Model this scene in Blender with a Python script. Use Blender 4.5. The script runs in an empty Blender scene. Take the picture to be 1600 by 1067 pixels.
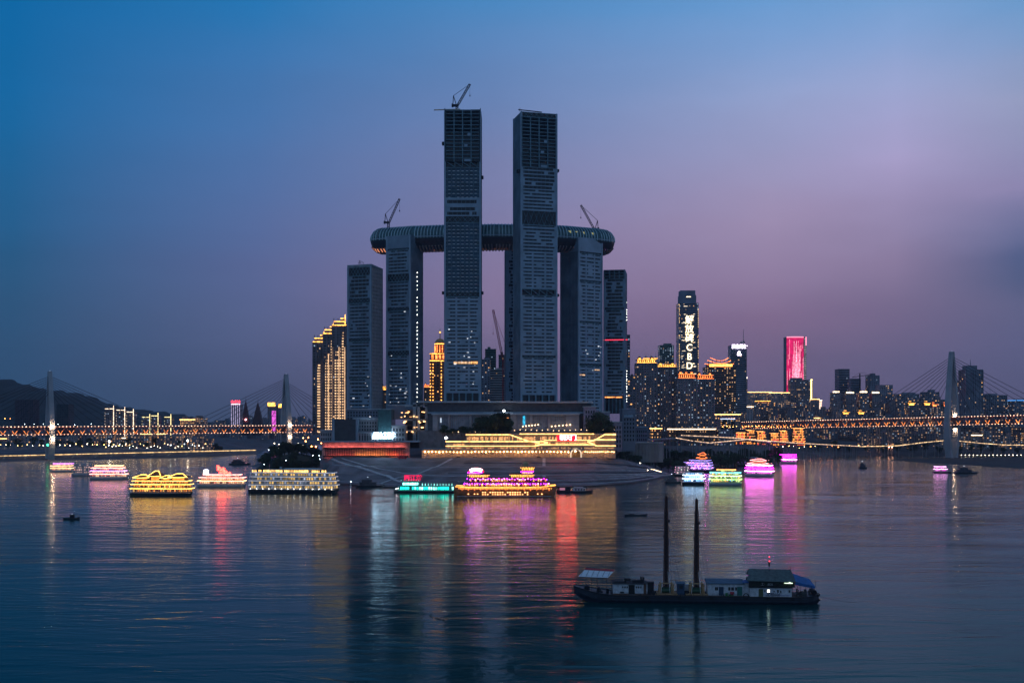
import bpy, math, random
import numpy as np
from mathutils import Vector, Matrix

# ------------------------------------------------------------------ scene, camera, sky, exposure
SC = bpy.context.scene
COL = SC.collection
R = math.radians
F = 1700.0      # focal length in photograph pixels
HZ = 655.0      # horizon row of the photograph
CH = 62.0       # camera height above the river
rnd = random.Random(11)

cam_d = bpy.data.cameras.new('camera')
cam = bpy.data.objects.new('camera', cam_d)
COL.objects.link(cam)
cam.location = (0, 0, CH)
cam.rotation_euler = (R(90), 0, 0)
cam_d.sensor_width = 36
cam_d.lens = 36 * F / 1600
cam_d.shift_y = (HZ - 533.5) / 1600
cam_d.clip_start = 1
cam_d.clip_end = 30000
SC.camera = cam
SC.view_settings.view_transform = 'Standard'
SC.view_settings.look = 'None'
SC.view_settings.exposure = 0
SC.view_settings.gamma = 1
SC.view_settings.use_curve_mapping = False
SC.cycles.use_denoising = True
SC.cycles.max_bounces = 5
SC.cycles.glossy_bounces = 3
SC.cycles.diffuse_bounces = 2
SC.cycles.volume_bounces = 0
SC.cycles.sample_clamp_indirect = 4
SC.cycles.caustics_reflective = False
SC.cycles.caustics_refractive = False

def lin(c):
    return tuple((v / 255 / 12.92 if v <= 10 else ((v / 255 + .055) / 1.055) ** 2.4) for v in c)

world = bpy.data.worlds.new('World')
SC.world = world
world.use_nodes = True
nt = world.node_tree
nt.nodes.clear()
def N(tree, kind, **kw):
    n = tree.nodes.new(kind)
    for k, v in kw.items():
        setattr(n, k, v)
    return n
def math_node(tree, op, a, b=None, clamp=False):
    n = tree.nodes.new('ShaderNodeMath'); n.operation = op; n.use_clamp = clamp
    for i, v in enumerate((a, b)):
        if v is None: continue
        if isinstance(v, (int, float)): n.inputs[i].default_value = v
        else: tree.links.new(v, n.inputs[i])
    return n.outputs[0]
tc = N(nt, 'ShaderNodeTexCoord')
sep = N(nt, 'ShaderNodeSeparateXYZ'); nt.links.new(tc.outputs['Generated'], sep.inputs[0])
hyp = math_node(nt, 'SQRT', math_node(nt, 'ADD', math_node(nt, 'MULTIPLY', sep.outputs[0], sep.outputs[0]), math_node(nt, 'MULTIPLY', sep.outputs[1], sep.outputs[1])))
elev = math_node(nt, 'DIVIDE', sep.outputs[2], math_node(nt, 'MAXIMUM', hyp, .02))
azi = math_node(nt, 'ARCTAN2', sep.outputs[0], sep.outputs[1])
# soft cloud drift bends the colour bands
cmap = N(nt, 'ShaderNodeMapping'); cmap.inputs['Scale'].default_value = (2.2, 2.2, 9)
nt.links.new(tc.outputs['Generated'], cmap.inputs[0])
cn = N(nt, 'ShaderNodeTexNoise'); cn.inputs['Scale'].default_value = 1.6; cn.inputs['Detail'].default_value = 4
nt.links.new(cmap.outputs[0], cn.inputs['Vector'])
wob = math_node(nt, 'MULTIPLY', math_node(nt, 'SUBTRACT', cn.outputs['Fac'], .5), .055)
elev2 = math_node(nt, 'ADD', elev, wob)
def column(px, stops):
    k = math.sqrt(1 + ((px - 800) / F) ** 2)
    r = N(nt, 'ShaderNodeValToRGB')
    els = []
    for y, c in stops:
        els.append((max(0, (HZ - y) / F / k), lin(c)))
    els.sort()
    els.append((.75, lin((14, 62, 112)))); els.append((1.0, lin((8, 40, 82))))
    e = r.color_ramp.elements
    e[0].position = els[0][0]; e[0].color = (*els[0][1], 1)
    e[1].position = 1; e[1].color = (*els[-1][1], 1)
    for p, c in els[1:-1]:
        q = e.new(p); q.color = (*c, 1)
    nt.links.new(elev2, r.inputs[0])
    return math.atan((px - 800) / F), r.outputs[0]
cols = [
 column(20, [(655, (46, 74, 104)), (570, (44, 78, 112)), (400, (32, 84, 126)), (200, (16, 97, 152)), (0, (2, 98, 158))]),
 column(400, [(655, (66, 78, 106)), (605, (74, 84, 116)), (540, (84, 94, 132)), (400, (86, 100, 146)), (200, (68, 110, 164)), (0, (34, 112, 172))]),
 column(770, [(655, (92, 86, 118)), (600, (104, 94, 126)), (450, (128, 112, 148)), (250, (113, 123, 166)), (0, (70, 129, 184))]),
 column(1200, [(655, (92, 84, 114)), (600, (106, 94, 126)), (500, (127, 104, 138)), (355, (152, 136, 170)), (150, (141, 156, 198)), (0, (100, 148, 200))]),
 column(1400, [(655, (92, 86, 116)), (565, (99, 93, 126)), (500, (112, 99, 133)), (400, (132, 117, 151)), (250, (162, 153, 194)), (130, (150, 161, 203)), (0, (112, 153, 202))]),
 column(1590, [(655, (84, 84, 112)), (530, (92, 93, 130)), (470, (92, 94, 130)), (425, (78, 88, 126)), (385, (76, 88, 128)), (345, (104, 108, 148)), (305, (135, 128, 168)), (150, (143, 151, 186)), (0, (104, 148, 196))]),
]
cur = cols[0][1]
for (a0, c0), (a1, c1) in zip(cols, cols[1:]):
    mr = N(nt, 'ShaderNodeMapRange'); mr.interpolation_type = 'SMOOTHSTEP' if a1 > .44 else 'LINEAR'
    mr.inputs['From Min'].default_value = a0; mr.inputs['From Max'].default_value = a1
    nt.links.new(azi, mr.inputs['Value'])
    mx = N(nt, 'ShaderNodeMix', data_type='RGBA')
    nt.links.new(mr.outputs[0], mx.inputs['Factor']); nt.links.new(cur, mx.inputs[6]); nt.links.new(c1, mx.inputs[7])
    cur = mx.outputs[2]
# the half of the sky behind the camera is darker blue night
back = N(nt, 'ShaderNodeMapRange'); back.inputs['From Min'].default_value = -.1; back.inputs['From Max'].default_value = .6
nt.links.new(sep.outputs[1], back.inputs['Value'])
mxb = N(nt, 'ShaderNodeMix', data_type='RGBA'); mxb.inputs[6].default_value = (.09, .165, .285, 1)
nt.links.new(back.outputs[0], mxb.inputs['Factor']); nt.links.new(cur, mxb.inputs[7])
# physical dusk sky below the graded bands
sky = N(nt, 'ShaderNodeTexSky'); sky.sky_type = 'NISHITA'; sky.sun_disc = False
sky.sun_elevation = R(1.0); sky.sun_rotation = R(70); sky.dust_density = 3
addn = N(nt, 'ShaderNodeMix', data_type='RGBA', blend_type='ADD'); addn.inputs['Factor'].default_value = .008
nt.links.new(mxb.outputs[2], addn.inputs[6]); nt.links.new(sky.outputs[0], addn.inputs[7])
cmap2 = N(nt, 'ShaderNodeMapping'); cmap2.inputs['Scale'].default_value = (3, 3, 9); cmap2.inputs['Rotation'].default_value = (0, R(14), 0)
nt.links.new(tc.outputs['Generated'], cmap2.inputs[0])
cn2 = N(nt, 'ShaderNodeTexNoise'); cn2.inputs['Scale'].default_value = 1.3; cn2.inputs['Detail'].default_value = 6; cn2.inputs['Roughness'].default_value = .6; cn2.inputs['Distortion'].default_value = .6
nt.links.new(cmap2.outputs[0], cn2.inputs['Vector'])
cm = N(nt, 'ShaderNodeMapRange'); cm.inputs['From Min'].default_value = .3; cm.inputs['From Max'].default_value = .7; cm.inputs['To Min'].default_value = .965; cm.inputs['To Max'].default_value = 1.035
nt.links.new(cn2.outputs['Fac'], cm.inputs['Value'])
cmul = N(nt, 'ShaderNodeVectorMath', operation='SCALE'); nt.links.new(addn.outputs[2], cmul.inputs[0]); nt.links.new(cm.outputs[0], cmul.inputs['Scale'])
bg = N(nt, 'ShaderNodeBackground'); bg.inputs['Strength'].default_value = 1.14
wo = N(nt, 'ShaderNodeOutputWorld')
nt.links.new(cmul.outputs[0], bg.inputs[0]); nt.links.new(bg.outputs[0], wo.inputs[0])

sun_d = bpy.data.lights.new('sun', 'SUN'); sun_d.energy = .06; sun_d.angle = R(12); sun_d.color = (1, .72, .8)
sun = bpy.data.objects.new('sun', sun_d); COL.objects.link(sun)
sun.rotation_euler = (R(80), 0, R(-60) + R(170)); sun.location = (600, 0, 500)

# ------------------------------------------------------------------ helpers
def X(px, Y): return (px - 800) * Y / F
def Z(py, Y): return CH - (py - HZ) * Y / F
def YW(py): return CH * F / (py - HZ)      # distance of a point on the water seen at row py

class MB:
    def __init__(s): s.v = []; s.f = []; s.m = []
    def box(s, x0, x1, y0, y1, z0, z1, m=0, taper=0):
        if x0 > x1: x0, x1 = x1, x0
        b = len(s.v); t = taper
        s.v += [(x0, y0, z0), (x1, y0, z0), (x1, y1, z0), (x0, y1, z0), (x0 + t, y0 + t, z1), (x1 - t, y0 + t, z1), (x1 - t, y1 - t, z1), (x0 + t, y1 - t, z1)]
        for q in ((0, 3, 2, 1), (4, 5, 6, 7), (0, 1, 5, 4), (1, 2, 6, 5), (2, 3, 7, 6), (3, 0, 4, 7)):
            s.f.append(tuple(b + i for i in q)); s.m.append(m)
        return s
    def cyl(s, p, q, r0, r1=None, n=6, m=0, cap=True):
        p = Vector(p); q = Vector(q); r1 = r0 if r1 is None else r1
        d = (q - p).normalized()
        a = d.orthogonal().normalized() if abs(d.z) < .99 else Vector((1, 0, 0))
        c = d.cross(a)
        b = len(s.v)
        off = math.pi / n
        for (o, r) in ((p, r0), (q, r1)):
            for i in range(n):
                t = off + 2 * math.pi * i / n
                s.v.append(tuple(o + a * r * math.cos(t) + c * r * math.sin(t)))
        for i in range(n):
            j = (i + 1) % n
            s.f.append((b + i, b + j, b + n + j, b + n + i)); s.m.append(m)
        if cap:
            s.f.append(tuple(b + i for i in reversed(range(n)))); s.m.append(m)
            s.f.append(tuple(b + n + i for i in range(n))); s.m.append(m)
        return s
    def beam(s, p, q, w, h=None, m=0):
        """rectangular bar from p to q, w wide, h high"""
        h = w if h is None else h
        p = Vector(p); q = Vector(q); d = (q - p).normalized()
        up = Vector((0, 0, 1)) if abs(d.z) < .99 else Vector((0, 1, 0))
        a = d.cross(up).normalized() * w / 2; c = a.cross(d).normalized() * h / 2
        b = len(s.v)
        for o in (p, q):
            for u in (-a - c, a - c, a + c, -a + c): s.v.append(tuple(o + u))
        for i in range(4):
            j = (i + 1) % 4
            s.f.append((b + i, b + j, b + 4 + j, b + 4 + i)); s.m.append(m)
        s.f.append((b + 3, b + 2, b + 1, b)); s.m.append(m)
        s.f.append((b + 4, b + 5, b + 6, b + 7)); s.m.append(m)
        return s
    def octa(s, c, r, m=0):
        b = len(s.v); x, y, z = c
        s.v += [(x + r, y, z), (x, y + r, z), (x - r, y, z), (x, y - r, z), (x, y, z + r), (x, y, z - r)]
        for i in range(4):
            j = (i + 1) % 4
            s.f.append((b + i, b + j, b + 4)); s.m.append(m)
            s.f.append((b + j, b + i, b + 5)); s.m.append(m)
        return s
    def quad(s, a, b_, c, d, m=0):
        b = len(s.v); s.v += [tuple(a), tuple(b_), tuple(c), tuple(d)]
        s.f.append((b, b + 1, b + 2, b + 3)); s.m.append(m); return s
    def loft(s, secs, m=0, closed=True, caps=True):
        n = len(secs[0]); b = len(s.v)
        for sec in secs: s.v += [tuple(p) for p in sec]
        for k in range(len(secs) - 1):
            for i in range(n if closed else n - 1):
                j = (i + 1) % n
                s.f.append((b + k * n + i, b + k * n + j, b + (k + 1) * n + j, b + (k + 1) * n + i)); s.m.append(m)
        if caps and closed:
            s.f.append(tuple(b + i for i in reversed(range(n)))); s.m.append(m)
            s.f.append(tuple(b + (len(secs) - 1) * n + i for i in range(n))); s.m.append(m)
        return s
    def prism(s, pts, z0, z1, m=0, top=None):
        top = top or pts
        return s.loft([[(x, y, z0) for x, y in pts], [(x, y, z1) for x, y in top]], m)
    def hip(s, x0, x1, y0, y1, z0, z1, ridge=.5, eave=0, m=0):
        """Chinese hipped roof with swept eaves"""
        x0 -= eave; x1 += eave; y0 -= eave; y1 += eave
        cx = (x0 + x1) / 2; cy = (y0 + y1) / 2; b = len(s.v); up = eave * .5
        hx = (x1 - x0) / 2 * ridge; hy = (y1 - y0) / 2
        s.v += [(x0, y0, z0 + up), (cx, y0, z0), (x1, y0, z0 + up), (x1, cy, z0), (x1, y1, z0 + up), (cx, y1, z0), (x0, y1, z0 + up), (x0, cy, z0),
                (cx - hx, cy, z1), (cx + hx, cy, z1), (cx, cy, z0 - .2)]
        for q in ((0, 1, 8), (1, 9, 8), (1, 2, 9), (2, 3, 9), (3, 4, 9), (4, 5, 9), (5, 8, 9), (5, 6, 8), (6, 7, 8), (7, 0, 8)):
            s.f.append(tuple(b + i for i in q)); s.m.append(m)
        for i in range(8):
            s.f.append((b + (i + 1) % 8, b + i, b + 10)); s.m.append(m)
        return s
    def build(s, name, mats, parent=None, world=False, smooth=False):
        me = bpy.data.meshes.new(name)
        v = s.v
        if world and parent is not None:
            l = parent.location; v = [(a - l.x, b - l.y, c - l.z) for a, b, c in v]
        me.from_pydata(v, [], s.f)
        if not isinstance(mats, (list, tuple)): mats = [mats]
        for q in mats: me.materials.append(q)
        if len(mats) > 1: me.polygons.foreach_set('material_index', [min(i, len(mats) - 1) for i in s.m])
        if smooth: me.polygons.foreach_set('use_smooth', [True] * len(s.f))
        me.update()
        o = bpy.data.objects.new(name, me); COL.objects.link(o)
        if parent is not None: o.parent = parent
        return o

def tag(o, label=None, cat=None, group=None, kind=None):
    if label: o['label'] = label
    if cat: o['category'] = cat
    if group: o['group'] = group
    if kind: o['kind'] = kind
    return o
def thing(name, label, cat, loc=(0, 0, 0), rz=0, group=None):
    o = bpy.data.objects.new(name, None); COL.objects.link(o)
    o.location = loc; o.rotation_euler = (0, 0, rz); o.empty_display_size = 1
    return tag(o, label, cat, group)
def struct(name, mb, mat, smooth=False):
    o = mb.build(name, mat, smooth=smooth); o['kind'] = 'structure'; return o
def copy_thing(root, loc, rz=0, scale=None, label=None, group=None):
    r = root.copy(); COL.objects.link(r); r.location = loc; r.rotation_euler = (0, 0, rz)
    if scale: r.scale = (scale,) * 3
    if label: r['label'] = label
    if group: r['group'] = group
    for ch in list(root.children):
        c = ch.copy(); COL.objects.link(c); c.parent = r
    return r

# ------------------------------------------------------------------ materials
MATS = {}
def mat(name, col, rough=.7, metal=0, var=.25, scale=.3, spec=.5, bump=0):
    """principled surface with mottled wear: var = strength of the variation, scale in 1/m"""
    if name in MATS: return MATS[name]
    m = bpy.data.materials.new(name); m.use_nodes = True; t = m.node_tree
    p = t.nodes['Principled BSDF']; p.inputs['Roughness'].default_value = rough; p.inputs['Metallic'].default_value = metal
    p.inputs['Specular IOR Level'].default_value = spec
    g = N(t, 'ShaderNodeNewGeometry')
    n = N(t, 'ShaderNodeTexNoise'); n.inputs['Scale'].default_value = scale; n.inputs['Detail'].default_value = 5
    t.links.new(g.outputs['Position'], n.inputs['Vector'])
    r = N(t, 'ShaderNodeValToRGB'); r.color_ramp.elements[0].position = .3; r.color_ramp.elements[1].position = .7
    r.color_ramp.elements[0].color = (*[c * (1 - var) for c in col], 1); r.color_ramp.elements[1].color = (*[min(1, c * (1 + var)) for c in col], 1)
    t.links.new(n.outputs['Fac'], r.inputs[0]); t.links.new(r.outputs[0], p.inputs['Base Color'])
    if bump:
        b = N(t, 'ShaderNodeBump'); b.inputs['Strength'].default_value = bump; b.inputs['Distance'].default_value = 1
        t.links.new(n.outputs['Fac'], b.inputs['Height']); t.links.new(b.outputs[0], p.inputs['Normal'])
    MATS[name] = m; return m
def glow(name, col, strength, vary=0, sample='AUTO', scale=.35):
    """light-giving surface; vary > 0 makes some lamps/windows brighter than others"""
    if name in MATS: return MATS[name]
    m = bpy.data.materials.new(name); m.use_nodes = True; t = m.node_tree
    p = t.nodes['Principled BSDF']; p.inputs['Base Color'].default_value = (*[c * .5 for c in col], 1)
    p.inputs['Emission Color'].default_value = (*col, 1); p.inputs['Emission Strength'].default_value = strength
    p.inputs['Roughness'].default_value = .5
    if vary:
        g = N(t, 'ShaderNodeNewGeometry'); n = N(t, 'ShaderNodeTexNoise'); n.inputs['Scale'].default_value = scale; n.inputs['Detail'].default_value = 1
        t.links.new(g.outputs['Position'], n.inputs['Vector'])
        r = N(t, 'ShaderNodeMapRange'); r.inputs['From Min'].default_value = .35; r.inputs['From Max'].default_value = .65
        r.inputs['To Min'].default_value = strength * (1 - vary); r.inputs['To Max'].default_value = strength * (1 + vary)
        t.links.new(n.outputs['Fac'], r.inputs['Value']); t.links.new(r.outputs[0], p.inputs['Emission Strength'])
    m.cycles.emission_sampling = sample
    MATS[name] = m; return m

CONC = mat('weathered_concrete', (.30, .30, .31), .8, var=.3, scale=.06)
PANEL = mat('grey_facade_panel', (.30, .40, .50), .55, var=.18, scale=.09)
PANEL2 = mat('pale_facade_panel', (.48, .50, .54), .6, var=.2, scale=.08)
SLABM = mat('raw_floor_slab', (.28, .35, .40), .75, var=.35, scale=.2)
GLASS = mat('dark_tower_glass', (.006, .012, .02), .12, var=.3, scale=.05)
BLUEG = mat('blue_tower_glass', (.01, .055, .10), .12, var=.4, scale=.12)
TEALG = mat('teal_sky_deck_glass', (.03, .11, .13), .12, var=.4, scale=.2)
DARK = mat('dark_recess', (.02, .025, .03), .7)
DARKM = mat('dark_painted_metal', (.03, .032, .04), .7, spec=.25)
STEEL = mat('galvanised_steel', (.34, .36, .4), .4, metal=.6)
REDST = mat('red_crane_steel', (.45, .05, .06), .5, metal=.2)
WHITE = mat('white_paint', (.72, .73, .75), .55, var=.12, scale=.4)
WALLN = mat('night_apartment_wall', (.24, .22, .25), .8, var=.3, scale=.05)
WALLB = mat('blue_grey_wall', (.20, .23, .29), .75, var=.3, scale=.05)
WALLP = mat('pale_old_render', (.38, .36, .38), .8, var=.25, scale=.1)
WALLR = mat('brown_tile_wall', (.22, .13, .09), .8, var=.3, scale=.08)
ROOFD = mat('dark_roof', (.05, .05, .055), .8)
LEAF = mat('leaf_dark_green', (.045, .07, .03), .8, var=.45, scale=.5)
BARK = mat('bark', (.06, .045, .035), .9)
STONE = mat('embankment_stone', (.205, .18, .20), .85, var=.45, scale=.05, bump=.3)
KERB = mat('pale_stone_kerb', (.50, .50, .54), .8, var=.2, scale=.2)
REDB = mat('bridge_red_steel', (.50, .13, .08), .6, var=.2)
BRC = mat('bridge_pale_concrete', (.42, .44, .48), .7, var=.15, scale=.05)

G_WARM = glow('warm_window', (1, .58, .30), .7, .8, 'NONE')
G_GOLD = glow('golden_window', (1, .46, .14), 1.3, .7, 'NONE')
G_COOL = glow('cool_window', (.6, .78, 1), .5, .8, 'NONE')
G_AMB = glow('amber_window', (1, .34, .09), 1.6, .7, 'NONE')
G_STRIP = glow('gold_light_strip', (1, .52, .16), 6, .3)
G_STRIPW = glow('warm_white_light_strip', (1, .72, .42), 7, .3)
G_LAMP = glow('warm_lamp', (1, .62, .28), 28)
G_LAMPW = glow('white_lamp', (.85, .93, 1), 30)
G_LAMPO = glow('orange_lamp', (1, .30, .06), 30)
G_RED = glow('red_light', (1, .03, .05), 8)
# ------------------------------------------------------------------ river
wm = bpy.data.materials.new('river_water'); wm.use_nodes = True; t = wm.node_tree
p = t.nodes['Principled BSDF']; p.inputs['Base Color'].default_value = (.002, .045, .05, 1)
p.inputs['IOR'].default_value = 1.17; p.inputs['Specular IOR Level'].default_value = .30; p.inputs['Specular Tint'].default_value = (.04, .8, .85, 1)
g = N(t, 'ShaderNodeNewGeometry')
def wnoise(sx, sy, sc, detail=3, rz=0, dist=0):
    mp = N(t, 'ShaderNodeMapping'); mp.inputs['Scale'].default_value = (sx, sy, 1); mp.inputs['Rotation'].default_value = (0, 0, rz)
    t.links.new(g.outputs['Position'], mp.inputs[0])
    n = N(t, 'ShaderNodeTexNoise'); n.inputs['Scale'].default_value = sc; n.inputs['Detail'].default_value = detail; n.inputs['Distortion'].default_value = dist
    t.links.new(mp.outputs[0], n.inputs['Vector']); return n.outputs['Fac']
small = wnoise(.5, 1.0, .9, 3, .15)
mid = wnoise(.16, .45, .5, 3, -.1, .4)
big = wnoise(.014, .045, .6, 3, .06, 2.2)
patch = wnoise(.006, .03, .55, 4, -.04, 1.5)
calm = N(t, 'ShaderNodeMapRange'); calm.inputs['From Min'].default_value = .42; calm.inputs['From Max'].default_value = .60
calm.inputs['To Min'].default_value = .15; calm.inputs['To Max'].default_value = 1.15
swirl = wnoise(.010, .030, .8, 3, .25, 4.0); t.links.new(swirl, calm.inputs['Value'])
h = math_node(t, 'ADD', math_node(t, 'MULTIPLY', small, .28), math_node(t, 'ADD', math_node(t, 'MULTIPLY', mid, calm.outputs[0]), math_node(t, 'MULTIPLY', big, 2.6)))
bp = N(t, 'ShaderNodeBump'); bp.inputs['Strength'].default_value = .18; bp.inputs['Distance'].default_value = 1
t.links.new(h, bp.inputs['Height']); t.links.new(bp.outputs[0], p.inputs['Normal'])
mr = N(t, 'ShaderNodeMapRange'); mr.inputs['From Min'].default_value = .38; mr.inputs['From Max'].default_value = .62
mr.inputs['To Min'].default_value = .08; mr.inputs['To Max'].default_value = .21
t.links.new(math_node(t, 'MULTIPLY', math_node(t, 'ADD', patch, swirl), .5), mr.inputs['Value']); t.links.new(mr.outputs[0], p.inputs['Roughness'])
fr = N(t, 'ShaderNodeFresnel'); fr.inputs['IOR'].default_value = 1.19; t.links.new(bp.outputs[0], fr.inputs['Normal'])
tr_ = N(t, 'ShaderNodeValToRGB'); tr_.color_ramp.elements[0].position = .10; tr_.color_ramp.elements[0].color = (.30, .74, .78, 1)
tr_.color_ramp.elements[1].position = .62; tr_.color_ramp.elements[1].color = (1, 1, 1, 1)
t.links.new(fr.outputs[0], tr_.inputs[0])
gs = N(t, 'ShaderNodeBsdfGlossy'); t.links.new(tr_.outputs[0], gs.inputs['Color']); t.links.new(mr.outputs[0], gs.inputs['Roughness']); t.links.new(bp.outputs[0], gs.inputs['Normal'])
df = N(t, 'ShaderNodeBsdfDiffuse'); df.inputs['Color'].default_value = (.002, .045, .05, 1)
ms_ = N(t, 'ShaderNodeMixShader'); t.links.new(fr.outputs[0], ms_.inputs[0]); t.links.new(df.outputs[0], ms_.inputs[1]); t.links.new(gs.outputs[0], ms_.inputs[2])
t.nodes.remove(p); t.links.new(ms_.outputs[0], t.nodes['Material Output'].inputs['Surface'])
w = MB(); w.quad((-9000, -800, 0), (9000, -800, 0), (9000, 12000, 0), (-9000, 12000, 0))
struct('river_water', w, wm)

# ------------------------------------------------------------------ land
def poly_dist(pts, px, py):
    pts = np.array(pts, float); n = len(pts)
    ins = np.zeros(px.shape, bool); dmin = np.full(px.shape, 1e9)
    for i in range(n):
        x0, y0 = pts[i]; x1, y1 = pts[(i + 1) % n]
        c = ((y0 > py) != (y1 > py)); xx = x0 + (py - y0) * (x1 - x0) / (y1 - y0 + 1e-9)
        ins ^= c & (px < xx)
        dx, dy = x1 - x0, y1 - y0
        tt = np.clip(((px - x0) * dx + (py - y0) * dy) / (dx * dx + dy * dy + 1e-9), 0, 1)
        dmin = np.minimum(dmin, np.hypot(px - x0 - tt * dx, py - y0 - tt * dy))
    return np.where(ins, dmin, -dmin)
def terrain(name, poly, prof, box, step, m, rough=1.2, seed=3):
    xs = np.arange(box[0], box[1] + step, step); ys = np.arange(box[2], box[3] + step, step)
    gx, gy = np.meshgrid(xs, ys)
    d = poly_dist(poly, gx, gy) + 6 * np.sin(gx * .05 + seed) * np.cos(gy * .043 + seed)
    z = np.interp(d, [p_[0] for p_ in prof], [p_[1] for p_ in prof])
    z = z + rough * (np.sin(gx * .11 + seed) * np.cos(gy * .13) + .6 * np.sin(gx * .31 + gy * .27 + seed)) * np.clip(d / 30, 0, 1)
    ny, nx = gx.shape
    vs = np.stack([gx.ravel(), gy.ravel(), z.ravel()], 1)
    dd = d
    fs = []
    for j in range(ny - 1):
        for i in range(nx - 1):
            if max(dd[j, i], dd[j, i + 1], dd[j + 1, i], dd[j + 1, i + 1]) < -step * 1.5: continue
            a = j * nx + i; fs.append((a, a + 1, a + nx + 1, a + nx))
    me = bpy.data.meshes.new(name); me.from_pydata(vs.tolist(), [], fs); me.materials.append(m)
    me.polygons.foreach_set('use_smooth', [True] * len(fs)); me.update()
    o = bpy.data.objects.new(name, me); COL.objects.link(o); o['kind'] = 'structure'
    def hz(x, y):
        dv = poly_dist(poly, np.array([float(x)]), np.array([float(y)]))[0] + 6 * math.sin(x * .05 + seed) * math.cos(y * .043 + seed)
        return float(np.interp(dv, [p_[0] for p_ in prof], [p_[1] for p_ in prof]) + rough * (math.sin(x * .11 + seed) * math.cos(y * .13) + .6 * math.sin(x * .31 + y * .27 + seed)) * min(1, max(0, dv / 30)))
    return hz
EARTH = mat('dark_bank_earth', (.12, .11, .125), .95, var=.4, scale=.03, bump=.4)
PEN = [(-345, 1444), (-250, 1180), (-190, 1075), (-150, 1062), (-113, 1052), (30, 1046), (80, 1052), (128, 1105), (165, 1180), (201, 1317), (255, 1444), (333, 1573), (424, 1757),
       (566, 1849), (740, 1870), (1100, 1880), (3000, 2300), (3000, 7000), (-300, 7000), (-330, 2600), (-300, 1900), (-330, 1600)]
hz_pen = terrain('peninsula_bank', PEN, [(-30, -4), (-5, -1), (0, 1), (40, 6), (100, 15), (150, 24), (300, 44), (600, 54), (1500, 62)], (-400, 1600, 1000, 3400), 16, EARTH)
LB = [(-3000, 1480), (-760, 1560), (-600, 1700), (-500, 1790), (-455, 1950), (-485, 2100), (-560, 3000), (-3000, 3400)]
hz_lb = terrain('left_river_bank', LB, [(-30, -4), (-5, -1), (0, .5), (30, 2), (70, 4), (110, 11), (240, 16), (800, 40)], (-1800, -420, 1440, 3000), 16, EARTH, .7, 5)
FB = [(-900, 2700), (200, 2650), (200, 9000), (-6000, 9000), (-3000, 3300)]
hz_fb = terrain('far_river_bank', FB, [(-60, -4), (-5, -1), (0, 3), (60, 12), (800, 40)], (-2600, 200, 2560, 4400), 40, EARTH, 1, 2)
SB = [(575, 1690), (585, 1560), (640, 1380), (700, 1270), (860, 1190), (1700, 1150), (1900, 1680), (900, 1790), (700, 1760)]
hz_sb = terrain('river_sandbar', SB, [(-30, -3), (-4, -.5), (0, .3), (40, 1.4), (150, 2.6), (400, 6)], (540, 1800, 1120, 1840), 14, mat('wet_pebble_bar', (.045, .045, .05), .9, var=.4, scale=.04, bump=.3), .35, 8)

# hills far on the left
def ridge(name, pts, Y0, Y1, m, seed):
    r_ = random.Random(seed); b = MB(); n = 160; rows = []
    pxs = [p_[0] for p_ in pts]; pys = [p_[1] for p_ in pts]
    for k in range(7):
        f = k / 6; Y = Y0 + (Y1 - Y0) * f; row = []
        for i in range(n + 1):
            px = pxs[0] + (pxs[-1] - pxs[0]) * i / n
            py = float(np.interp(px, pxs, pys))
            top = Z(py, Y1) + 5 * math.sin(i * .9 + seed) + 3 * math.sin(i * 2.3)
            row.append((X(px, Y1), Y, 8 + (top - 8) * math.sin(f * math.pi / 2) ** 1.2 + (r_.uniform(-6, 6) if 0 < k < 6 else r_.uniform(-2, 2))))
        rows.append(row)
    rows.append([(x, y + 400, 0) for x, y, z in rows[-1]])
    b.loft(rows, closed=False)
    o = struct(name, b, m, smooth=False); return o
HILLM = mat('wooded_hill', (.03, .045, .045), .95, var=.3, scale=.01)
ridge('near_hill', [(-500, 560), (-200, 570), (-60, 578), (0, 591), (30, 598), (70, 611), (120, 622), (160, 636), (200, 652), (240, 668)], 3300, 4000, HILLM, 1)
ridge('far_hill', [(-200, 600), (40, 606), (100, 612), (140, 618), (170, 632), (215, 640), (260, 645), (300, 650), (330, 660), (420, 664)], 4200, 5200, HILLM, 2)

MCX, MCY, MRX, MRY, MH = X(458, 1300), 1310.0, 46.0, 85.0, 20.0
def mound_z(x, y):
    d = math.hypot((x - MCX) / MRX, (y - MCY) / MRY)
    return MH * max(0, 1 - d ** 2.4) + .8 * math.sin(x * .3) * math.cos(y * .23) if d < 1.1 else -3
mb_ = MB(); mb_.loft([[(MCX + MRX * 1.08 * u / 15, MCY + MRY * 1.08 * v / 12, mound_z(MCX + MRX * 1.08 * u / 15, MCY + MRY * 1.08 * v / 12) if math.hypot(u / 15, v / 12) < 1 else -3) for u in range(-15, 16)] for v in range(-12, 13)], closed=False)
struct('headland_mound', mb_, mat('dark_scrub_ground', (.035, .045, .035), .95, var=.5, scale=.15), smooth=True)
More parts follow.
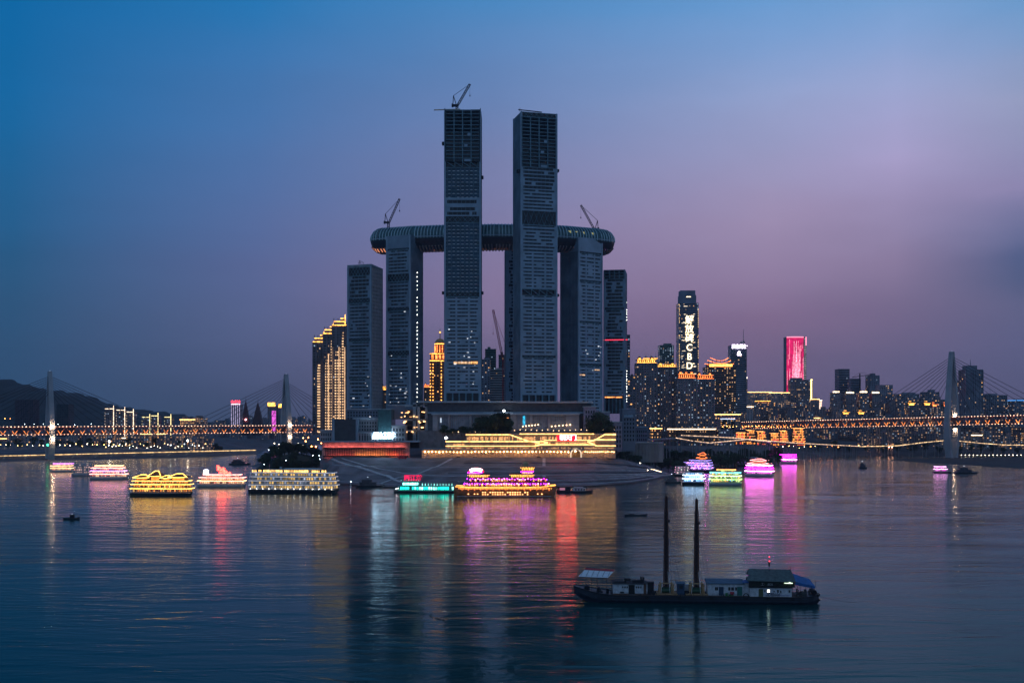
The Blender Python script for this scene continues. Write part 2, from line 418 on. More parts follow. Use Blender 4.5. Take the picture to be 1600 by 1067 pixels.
# ------------------------------------------------------------------ stone embankment of the headland
WL = [(500, 749), (530, 757), (580, 760), (613, 762), (700, 765), (780, 765), (850, 763), (930, 760), (985, 755), (1030, 747), (1052, 741)]
TL = [(500, 712, 1150), (530, 713.5, 1130), (580, 715, 1118), (640, 716, 1112), (700, 715, 1110), (760, 715, 1110), (850, 714.5, 1110), (930, 715, 1112), (975, 719, 1130), (1005, 726, 1165), (1030, 733, 1200)]
def emb(u, v, lift=0):
    k = u * (len(WL) - 1); i = min(int(k), len(WL) - 2); f = k - i
    def wl(j):
        px, py = WL[j]; Y = YW(py); return Vector((X(px, Y), Y, -.3))
    def tl(j):
        px, py, Y = TL[j]; return Vector((X(px, Y), Y, Z(py, Y)))
    a = wl(i).lerp(wl(i + 1), f); b = tl(i).lerp(tl(i + 1), f)
    q = a.lerp(b, v)
    zf = np.interp(v, [0, .06, .10, .36, .42, .66, .72, 1], [0, .10, .12, .38, .40, .66, .68, 1])
    q.z = a.z + (b.z - a.z) * float(zf) + lift
    return q
eb = MB(); nu, nv = 80, 26
rows = [[tuple(emb(i / nu, j / nv)) for i in range(nu + 1)] for j in range(nv + 1)]
rows.insert(0, [(x, y, -3) for x, y, z in rows[0]])
rows.append([(x, y + 1, z + .1) for x, y, z in rows[-1]])
rows.append([(x, y + 60, z + .1) for x, y, z in rows[-2]])
eb.loft(rows, closed=False)
struct('stone_embankment', eb, STONE)
def ribbon(name, path, w, m=KERB, lift=.25, label=None):
    b = MB(); pts = []
    n = 24
    for k in range(len(path) - 1):
        for s_ in range(n):
            f = s_ / n; u = path[k][0] * (1 - f) + path[k + 1][0] * f; v = path[k][1] * (1 - f) + path[k + 1][1] * f
            pts.append(emb(u, v, lift))
    pts.append(emb(*path[-1], lift))
    l1 = []; l2 = []
    for i, q in enumerate(pts):
        d = (pts[min(i + 1, len(pts) - 1)] - pts[max(i - 1, 0)]); d.z = 0
        nrm = Vector((-d.y, d.x, 0)).normalized() * w / 2
        l1.append((q - nrm)); l2.append((q + nrm))
    secs = [[tuple(a), tuple(b_), (b_.x, b_.y, b_.z - 1.2), (a.x, a.y, a.z - 1.2)] for a, b_ in zip(l1, l2)]
    b.loft(secs)
    return struct(name, b, m)
MUD = mat('wet_mud', (.045, .042, .05), .6, var=.4, scale=.15)
ribbon('embankment_mud_edge', [(.02, .035), (.5, .03), (.97, .035)], 7, MUD, .15)
ribbon('embankment_dark_course', [(.42, .17), (.88, .165)], 4.5, mat('dark_stone_course', (.11, .10, .12), .9, var=.3, scale=.2), .12)
ribbon('embankment_dark_course', [(.40, .50), (.90, .49)], 5.0, MATS['dark_stone_course'], .12)
ribbon('embankment_dark_course', [(.44, .84), (.90, .83)], 5.0, MATS['dark_stone_course'], .12)
ribbon('embankment_path', [(.36, .42), (.92, .40)], 2.2)
ribbon('embankment_path', [(.06, .72), (.36, .70), (.95, .70)], 1.6)
ribbon('embankment_path', [(.10, .10), (.9, .085)], 1.2)
ribbon('embankment_ramp', [(.07, .93), (.16, .66), (.26, .36), (.33, .12)], 5.5)
ribbon('embankment_ramp', [(.11, .95), (.22, .62), (.33, .45), (.42, .40)], 2.6)
ribbon('embankment_ramp', [(.41, .97), (.37, .70), (.33, .42), (.24, .10)], 2.8)
ribbon('embankment_ramp', [(.80, .42), (.90, .22), (.985, .09)], 3.0)
ribbon('embankment_ramp', [(.86, .95), (.93, .62), (.985, .35)], 2.2)
ribbon('embankment_stairs', [(.60, .40), (.60, .10)], 3)
ribbon('embankment_stairs', [(.60, .97), (.60, .72)], 3)
ribbon('embankment_kerb', [(.42, .23), (.86, .22)], .8)
ribbon('embankment_kerb', [(.44, .31), (.84, .30)], .8)
ribbon('embankment_kerb', [(.44, .56), (.88, .55)], .8)
# pale lit ramp and its small terrace on the right
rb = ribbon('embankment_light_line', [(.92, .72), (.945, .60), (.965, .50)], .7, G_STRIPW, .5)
# ------------------------------------------------------------------ the tower group
TEALS = mat('teal_steel_frame', (.12, .22, .27), .6, var=.35, scale=.2)
PANB = mat('blue_grey_panel', (.20, .28, .36), .55, var=.3, scale=.07)
PANR = mat('rosy_stone_grid', (.50, .44, .46), .6, var=.2)
def rtower(name, label, px0, px1, yt, yb, Y, D, zones, yaw=0, group='dark glass towers of the headland', side='band', lamps=(), lean=0, c=3.2, sides_fin=None, core_m=GLASS, pan_m=None, fin_m=None):
    """px0..px1: the front face at its own distance; zones: rows of the photograph from the top down"""
    rg = random.Random(hash(label) % 1 + len(label) * 7)
    W = (px1 - px0) * Y / F / math.cos(yaw)
    # centre of the front face -> centre of the tower
    fx = X((px0 + px1) / 2, Y); fy = Y
    cx = fx - math.sin(yaw) * D / 2 * 1; cy = fy + math.cos(yaw) * D / 2
    z0 = Z(yb, Y) - 12; zt = Z(yt, Y)
    root = thing(name, label, 'tower', (cx, cy, z0), yaw, group)
    H = zt - z0; hw = W / 2; hd = D / 2
    core = MB(); slab = MB(); pan = MB(); fin = MB(); brace = MB(); dash = MB(); bl = MB()
    fl = 3.9
    def zz(py): return Z(py, Y) - z0
    for (ya, yb_, st) in zones:
        a = zz(yb_); b = zz(ya)
        if yb_ >= yb: a = 0
        n = max(1, round((b - a) / fl)); fh = (b - a) / n
        if st == 'frame':
            core.box(-hw + 7, hw - 7, -hd + 7, hd - 7, a, b)
            for i in range(n + 1):
                zc = a + i * fh
                slab.box(-hw + .3, hw - .3, -hd + .3, hd - .3, zc - .4, zc + .4)
            nb = 4
            for s_ in (-1, 1):
                for k in range(nb + 1):
                    x = -hw + 1.4 + (2 * hw - 2.8) * k / nb
                    fin.box(x - .6, x + .6, s_ * (hd - .6) - .6, s_ * (hd - .6) + .6, a, b)
                for k in range(1, nb):
                    y = -hd + 1.4 + (2 * hd - 2.8) * k / nb
                    fin.box(s_ * (hw - .6) - .5, s_ * (hw - .6) + .5, y - .5, y + .5, a, b)
            for i in range(n):
                for k in range(9):
                    if rg.random() < .05:
                        x = -hw + 4 + (2 * hw - 8) * k / 9
                        pan.box(x, x + (2 * hw - 8) / 9, -hd + .5, -hd + .9, a + i * fh + .5, a + i * fh + fh - .8)
            # glazing already hung on part of the floors
            core.box(-hw + 1.6, hw - 1.6, -hd + 2.4, hd - 2.4, a, a + (b - a) * .55)
        elif st == 'brace':
            core.box(-hw + 2.5, hw - 2.5, -hd + 2.5, hd - 2.5, a, b)
            nb = 4
            for k in range(nb):
                x0 = -hw + c + (2 * hw - 2 * c) * k / nb; x1 = -hw + c + (2 * hw - 2 * c) * (k + 1) / nb
                brace.beam((x0, -hd + .4, b - .4), (x1, -hd + .4, a + .4), .7)
                brace.beam((x1, -hd + .4, a), (x1, -hd + .4, b), .6)
            slab.box(-hw + .3, hw - .3, -hd + .3, hd - .3, a - .4, a + .4); slab.box(-hw + .3, hw - .3, -hd + .3, hd - .3, b - .4, b + .4)
        elif st == 'mech':
            core.box(-hw + 1.8, hw - 1.8, -hd + 1.8, hd - 1.8, a, b)
            slab.box(-hw + .5, hw - .5, -hd + .5, hd - .5, a - .5, a + .5)
            m_ = 6
            for k in range(m_):
                x = -hw + c + (2 * hw - 2 * c) * (k + .5) / m_
                brace.beam((x - 3, -hd + 1.2, a), (x + 3, -hd + 1.2, b), .35); brace.beam((x + 3, -hd + 1.0, a), (x - 3, -hd + 1.0, b), .35)
        elif st == 'glass':
            bl.box(-hw + 1, hw - 1, -hd + 1, hd - 1, a, b)
            nb = max(6, int((2 * hw - 2 * c) / 4.6))
            for i in range(n + 1):
                zc = a + i * fh
                slab.box(-hw + .8, hw - .8, -hd + .75, hd - .75, zc - .3, zc + .3)
                for k in range(nb):
                    x = -hw + c + (2 * hw - 2 * c) * (k + .5) / nb
                    if i < n and rg.random() < .93: dash.box(x - 1.2, x + 1.2, -hd + .35, -hd + .7, zc + .25, zc + .75)
            for k in range(nb + 1):
                x = -hw + c + (2 * hw - 2 * c) * k / nb
                slab.box(x - .12, x + .12, -hd + .5, -hd + 1, a, b)
        elif st == 'belt':
            pan.box(-hw + .2, hw - .2, -hd + .2, hd - .2, a, b)
        elif st == 'lobby':
            core.box(-hw + 3, hw - 3, -hd + 3, hd - 3, a, b)
            for k in range(6):
                x = -hw + 2 + (2 * hw - 4) * k / 5
                fin.box(x - .8, x + .8, -hd + .2, -hd + 1.8, a, b)
        else:  # band: solid spandrels between dark slots
            core.box(-hw + 1, hw - 1, -hd + 1, hd - 1, a, b)
            share = {'band': .52, 'band2': .62, 'thin': .3}[st]
            for i in range(n):
                zc = a + i * fh
                pan.box(-hw + 1.7, hw - 1.7, -hd + .35, hd - .35, zc, zc + fh * share)
                # solid pieces that close the ends of the dark slots unevenly
                l = c + rg.choice((0, 1.5, 3, 0)); r_ = c + rg.choice((0, 1.5, 3, 0))
                pan.box(-hw + .6, -hw + l, -hd + .5, -hd + 1.2, zc + fh * share, zc + fh)
                for k in range(1, int(W / 4.6)):
                    xm = -hw + k * 4.6; brace.box(xm - .16, xm + .16, -hd + .6, -hd + 1.1, zc + fh * share, zc + fh)
                pan.box(hw - r_, hw - .6, -hd + .5, -hd + 1.2, zc + fh * share, zc + fh)
                if st == 'band2':
                    for k in (-1, 1):
                        pan.box(k * W * .17 - 1, k * W * .17 + 1, -hd + .5, -hd + 1.2, zc + fh * share, zc + fh)
                    if rg.random() < .3: pan.box(-3, 3, -hd + .5, -hd + 1.2, zc + fh * share, zc + fh)
                elif rg.random() < .35:
                    x = rg.uniform(-hw * .6, hw * .5); pan.box(x, x + rg.uniform(2, 6), -hd + .5, -hd + 1.2, zc + fh * share, zc + fh)
    # corner blades, each a part
    for sx in (-1, 1):
        for sy in (-1, 1):
            cb = MB(); cb.box(sx * hw - (c if sx > 0 else 0) * .55, sx * hw + (c if sx < 0 else 0) * .55, sy * hd - .0 - (1.4 if sy > 0 else 0), sy * hd + (1.4 if sy < 0 else 0), 0, H)
            cb.build('corner_pier', PANEL, root)
    # side faces: vertical fins or a window grid
    sf = MB()
    for s_ in (-1, 1):
        step = {'fin': 2.6, 'grid': 3.4}.get(sides_fin, 3.0)
        k = -hd + 2.2
        while k < hd - 1.6:
            sf.box(s_ * (hw - .3) - .6, s_ * (hw - .3) + .6, k, k + (1.1 if sides_fin == 'grid' else .7), 0, H - 1)
            k += step
        if sides_fin == 'grid':
            for i in range(int(H / fl)): sf.box(s_ * (hw - .4) - .45, s_ * (hw - .4) + .45, -hd + 1.5, hd - 1.5, i * fl, i * fl + 1.3)
    sf.build('side_fin', fin_m or (PANR if sides_fin == 'grid' else PANB), root)
    if core.v: core.build('glass_core', core_m, root)
    if bl.v: bl.build('blue_glazing', BLUEG, root)
    if slab.v: slab.build('floor_slab', TEALS, root)
    if pan.v: pan.build('spandrel_panel', pan_m or PANEL, root)
    if fin.v: fin.build('column_grid', TEALS, root)
    if brace.v: brace.build('mullion_and_bracing', TEALS, root)
    if dash.v: dash.build('curtain_wall_bracket', mat('bright_bracket', (.85, .9, .95), .4), root)
    for (kind, data) in lamps:
        lb = MB()
        if kind == 'dots':      # (x face fraction, z rows, step)
            fx_, r0, r1, st = data; r_ = r0
            while r_ < r1:
                if rg.random() < .85: lb.octa((fx_ * (hw + .5), -hd - .3 if abs(fx_) < 1 else rg.choice((-.3, 0)), zz(r_ + rg.uniform(-1, 1))), .62)
                r_ += st
            lb.build('site_lamp', glow('site_lamp', (.95, .95, .85), 5, .6, 'NONE'), root)
        elif kind == 'scatter':
            n_, r0, r1, ms = data
            for _ in range(n_):
                zq = zz(rg.uniform(r0, r1)); x = rg.uniform(-hw + c, hw - c); lb.box(x, x + rg.uniform(.8, 2.4), -hd + .1, -hd + .9, zq, zq + .9)
            lb.build('lit_room', ms, root)
        elif kind == 'row':
            r0, xa, xb, hgt, ms = data
            zq = zz(r0); lb.box(xa * hw, xb * hw, -hd + .15, -hd + .95, zq - hgt / 2, zq + hgt / 2); lb.build('lit_floor', ms, root)
    rf = MB(); rf.box(-hw + 1, hw - 1, -hd + 1, hd - 1, H - .8, H)
    rf.build('roof_slab', SLABM, root)
    return root, W, H

G_SCAT = glow('dim_room_light', (.85, .88, .95), .7, .7, 'NONE')
Tt = {}
Tt['T1'] = rtower('glass_tower', 'short dark tower with notched roof, leftmost of the tower group, beside the golden apartments', 541, 581, 417, 648, 1185, 27,
    [(417, 431, 'mech'), (431, 466, 'thin'), (466, 474, 'mech'), (474, 528, 'band'), (528, 534, 'mech'), (534, 588, 'band'), (588, 592, 'mech'), (592, 648, 'band')], yaw=-R(21), sides_fin='grid', pan_m=PANB,
    lamps=[('scatter', (7, 585, 640, G_SCAT))])
Tt['T2'] = rtower('glass_tower', 'left tower carrying the end of the sky bridge, lamps up its right side', 602, 642, 368, 634, 1192, 30,
    [(368, 388, 'belt'), (388, 391, 'mech'), (391, 428, 'band'), (428, 440, 'mech'), (440, 480, 'band'), (480, 486, 'mech'), (486, 548, 'band'), (548, 556, 'mech'), (556, 634, 'band')], yaw=-R(23), sides_fin='fin', pan_m=PANB,
    lamps=[('dots', (1.0, 425, 628, 6.5)), ('scatter', (12, 600, 630, G_SCAT)), ('scatter', (5, 480, 600, G_SCAT))])
Tt['T3'] = rtower('glass_tower', 'tallest left tower with open steel frame top and crane on its roof', 694, 751.5, 172, 626, 1160, 34,
    [(172, 253, 'frame'), (253, 262, 'brace'), (262, 309, 'glass'), (309, 312.5, 'belt'), (312.5, 320, 'thin'), (320, 324, 'belt'), (324, 338, 'thin'), (338, 348, 'mech'),
     (348, 456, 'glass'), (456, 464, 'mech'), (464, 614, 'band2'), (614, 626, 'lobby')], sides_fin='fin',
    lamps=[('row', (566.5, -.48, .42, 2.3, G_WARM)), ('row', (566.5, .45, .82, 2.3, G_GOLD)), ('scatter', (16, 515, 610, G_SCAT))])
Tt['T4'] = rtower('glass_tower', 'tallest right tower turned slightly to the left, grey banded front', 813.5, 871.5, 176, 627, 1160, 32,
    [(176, 184, 'mech'), (184, 262, 'frame'), (262, 297, 'thin'), (297, 330, 'band'), (330, 352, 'mech'), (352, 396, 'band'), (396, 452, 'band2'), (452, 462, 'brace'),
     (462, 555, 'band2'), (555, 559, 'mech'), (559, 617, 'band2'), (617, 627, 'lobby')], yaw=R(15), sides_fin='fin')
Tt['T5'] = rtower('glass_tower', 'dark finned tower half hidden behind the tallest right tower', 791, 820, 386, 628, 1250, 30,
    [(386, 628, 'thin')], yaw=R(4), sides_fin='fin')
Tt['T6'] = rtower('glass_tower', 'right tower under the end of the sky bridge, with finned left side', 903, 943, 373, 630, 1207, 34,
    [(373, 394, 'belt'), (394, 397, 'mech'), (397, 438, 'band2'), (438, 441, 'mech'), (441, 502, 'band2'), (502, 505, 'mech'), (505, 568, 'band2'), (568, 572, 'mech'), (572, 630, 'band2')], yaw=R(34), sides_fin='fin',
    lamps=[('row', (577.5, .35, .75, 1.2, G_WARM)), ('row', (586, -.9, -.45, 1.4, G_WARM)), ('scatter', (8, 540, 600, G_SCAT))])
Tt['T7'] = rtower('glass_tower', 'shorter tower at the right end, red line of light across it', 943, 977, 422, 630, 1275, 34,
    [(422, 436, 'frame'), (436, 480, 'thin'), (480, 484, 'mech'), (484, 590, 'thin'), (590, 618, 'band'), (618, 630, 'lobby')], yaw=-R(9), sides_fin='fin',
    lamps=[('row', (531, -1.02, 1.2, .9, glow('crimson_line', (1, .05, .1), 1.6, 0, 'NONE'))), ('dots', (1.0, 470, 500, 4)), ('dots', (1.0, 575, 628, 4)), ('row', (620.5, -.9, .7, 1.3, G_AMB))])
# second storey block that sticks out behind T7 at its right
def part_px(mb, root, px0, px1, yt, yb, Y, D, m=0):
    mb.box(X(px0, Y), X(px1, Y), Y, Y + D, Z(yb, Y), Z(yt, Y), m)

# sloping wing on the roof of T1 and shoulders of T2
r1, W1, H1 = Tt['T1']
b = MB(); b.loft([[(-W1/2, 13.5, H1), (W1/2, 13.5, H1), (W1/2, 13.5, H1 + .5), (-W1/2, 13.5, H1 + .5)], [(-W1/2, -13, H1), (W1/2, -13, H1), (W1/2, -13, H1 + 2.5), (-W1/2, -13, H1 + 2.5)]])
b.build('roof_wing', SLABM, r1)

# ------------------------------------------------------------------ sky bridge
path = [(583, 372, 1232), (600, 371.5, 1226), (650, 370, 1212), (720, 369.5, 1203), (775, 370, 1200), (840, 371.5, 1203), (880, 373.5, 1212), (925, 379, 1228), (945, 382, 1238), (954.5, 383, 1243)]
zc = 262.5
cpts = [Vector((X(px, Y), Y, zc)) for px, py, Y in path]
cum = [0]
for a, b_ in zip(cpts, cpts[1:]): cum.append(cum[-1] + (b_ - a).length)
LEN = cum[-1]
def along(s):
    s = max(0, min(LEN, s))
    for i in range(len(cpts) - 1):
        if s <= cum[i + 1] + 1e-6:
            f = (s - cum[i]) / (cum[i + 1] - cum[i]); q = cpts[i].lerp(cpts[i + 1], f); d = (cpts[i + 1] - cpts[i]).normalized(); return q, d
    return cpts[-1], (cpts[-1] - cpts[-2]).normalized()
def radius(s):
    e = min(s, LEN - s); return 14.2 * math.sqrt(max(0, 1 - (1 - min(1, e / 15)) ** 2.2)) + .05
def ring(s, grow=0, t0=0, t1=2 * math.pi, n=24, sy=1.15):
    q, d = along(s); a = Vector((-d.y, d.x, 0)) * -1; r = radius(s) + grow
    out = []
    for i in range(n):
        t = t0 + (t1 - t0) * i / (n - 1)
        z = r * math.sin(t); z = z if z > 0 else z * .98
        out.append(q + a * math.cos(t) * r * sy + Vector((0, 0, z)))
    return out
sb = thing('sky_bridge', 'long horizontal glass tube laid across the tops of the towers', 'sky bridge', (0, 1210, zc))
NS = 130
ss = [LEN * (.5 - .5 * math.cos(math.pi * k / NS)) * .35 + LEN * k / NS * .65 for k in range(NS + 1)]
up = MB(); up.loft([ring(s, 0, -.12, math.pi + .12, 20) for s in ss], closed=False); up.build('upper_glazing', TEALG, sb, True, True)
lo = MB(); lo.loft([ring(s, 0, math.pi + .12, 2 * math.pi - .12, 16) for s in ss], closed=False); lo.build('lower_cladding', mat('sky_bridge_cladding', (.06, .065, .085), .4, metal=.5), sb, True, True)
ribs = MB(); s = 3
while s < LEN - 2:
    rr = ring(s, .35, -.1, math.pi + .1, 16)
    for a, b_ in zip(rr, rr[1:]): ribs.beam(a, b_, .8)
    s += 3.6
ribs.build('glazing_rib', mat('rib_metal', (.45, .62, .66), .4, metal=.4), sb, True)
low = MB(); s = 4
while s < LEN - 3:
    rr = ring(s, .5, math.pi + .75, 2 * math.pi - .75, 9)
    for a, b_ in zip(rr, rr[1:]): low.beam(a, b_, 1.3)
    s += 3.6
low.build('soffit_fin', mat('soffit_fin_metal', (.42, .33, .32), .5, metal=.2), sb, True)
belt = MB()
for sgn in (0, math.pi):
    bp_ = [ring(s, .3, sgn, sgn + .01, 2)[0] for s in ss[4:-4]]
    for a, b_ in zip(bp_, bp_[1:]): belt.beam(a, b_, .9)
belt.build('edge_beam', PANEL, sb, True)
# lattice ends
lat = MB()
for side in (0, 1):
    base = [2, 5, 8.5, 12, 16] if side == 0 else [LEN - 2, LEN - 5, LEN - 8.5, LEN - 12, LEN - 16]
    rings = [ring(s, .4, 0, math.pi, 13) for s in base]
    for a, b_ in zip(rings, rings[1:]):
        for i in range(12):
            lat.beam(a[i], b_[i + 1], .35); lat.beam(a[i + 1], b_[i], .35)
lat.build('end_lattice', STEEL, sb, True)
gl = MB()
for s in (LEN * .86, LEN * .83, LEN * .80, LEN * .9):
    q, d = along(s); gl.box(q.x - 1.4, q.x + 1.4, q.y - 16.6, q.y - 16, q.z + 2, q.z + 7)
gl.build('lit_pane', glow('pale_yellow_glass_light', (.8, .75, .3), .4, 0, 'NONE'), sb, True)
gl = MB()
for s in np.linspace(6, 20, 5):
    rr = ring(float(s), .9, 2 * math.pi - 1.15, 2 * math.pi - .8, 2); gl.beam(rr[0], rr[1], .5)
for s in np.linspace(LEN * .27, LEN * .55, 26):
    rr = ring(float(s), .9, 2 * math.pi - 1.2, 2 * math.pi - 1.1, 2); gl.octa(rr[0], .3)
gl.build('soffit_lamp', glow('soffit_amber', (1, .34, .16), 1.2, 0, 'AUTO'), sb, True)

# ------------------------------------------------------------------ cranes
def luffing_crane(label, px, py0, Y, jib_len, ang, side, m=DARKM, mast_h=4, lamp=False, group='cranes working on the towers', s=1.0, zb=None):
    zb = Z(py0, Y) if zb is None else zb
    r = thing('tower_crane', label, 'crane', (X(px, Y), Y, zb), 0, group)
    def lattice(mb, p, q, w, n):
        p = Vector(p); q = Vector(q); d = (q - p).normalized()
        a = d.cross(Vector((0, 1, 0))).normalized() * w / 2; c = Vector((0, w / 2, 0))
        cs = [a + c, a - c, -a - c, -a + c]
        for u in cs: mb.beam(p + u, q + u, w * .24)
        for i in range(n):
            f0 = i / n; f1 = (i + 1) / n
            for k in range(4):
                mb.beam(p.lerp(q, f0) + cs[k], p.lerp(q, f1) + cs[(k + 1) % 4], w * .19)
    m1 = MB(); lattice(m1, (0, 0, 0), (0, 0, mast_h), 2.2 * s, max(2, int(mast_h / 3))); m1.build('mast', m, r)
    cab = MB(); cab.box(-3.5 * s * side, 1.5 * s * side, -1.6 * s, 1.6 * s, mast_h, mast_h + 1.8 * s); cab.box(-5.2 * s * side, -3.5 * s * side, -1.5 * s, 1.5 * s, mast_h - .6, mast_h + 2.4 * s)
    cab.build('machinery_deck', m, r)
    dx = math.cos(ang) * side; dz = math.sin(ang)
    j0 = Vector((1 * side, 0, mast_h + 1.6)); j1 = j0 + Vector((dx, 0, dz)) * jib_len
    jb = MB(); lattice(jb, j0, j1, 1.7 * s, int(jib_len / 3)); jb.build('jib', m, r)
    af = MB(); top = Vector((-3.4 * side * s, 0, mast_h + 10.5 * s)); af.beam((-.8 * side, 0, mast_h + 1.8), top, .7 * s); af.beam((-4 * side * s, 0, mast_h + 1.8), top, .7 * s); af.build('back_frame', m, r)
    cb = MB(); cb.cyl(top, j1, .22, n=4); cb.cyl(j1, j1 - Vector((0, 0, jib_len * .45)), .12, n=4); cb.box(j1.x - .5, j1.x + .5, -.5, .5, j1.z - jib_len * .45 - 1.6, j1.z - jib_len * .45)
    cb.build('hoist_rope', m, r)
    if lamp:
        l = MB(); l.octa((-.5, -2.2, mast_h - 1.5), 1.2); l.build('work_lamp', G_LAMP, r)
    return r
luffing_crane('dark luffing crane on the roof of the tallest left tower', 714, 171, 1175, 26, R(60), 1, mast_h=3, s=1.1)
luffing_crane('dark luffing crane above the left end of the sky bridge', 607, 356, 1212, 28, R(66), 1, mast_h=5)
luffing_crane('dark luffing crane with a bright lamp above the right end of the sky bridge', 929, 366, 1232, 30, R(61), -1, mast_h=5, lamp=True)
luffing_crane('small red crane peeking over the sky bridge between the tallest towers', 799, 362, 1300, 28, R(76), 1, REDST, mast_h=4, zb=250)
luffing_crane('tall red crane with steep jib between the two tallest towers', 787, 640, 1400, 66, R(79), -1, REDST, mast_h=62, s=1.4)
luffing_crane('tiny crane on the notched roof of the leftmost tower', 566, 417, 1195, 5, R(60), -1, mast_h=1, s=.35)
# long horizontal boom + parapet frame on T3
r3, W3, H3 = Tt['T3']
b = MB(); b.beam((-W3 / 2 - 11, -15, H3 + .4), (-W3 / 2 + 17, -15, H3 + 1.2), 1.0); b.build('lit_boom', mat('pale_boom', (.75, .55, .42), .6), r3)  # the boom's lit look is put into its pale warm colour
b = MB()
for sx in (-1, 1): b.box(sx * (W3 / 2 - .7) - .5, sx * (W3 / 2 - .7) + .5, -16.5, -15.5, H3 - 3, H3 + 2)
b.beam((W3 / 2 - 11, -16, H3 + .4), (W3 / 2, -16, H3 + .4), .6)
b.build('roof_frame', SLABM, r3)
r4, W4, H4 = Tt['T4']
b = MB(); b.beam((-W4 / 2 - 1, -10, H4 + 3), (W4 / 2 - 17, -14, H4 + 1), .9); b.beam((-W4 / 2 + 2, -10, H4), (-W4 / 2 + 2, -10, H4 + 3), .5); b.beam((-W4 / 2, -10, H4 + 1), (-W4 / 2 + 1, -10, H4 + 5), .4); b.build('window_cleaning_arm', DARKM, r4)
for (rt, W_, D_, rows_) in ((r3, W3, 34, [(223, -1), (457, -1), (457, 1), (276, 1)]), (r4, W4, 32, [(264, 1), (460, 1), (268, -1)])):
    for (py, sx) in rows_:
        b = MB(); zq = Z(py, 1160) - rt.location.z; b.box(sx * W_ / 2, sx * (W_ / 2 + 2.6), -D_ / 2 + 2, -D_ / 2 + 8, zq - 1.4, zq + 1.4); b.build('hoist_platform', DARKM, rt)
# ------------------------------------------------------------------ generic buildings
LITS = [G_WARM, G_COOL, G_GOLD]
def building(name, label, px0, px1, yt, yb, Y, D, wall=WALLN, cat='building', group=None, yaw=0, lit=.25, mix=(.6, .25, .15), fl=3.4, wstep=3.6, win=(1.5, 1.5), crown=None,
             ribs=0, bands=False, edge=None, seed=None, plant=True, base_z=None, dark_windows=True, lits=None, sideglow=None):
    rg = random.Random(seed if seed is not None else int(px0 * 7 + yt * 3))
    W = (px1 - px0) * Y / F; 
    if yaw: W = W / (math.cos(yaw) + abs(math.sin(yaw)) * .6)
    zb = Z(yb, Y) - 6 if base_z is None else base_z
    root = thing(name, label, cat, (X((px0 + px1) / 2, Y), Y + D / 2, zb), yaw, group)
    H = Z(yt, Y) - zb; hw = W / 2; hd = D / 2
    b = MB(); b.box(-hw, hw, -hd, hd, 0, H)
    b.box(-hw - .2, hw + .2, -hd - .2, hd + .2, H, H + .9)
    if ribs:
        for k in range(ribs + 1):
            x = -hw + 2 * hw * k / ribs; b.box(x - .6, x + .6, -hd - .9, -hd + .1, 0, H - .3)
        for s_ in (-1, 1):
            for k in range(1, 4):
                y = -hd + 2 * hd * k / 4; b.box(s_ * (hw + .3) - .5, s_ * (hw + .3) + .5, y - .6, y + .6, 0, H - .3)
    b.build('wall', wall, root)
    nf = max(1, int(H / fl)); nc = max(2, int(W / wstep)); nd = max(2, int(D / wstep))
    dk = MB(); lt = MB()
    def cell(face, k, n, i):
        zc = (i + .35) * H / nf; hh = min(win[1], H / nf * .55)
        if face == 0:
            x = -hw + 2 * hw * (k + .5) / n; ww = min(win[0], 2 * hw / n * .7) / 2 * (rg.choice((.5, .8, 1, 1, 1.5)) if face == 0 else 1)
            return (x - ww, x + ww, -hd - .12, -hd + .2, zc, zc + hh)
        s_ = face; y = -hd + 2 * hd * (k + .5) / n; ww = min(win[0], 2 * hd / n * .7) / 2
        return (s_ * hw - .12, s_ * hw + .12, y - ww, y + ww, zc, zc + hh)
    for i in range(nf):
        if bands:
            zc = (i + .35) * H / nf; hh = H / nf * .5
            dk.box(-hw - .06, hw + .06, -hd - .06, hd + .06, zc, zc + hh)
        for face, n in ((0, nc), (-1, nd), (1, nd)):
            run = rg.random() < lit * .3
            for k in range(n):
                on = rg.random() < (lit * 2.2 if run else lit)
                c = cell(face, k, n, i)
                if on:
                    q = rg.random(); m_ = 0 if q < mix[0] else (1 if q < mix[0] + mix[1] else 2)
                    lt.box(*c, m_)
                elif dark_windows and not bands: dk.box(*c)
    if dk.v: dk.build('dark_window', GLASS, root)
    if lt.v: lt.build('lit_window', lits or LITS, root)
    if plant and rg.random() < .8:
        pb = MB(); w_ = hw * rg.uniform(.25, .6); x = rg.uniform(-.3, .3) * hw
        pb.box(x - w_, x + w_, -hd * .5, hd * .5, H + .9, H + rg.uniform(3, 6))
        if rg.random() < .4: pb.cyl((x, 0, H + 3), (x, 0, H + rg.uniform(10, 15)), .25, n=4)
        pb.build('roof_plant_room', wall, root)
    if edge:      # light strip round the roof edge
        e = MB()
        for (x0, x1, y0, y1) in ((-hw - .5, hw + .5, -hd - .5, -hd - .1), (-hw - .5, -hw - .1, -hd - .1, hd), (hw + .1, hw + .5, -hd - .1, hd)):
            e.box(x0, x1, y0, y1, H + .1, H + 1.1)
        e.build('roof_light_strip', edge, root)
    if crown: crown(root, hw, hd, H, rg)
    return root, hw, hd, H
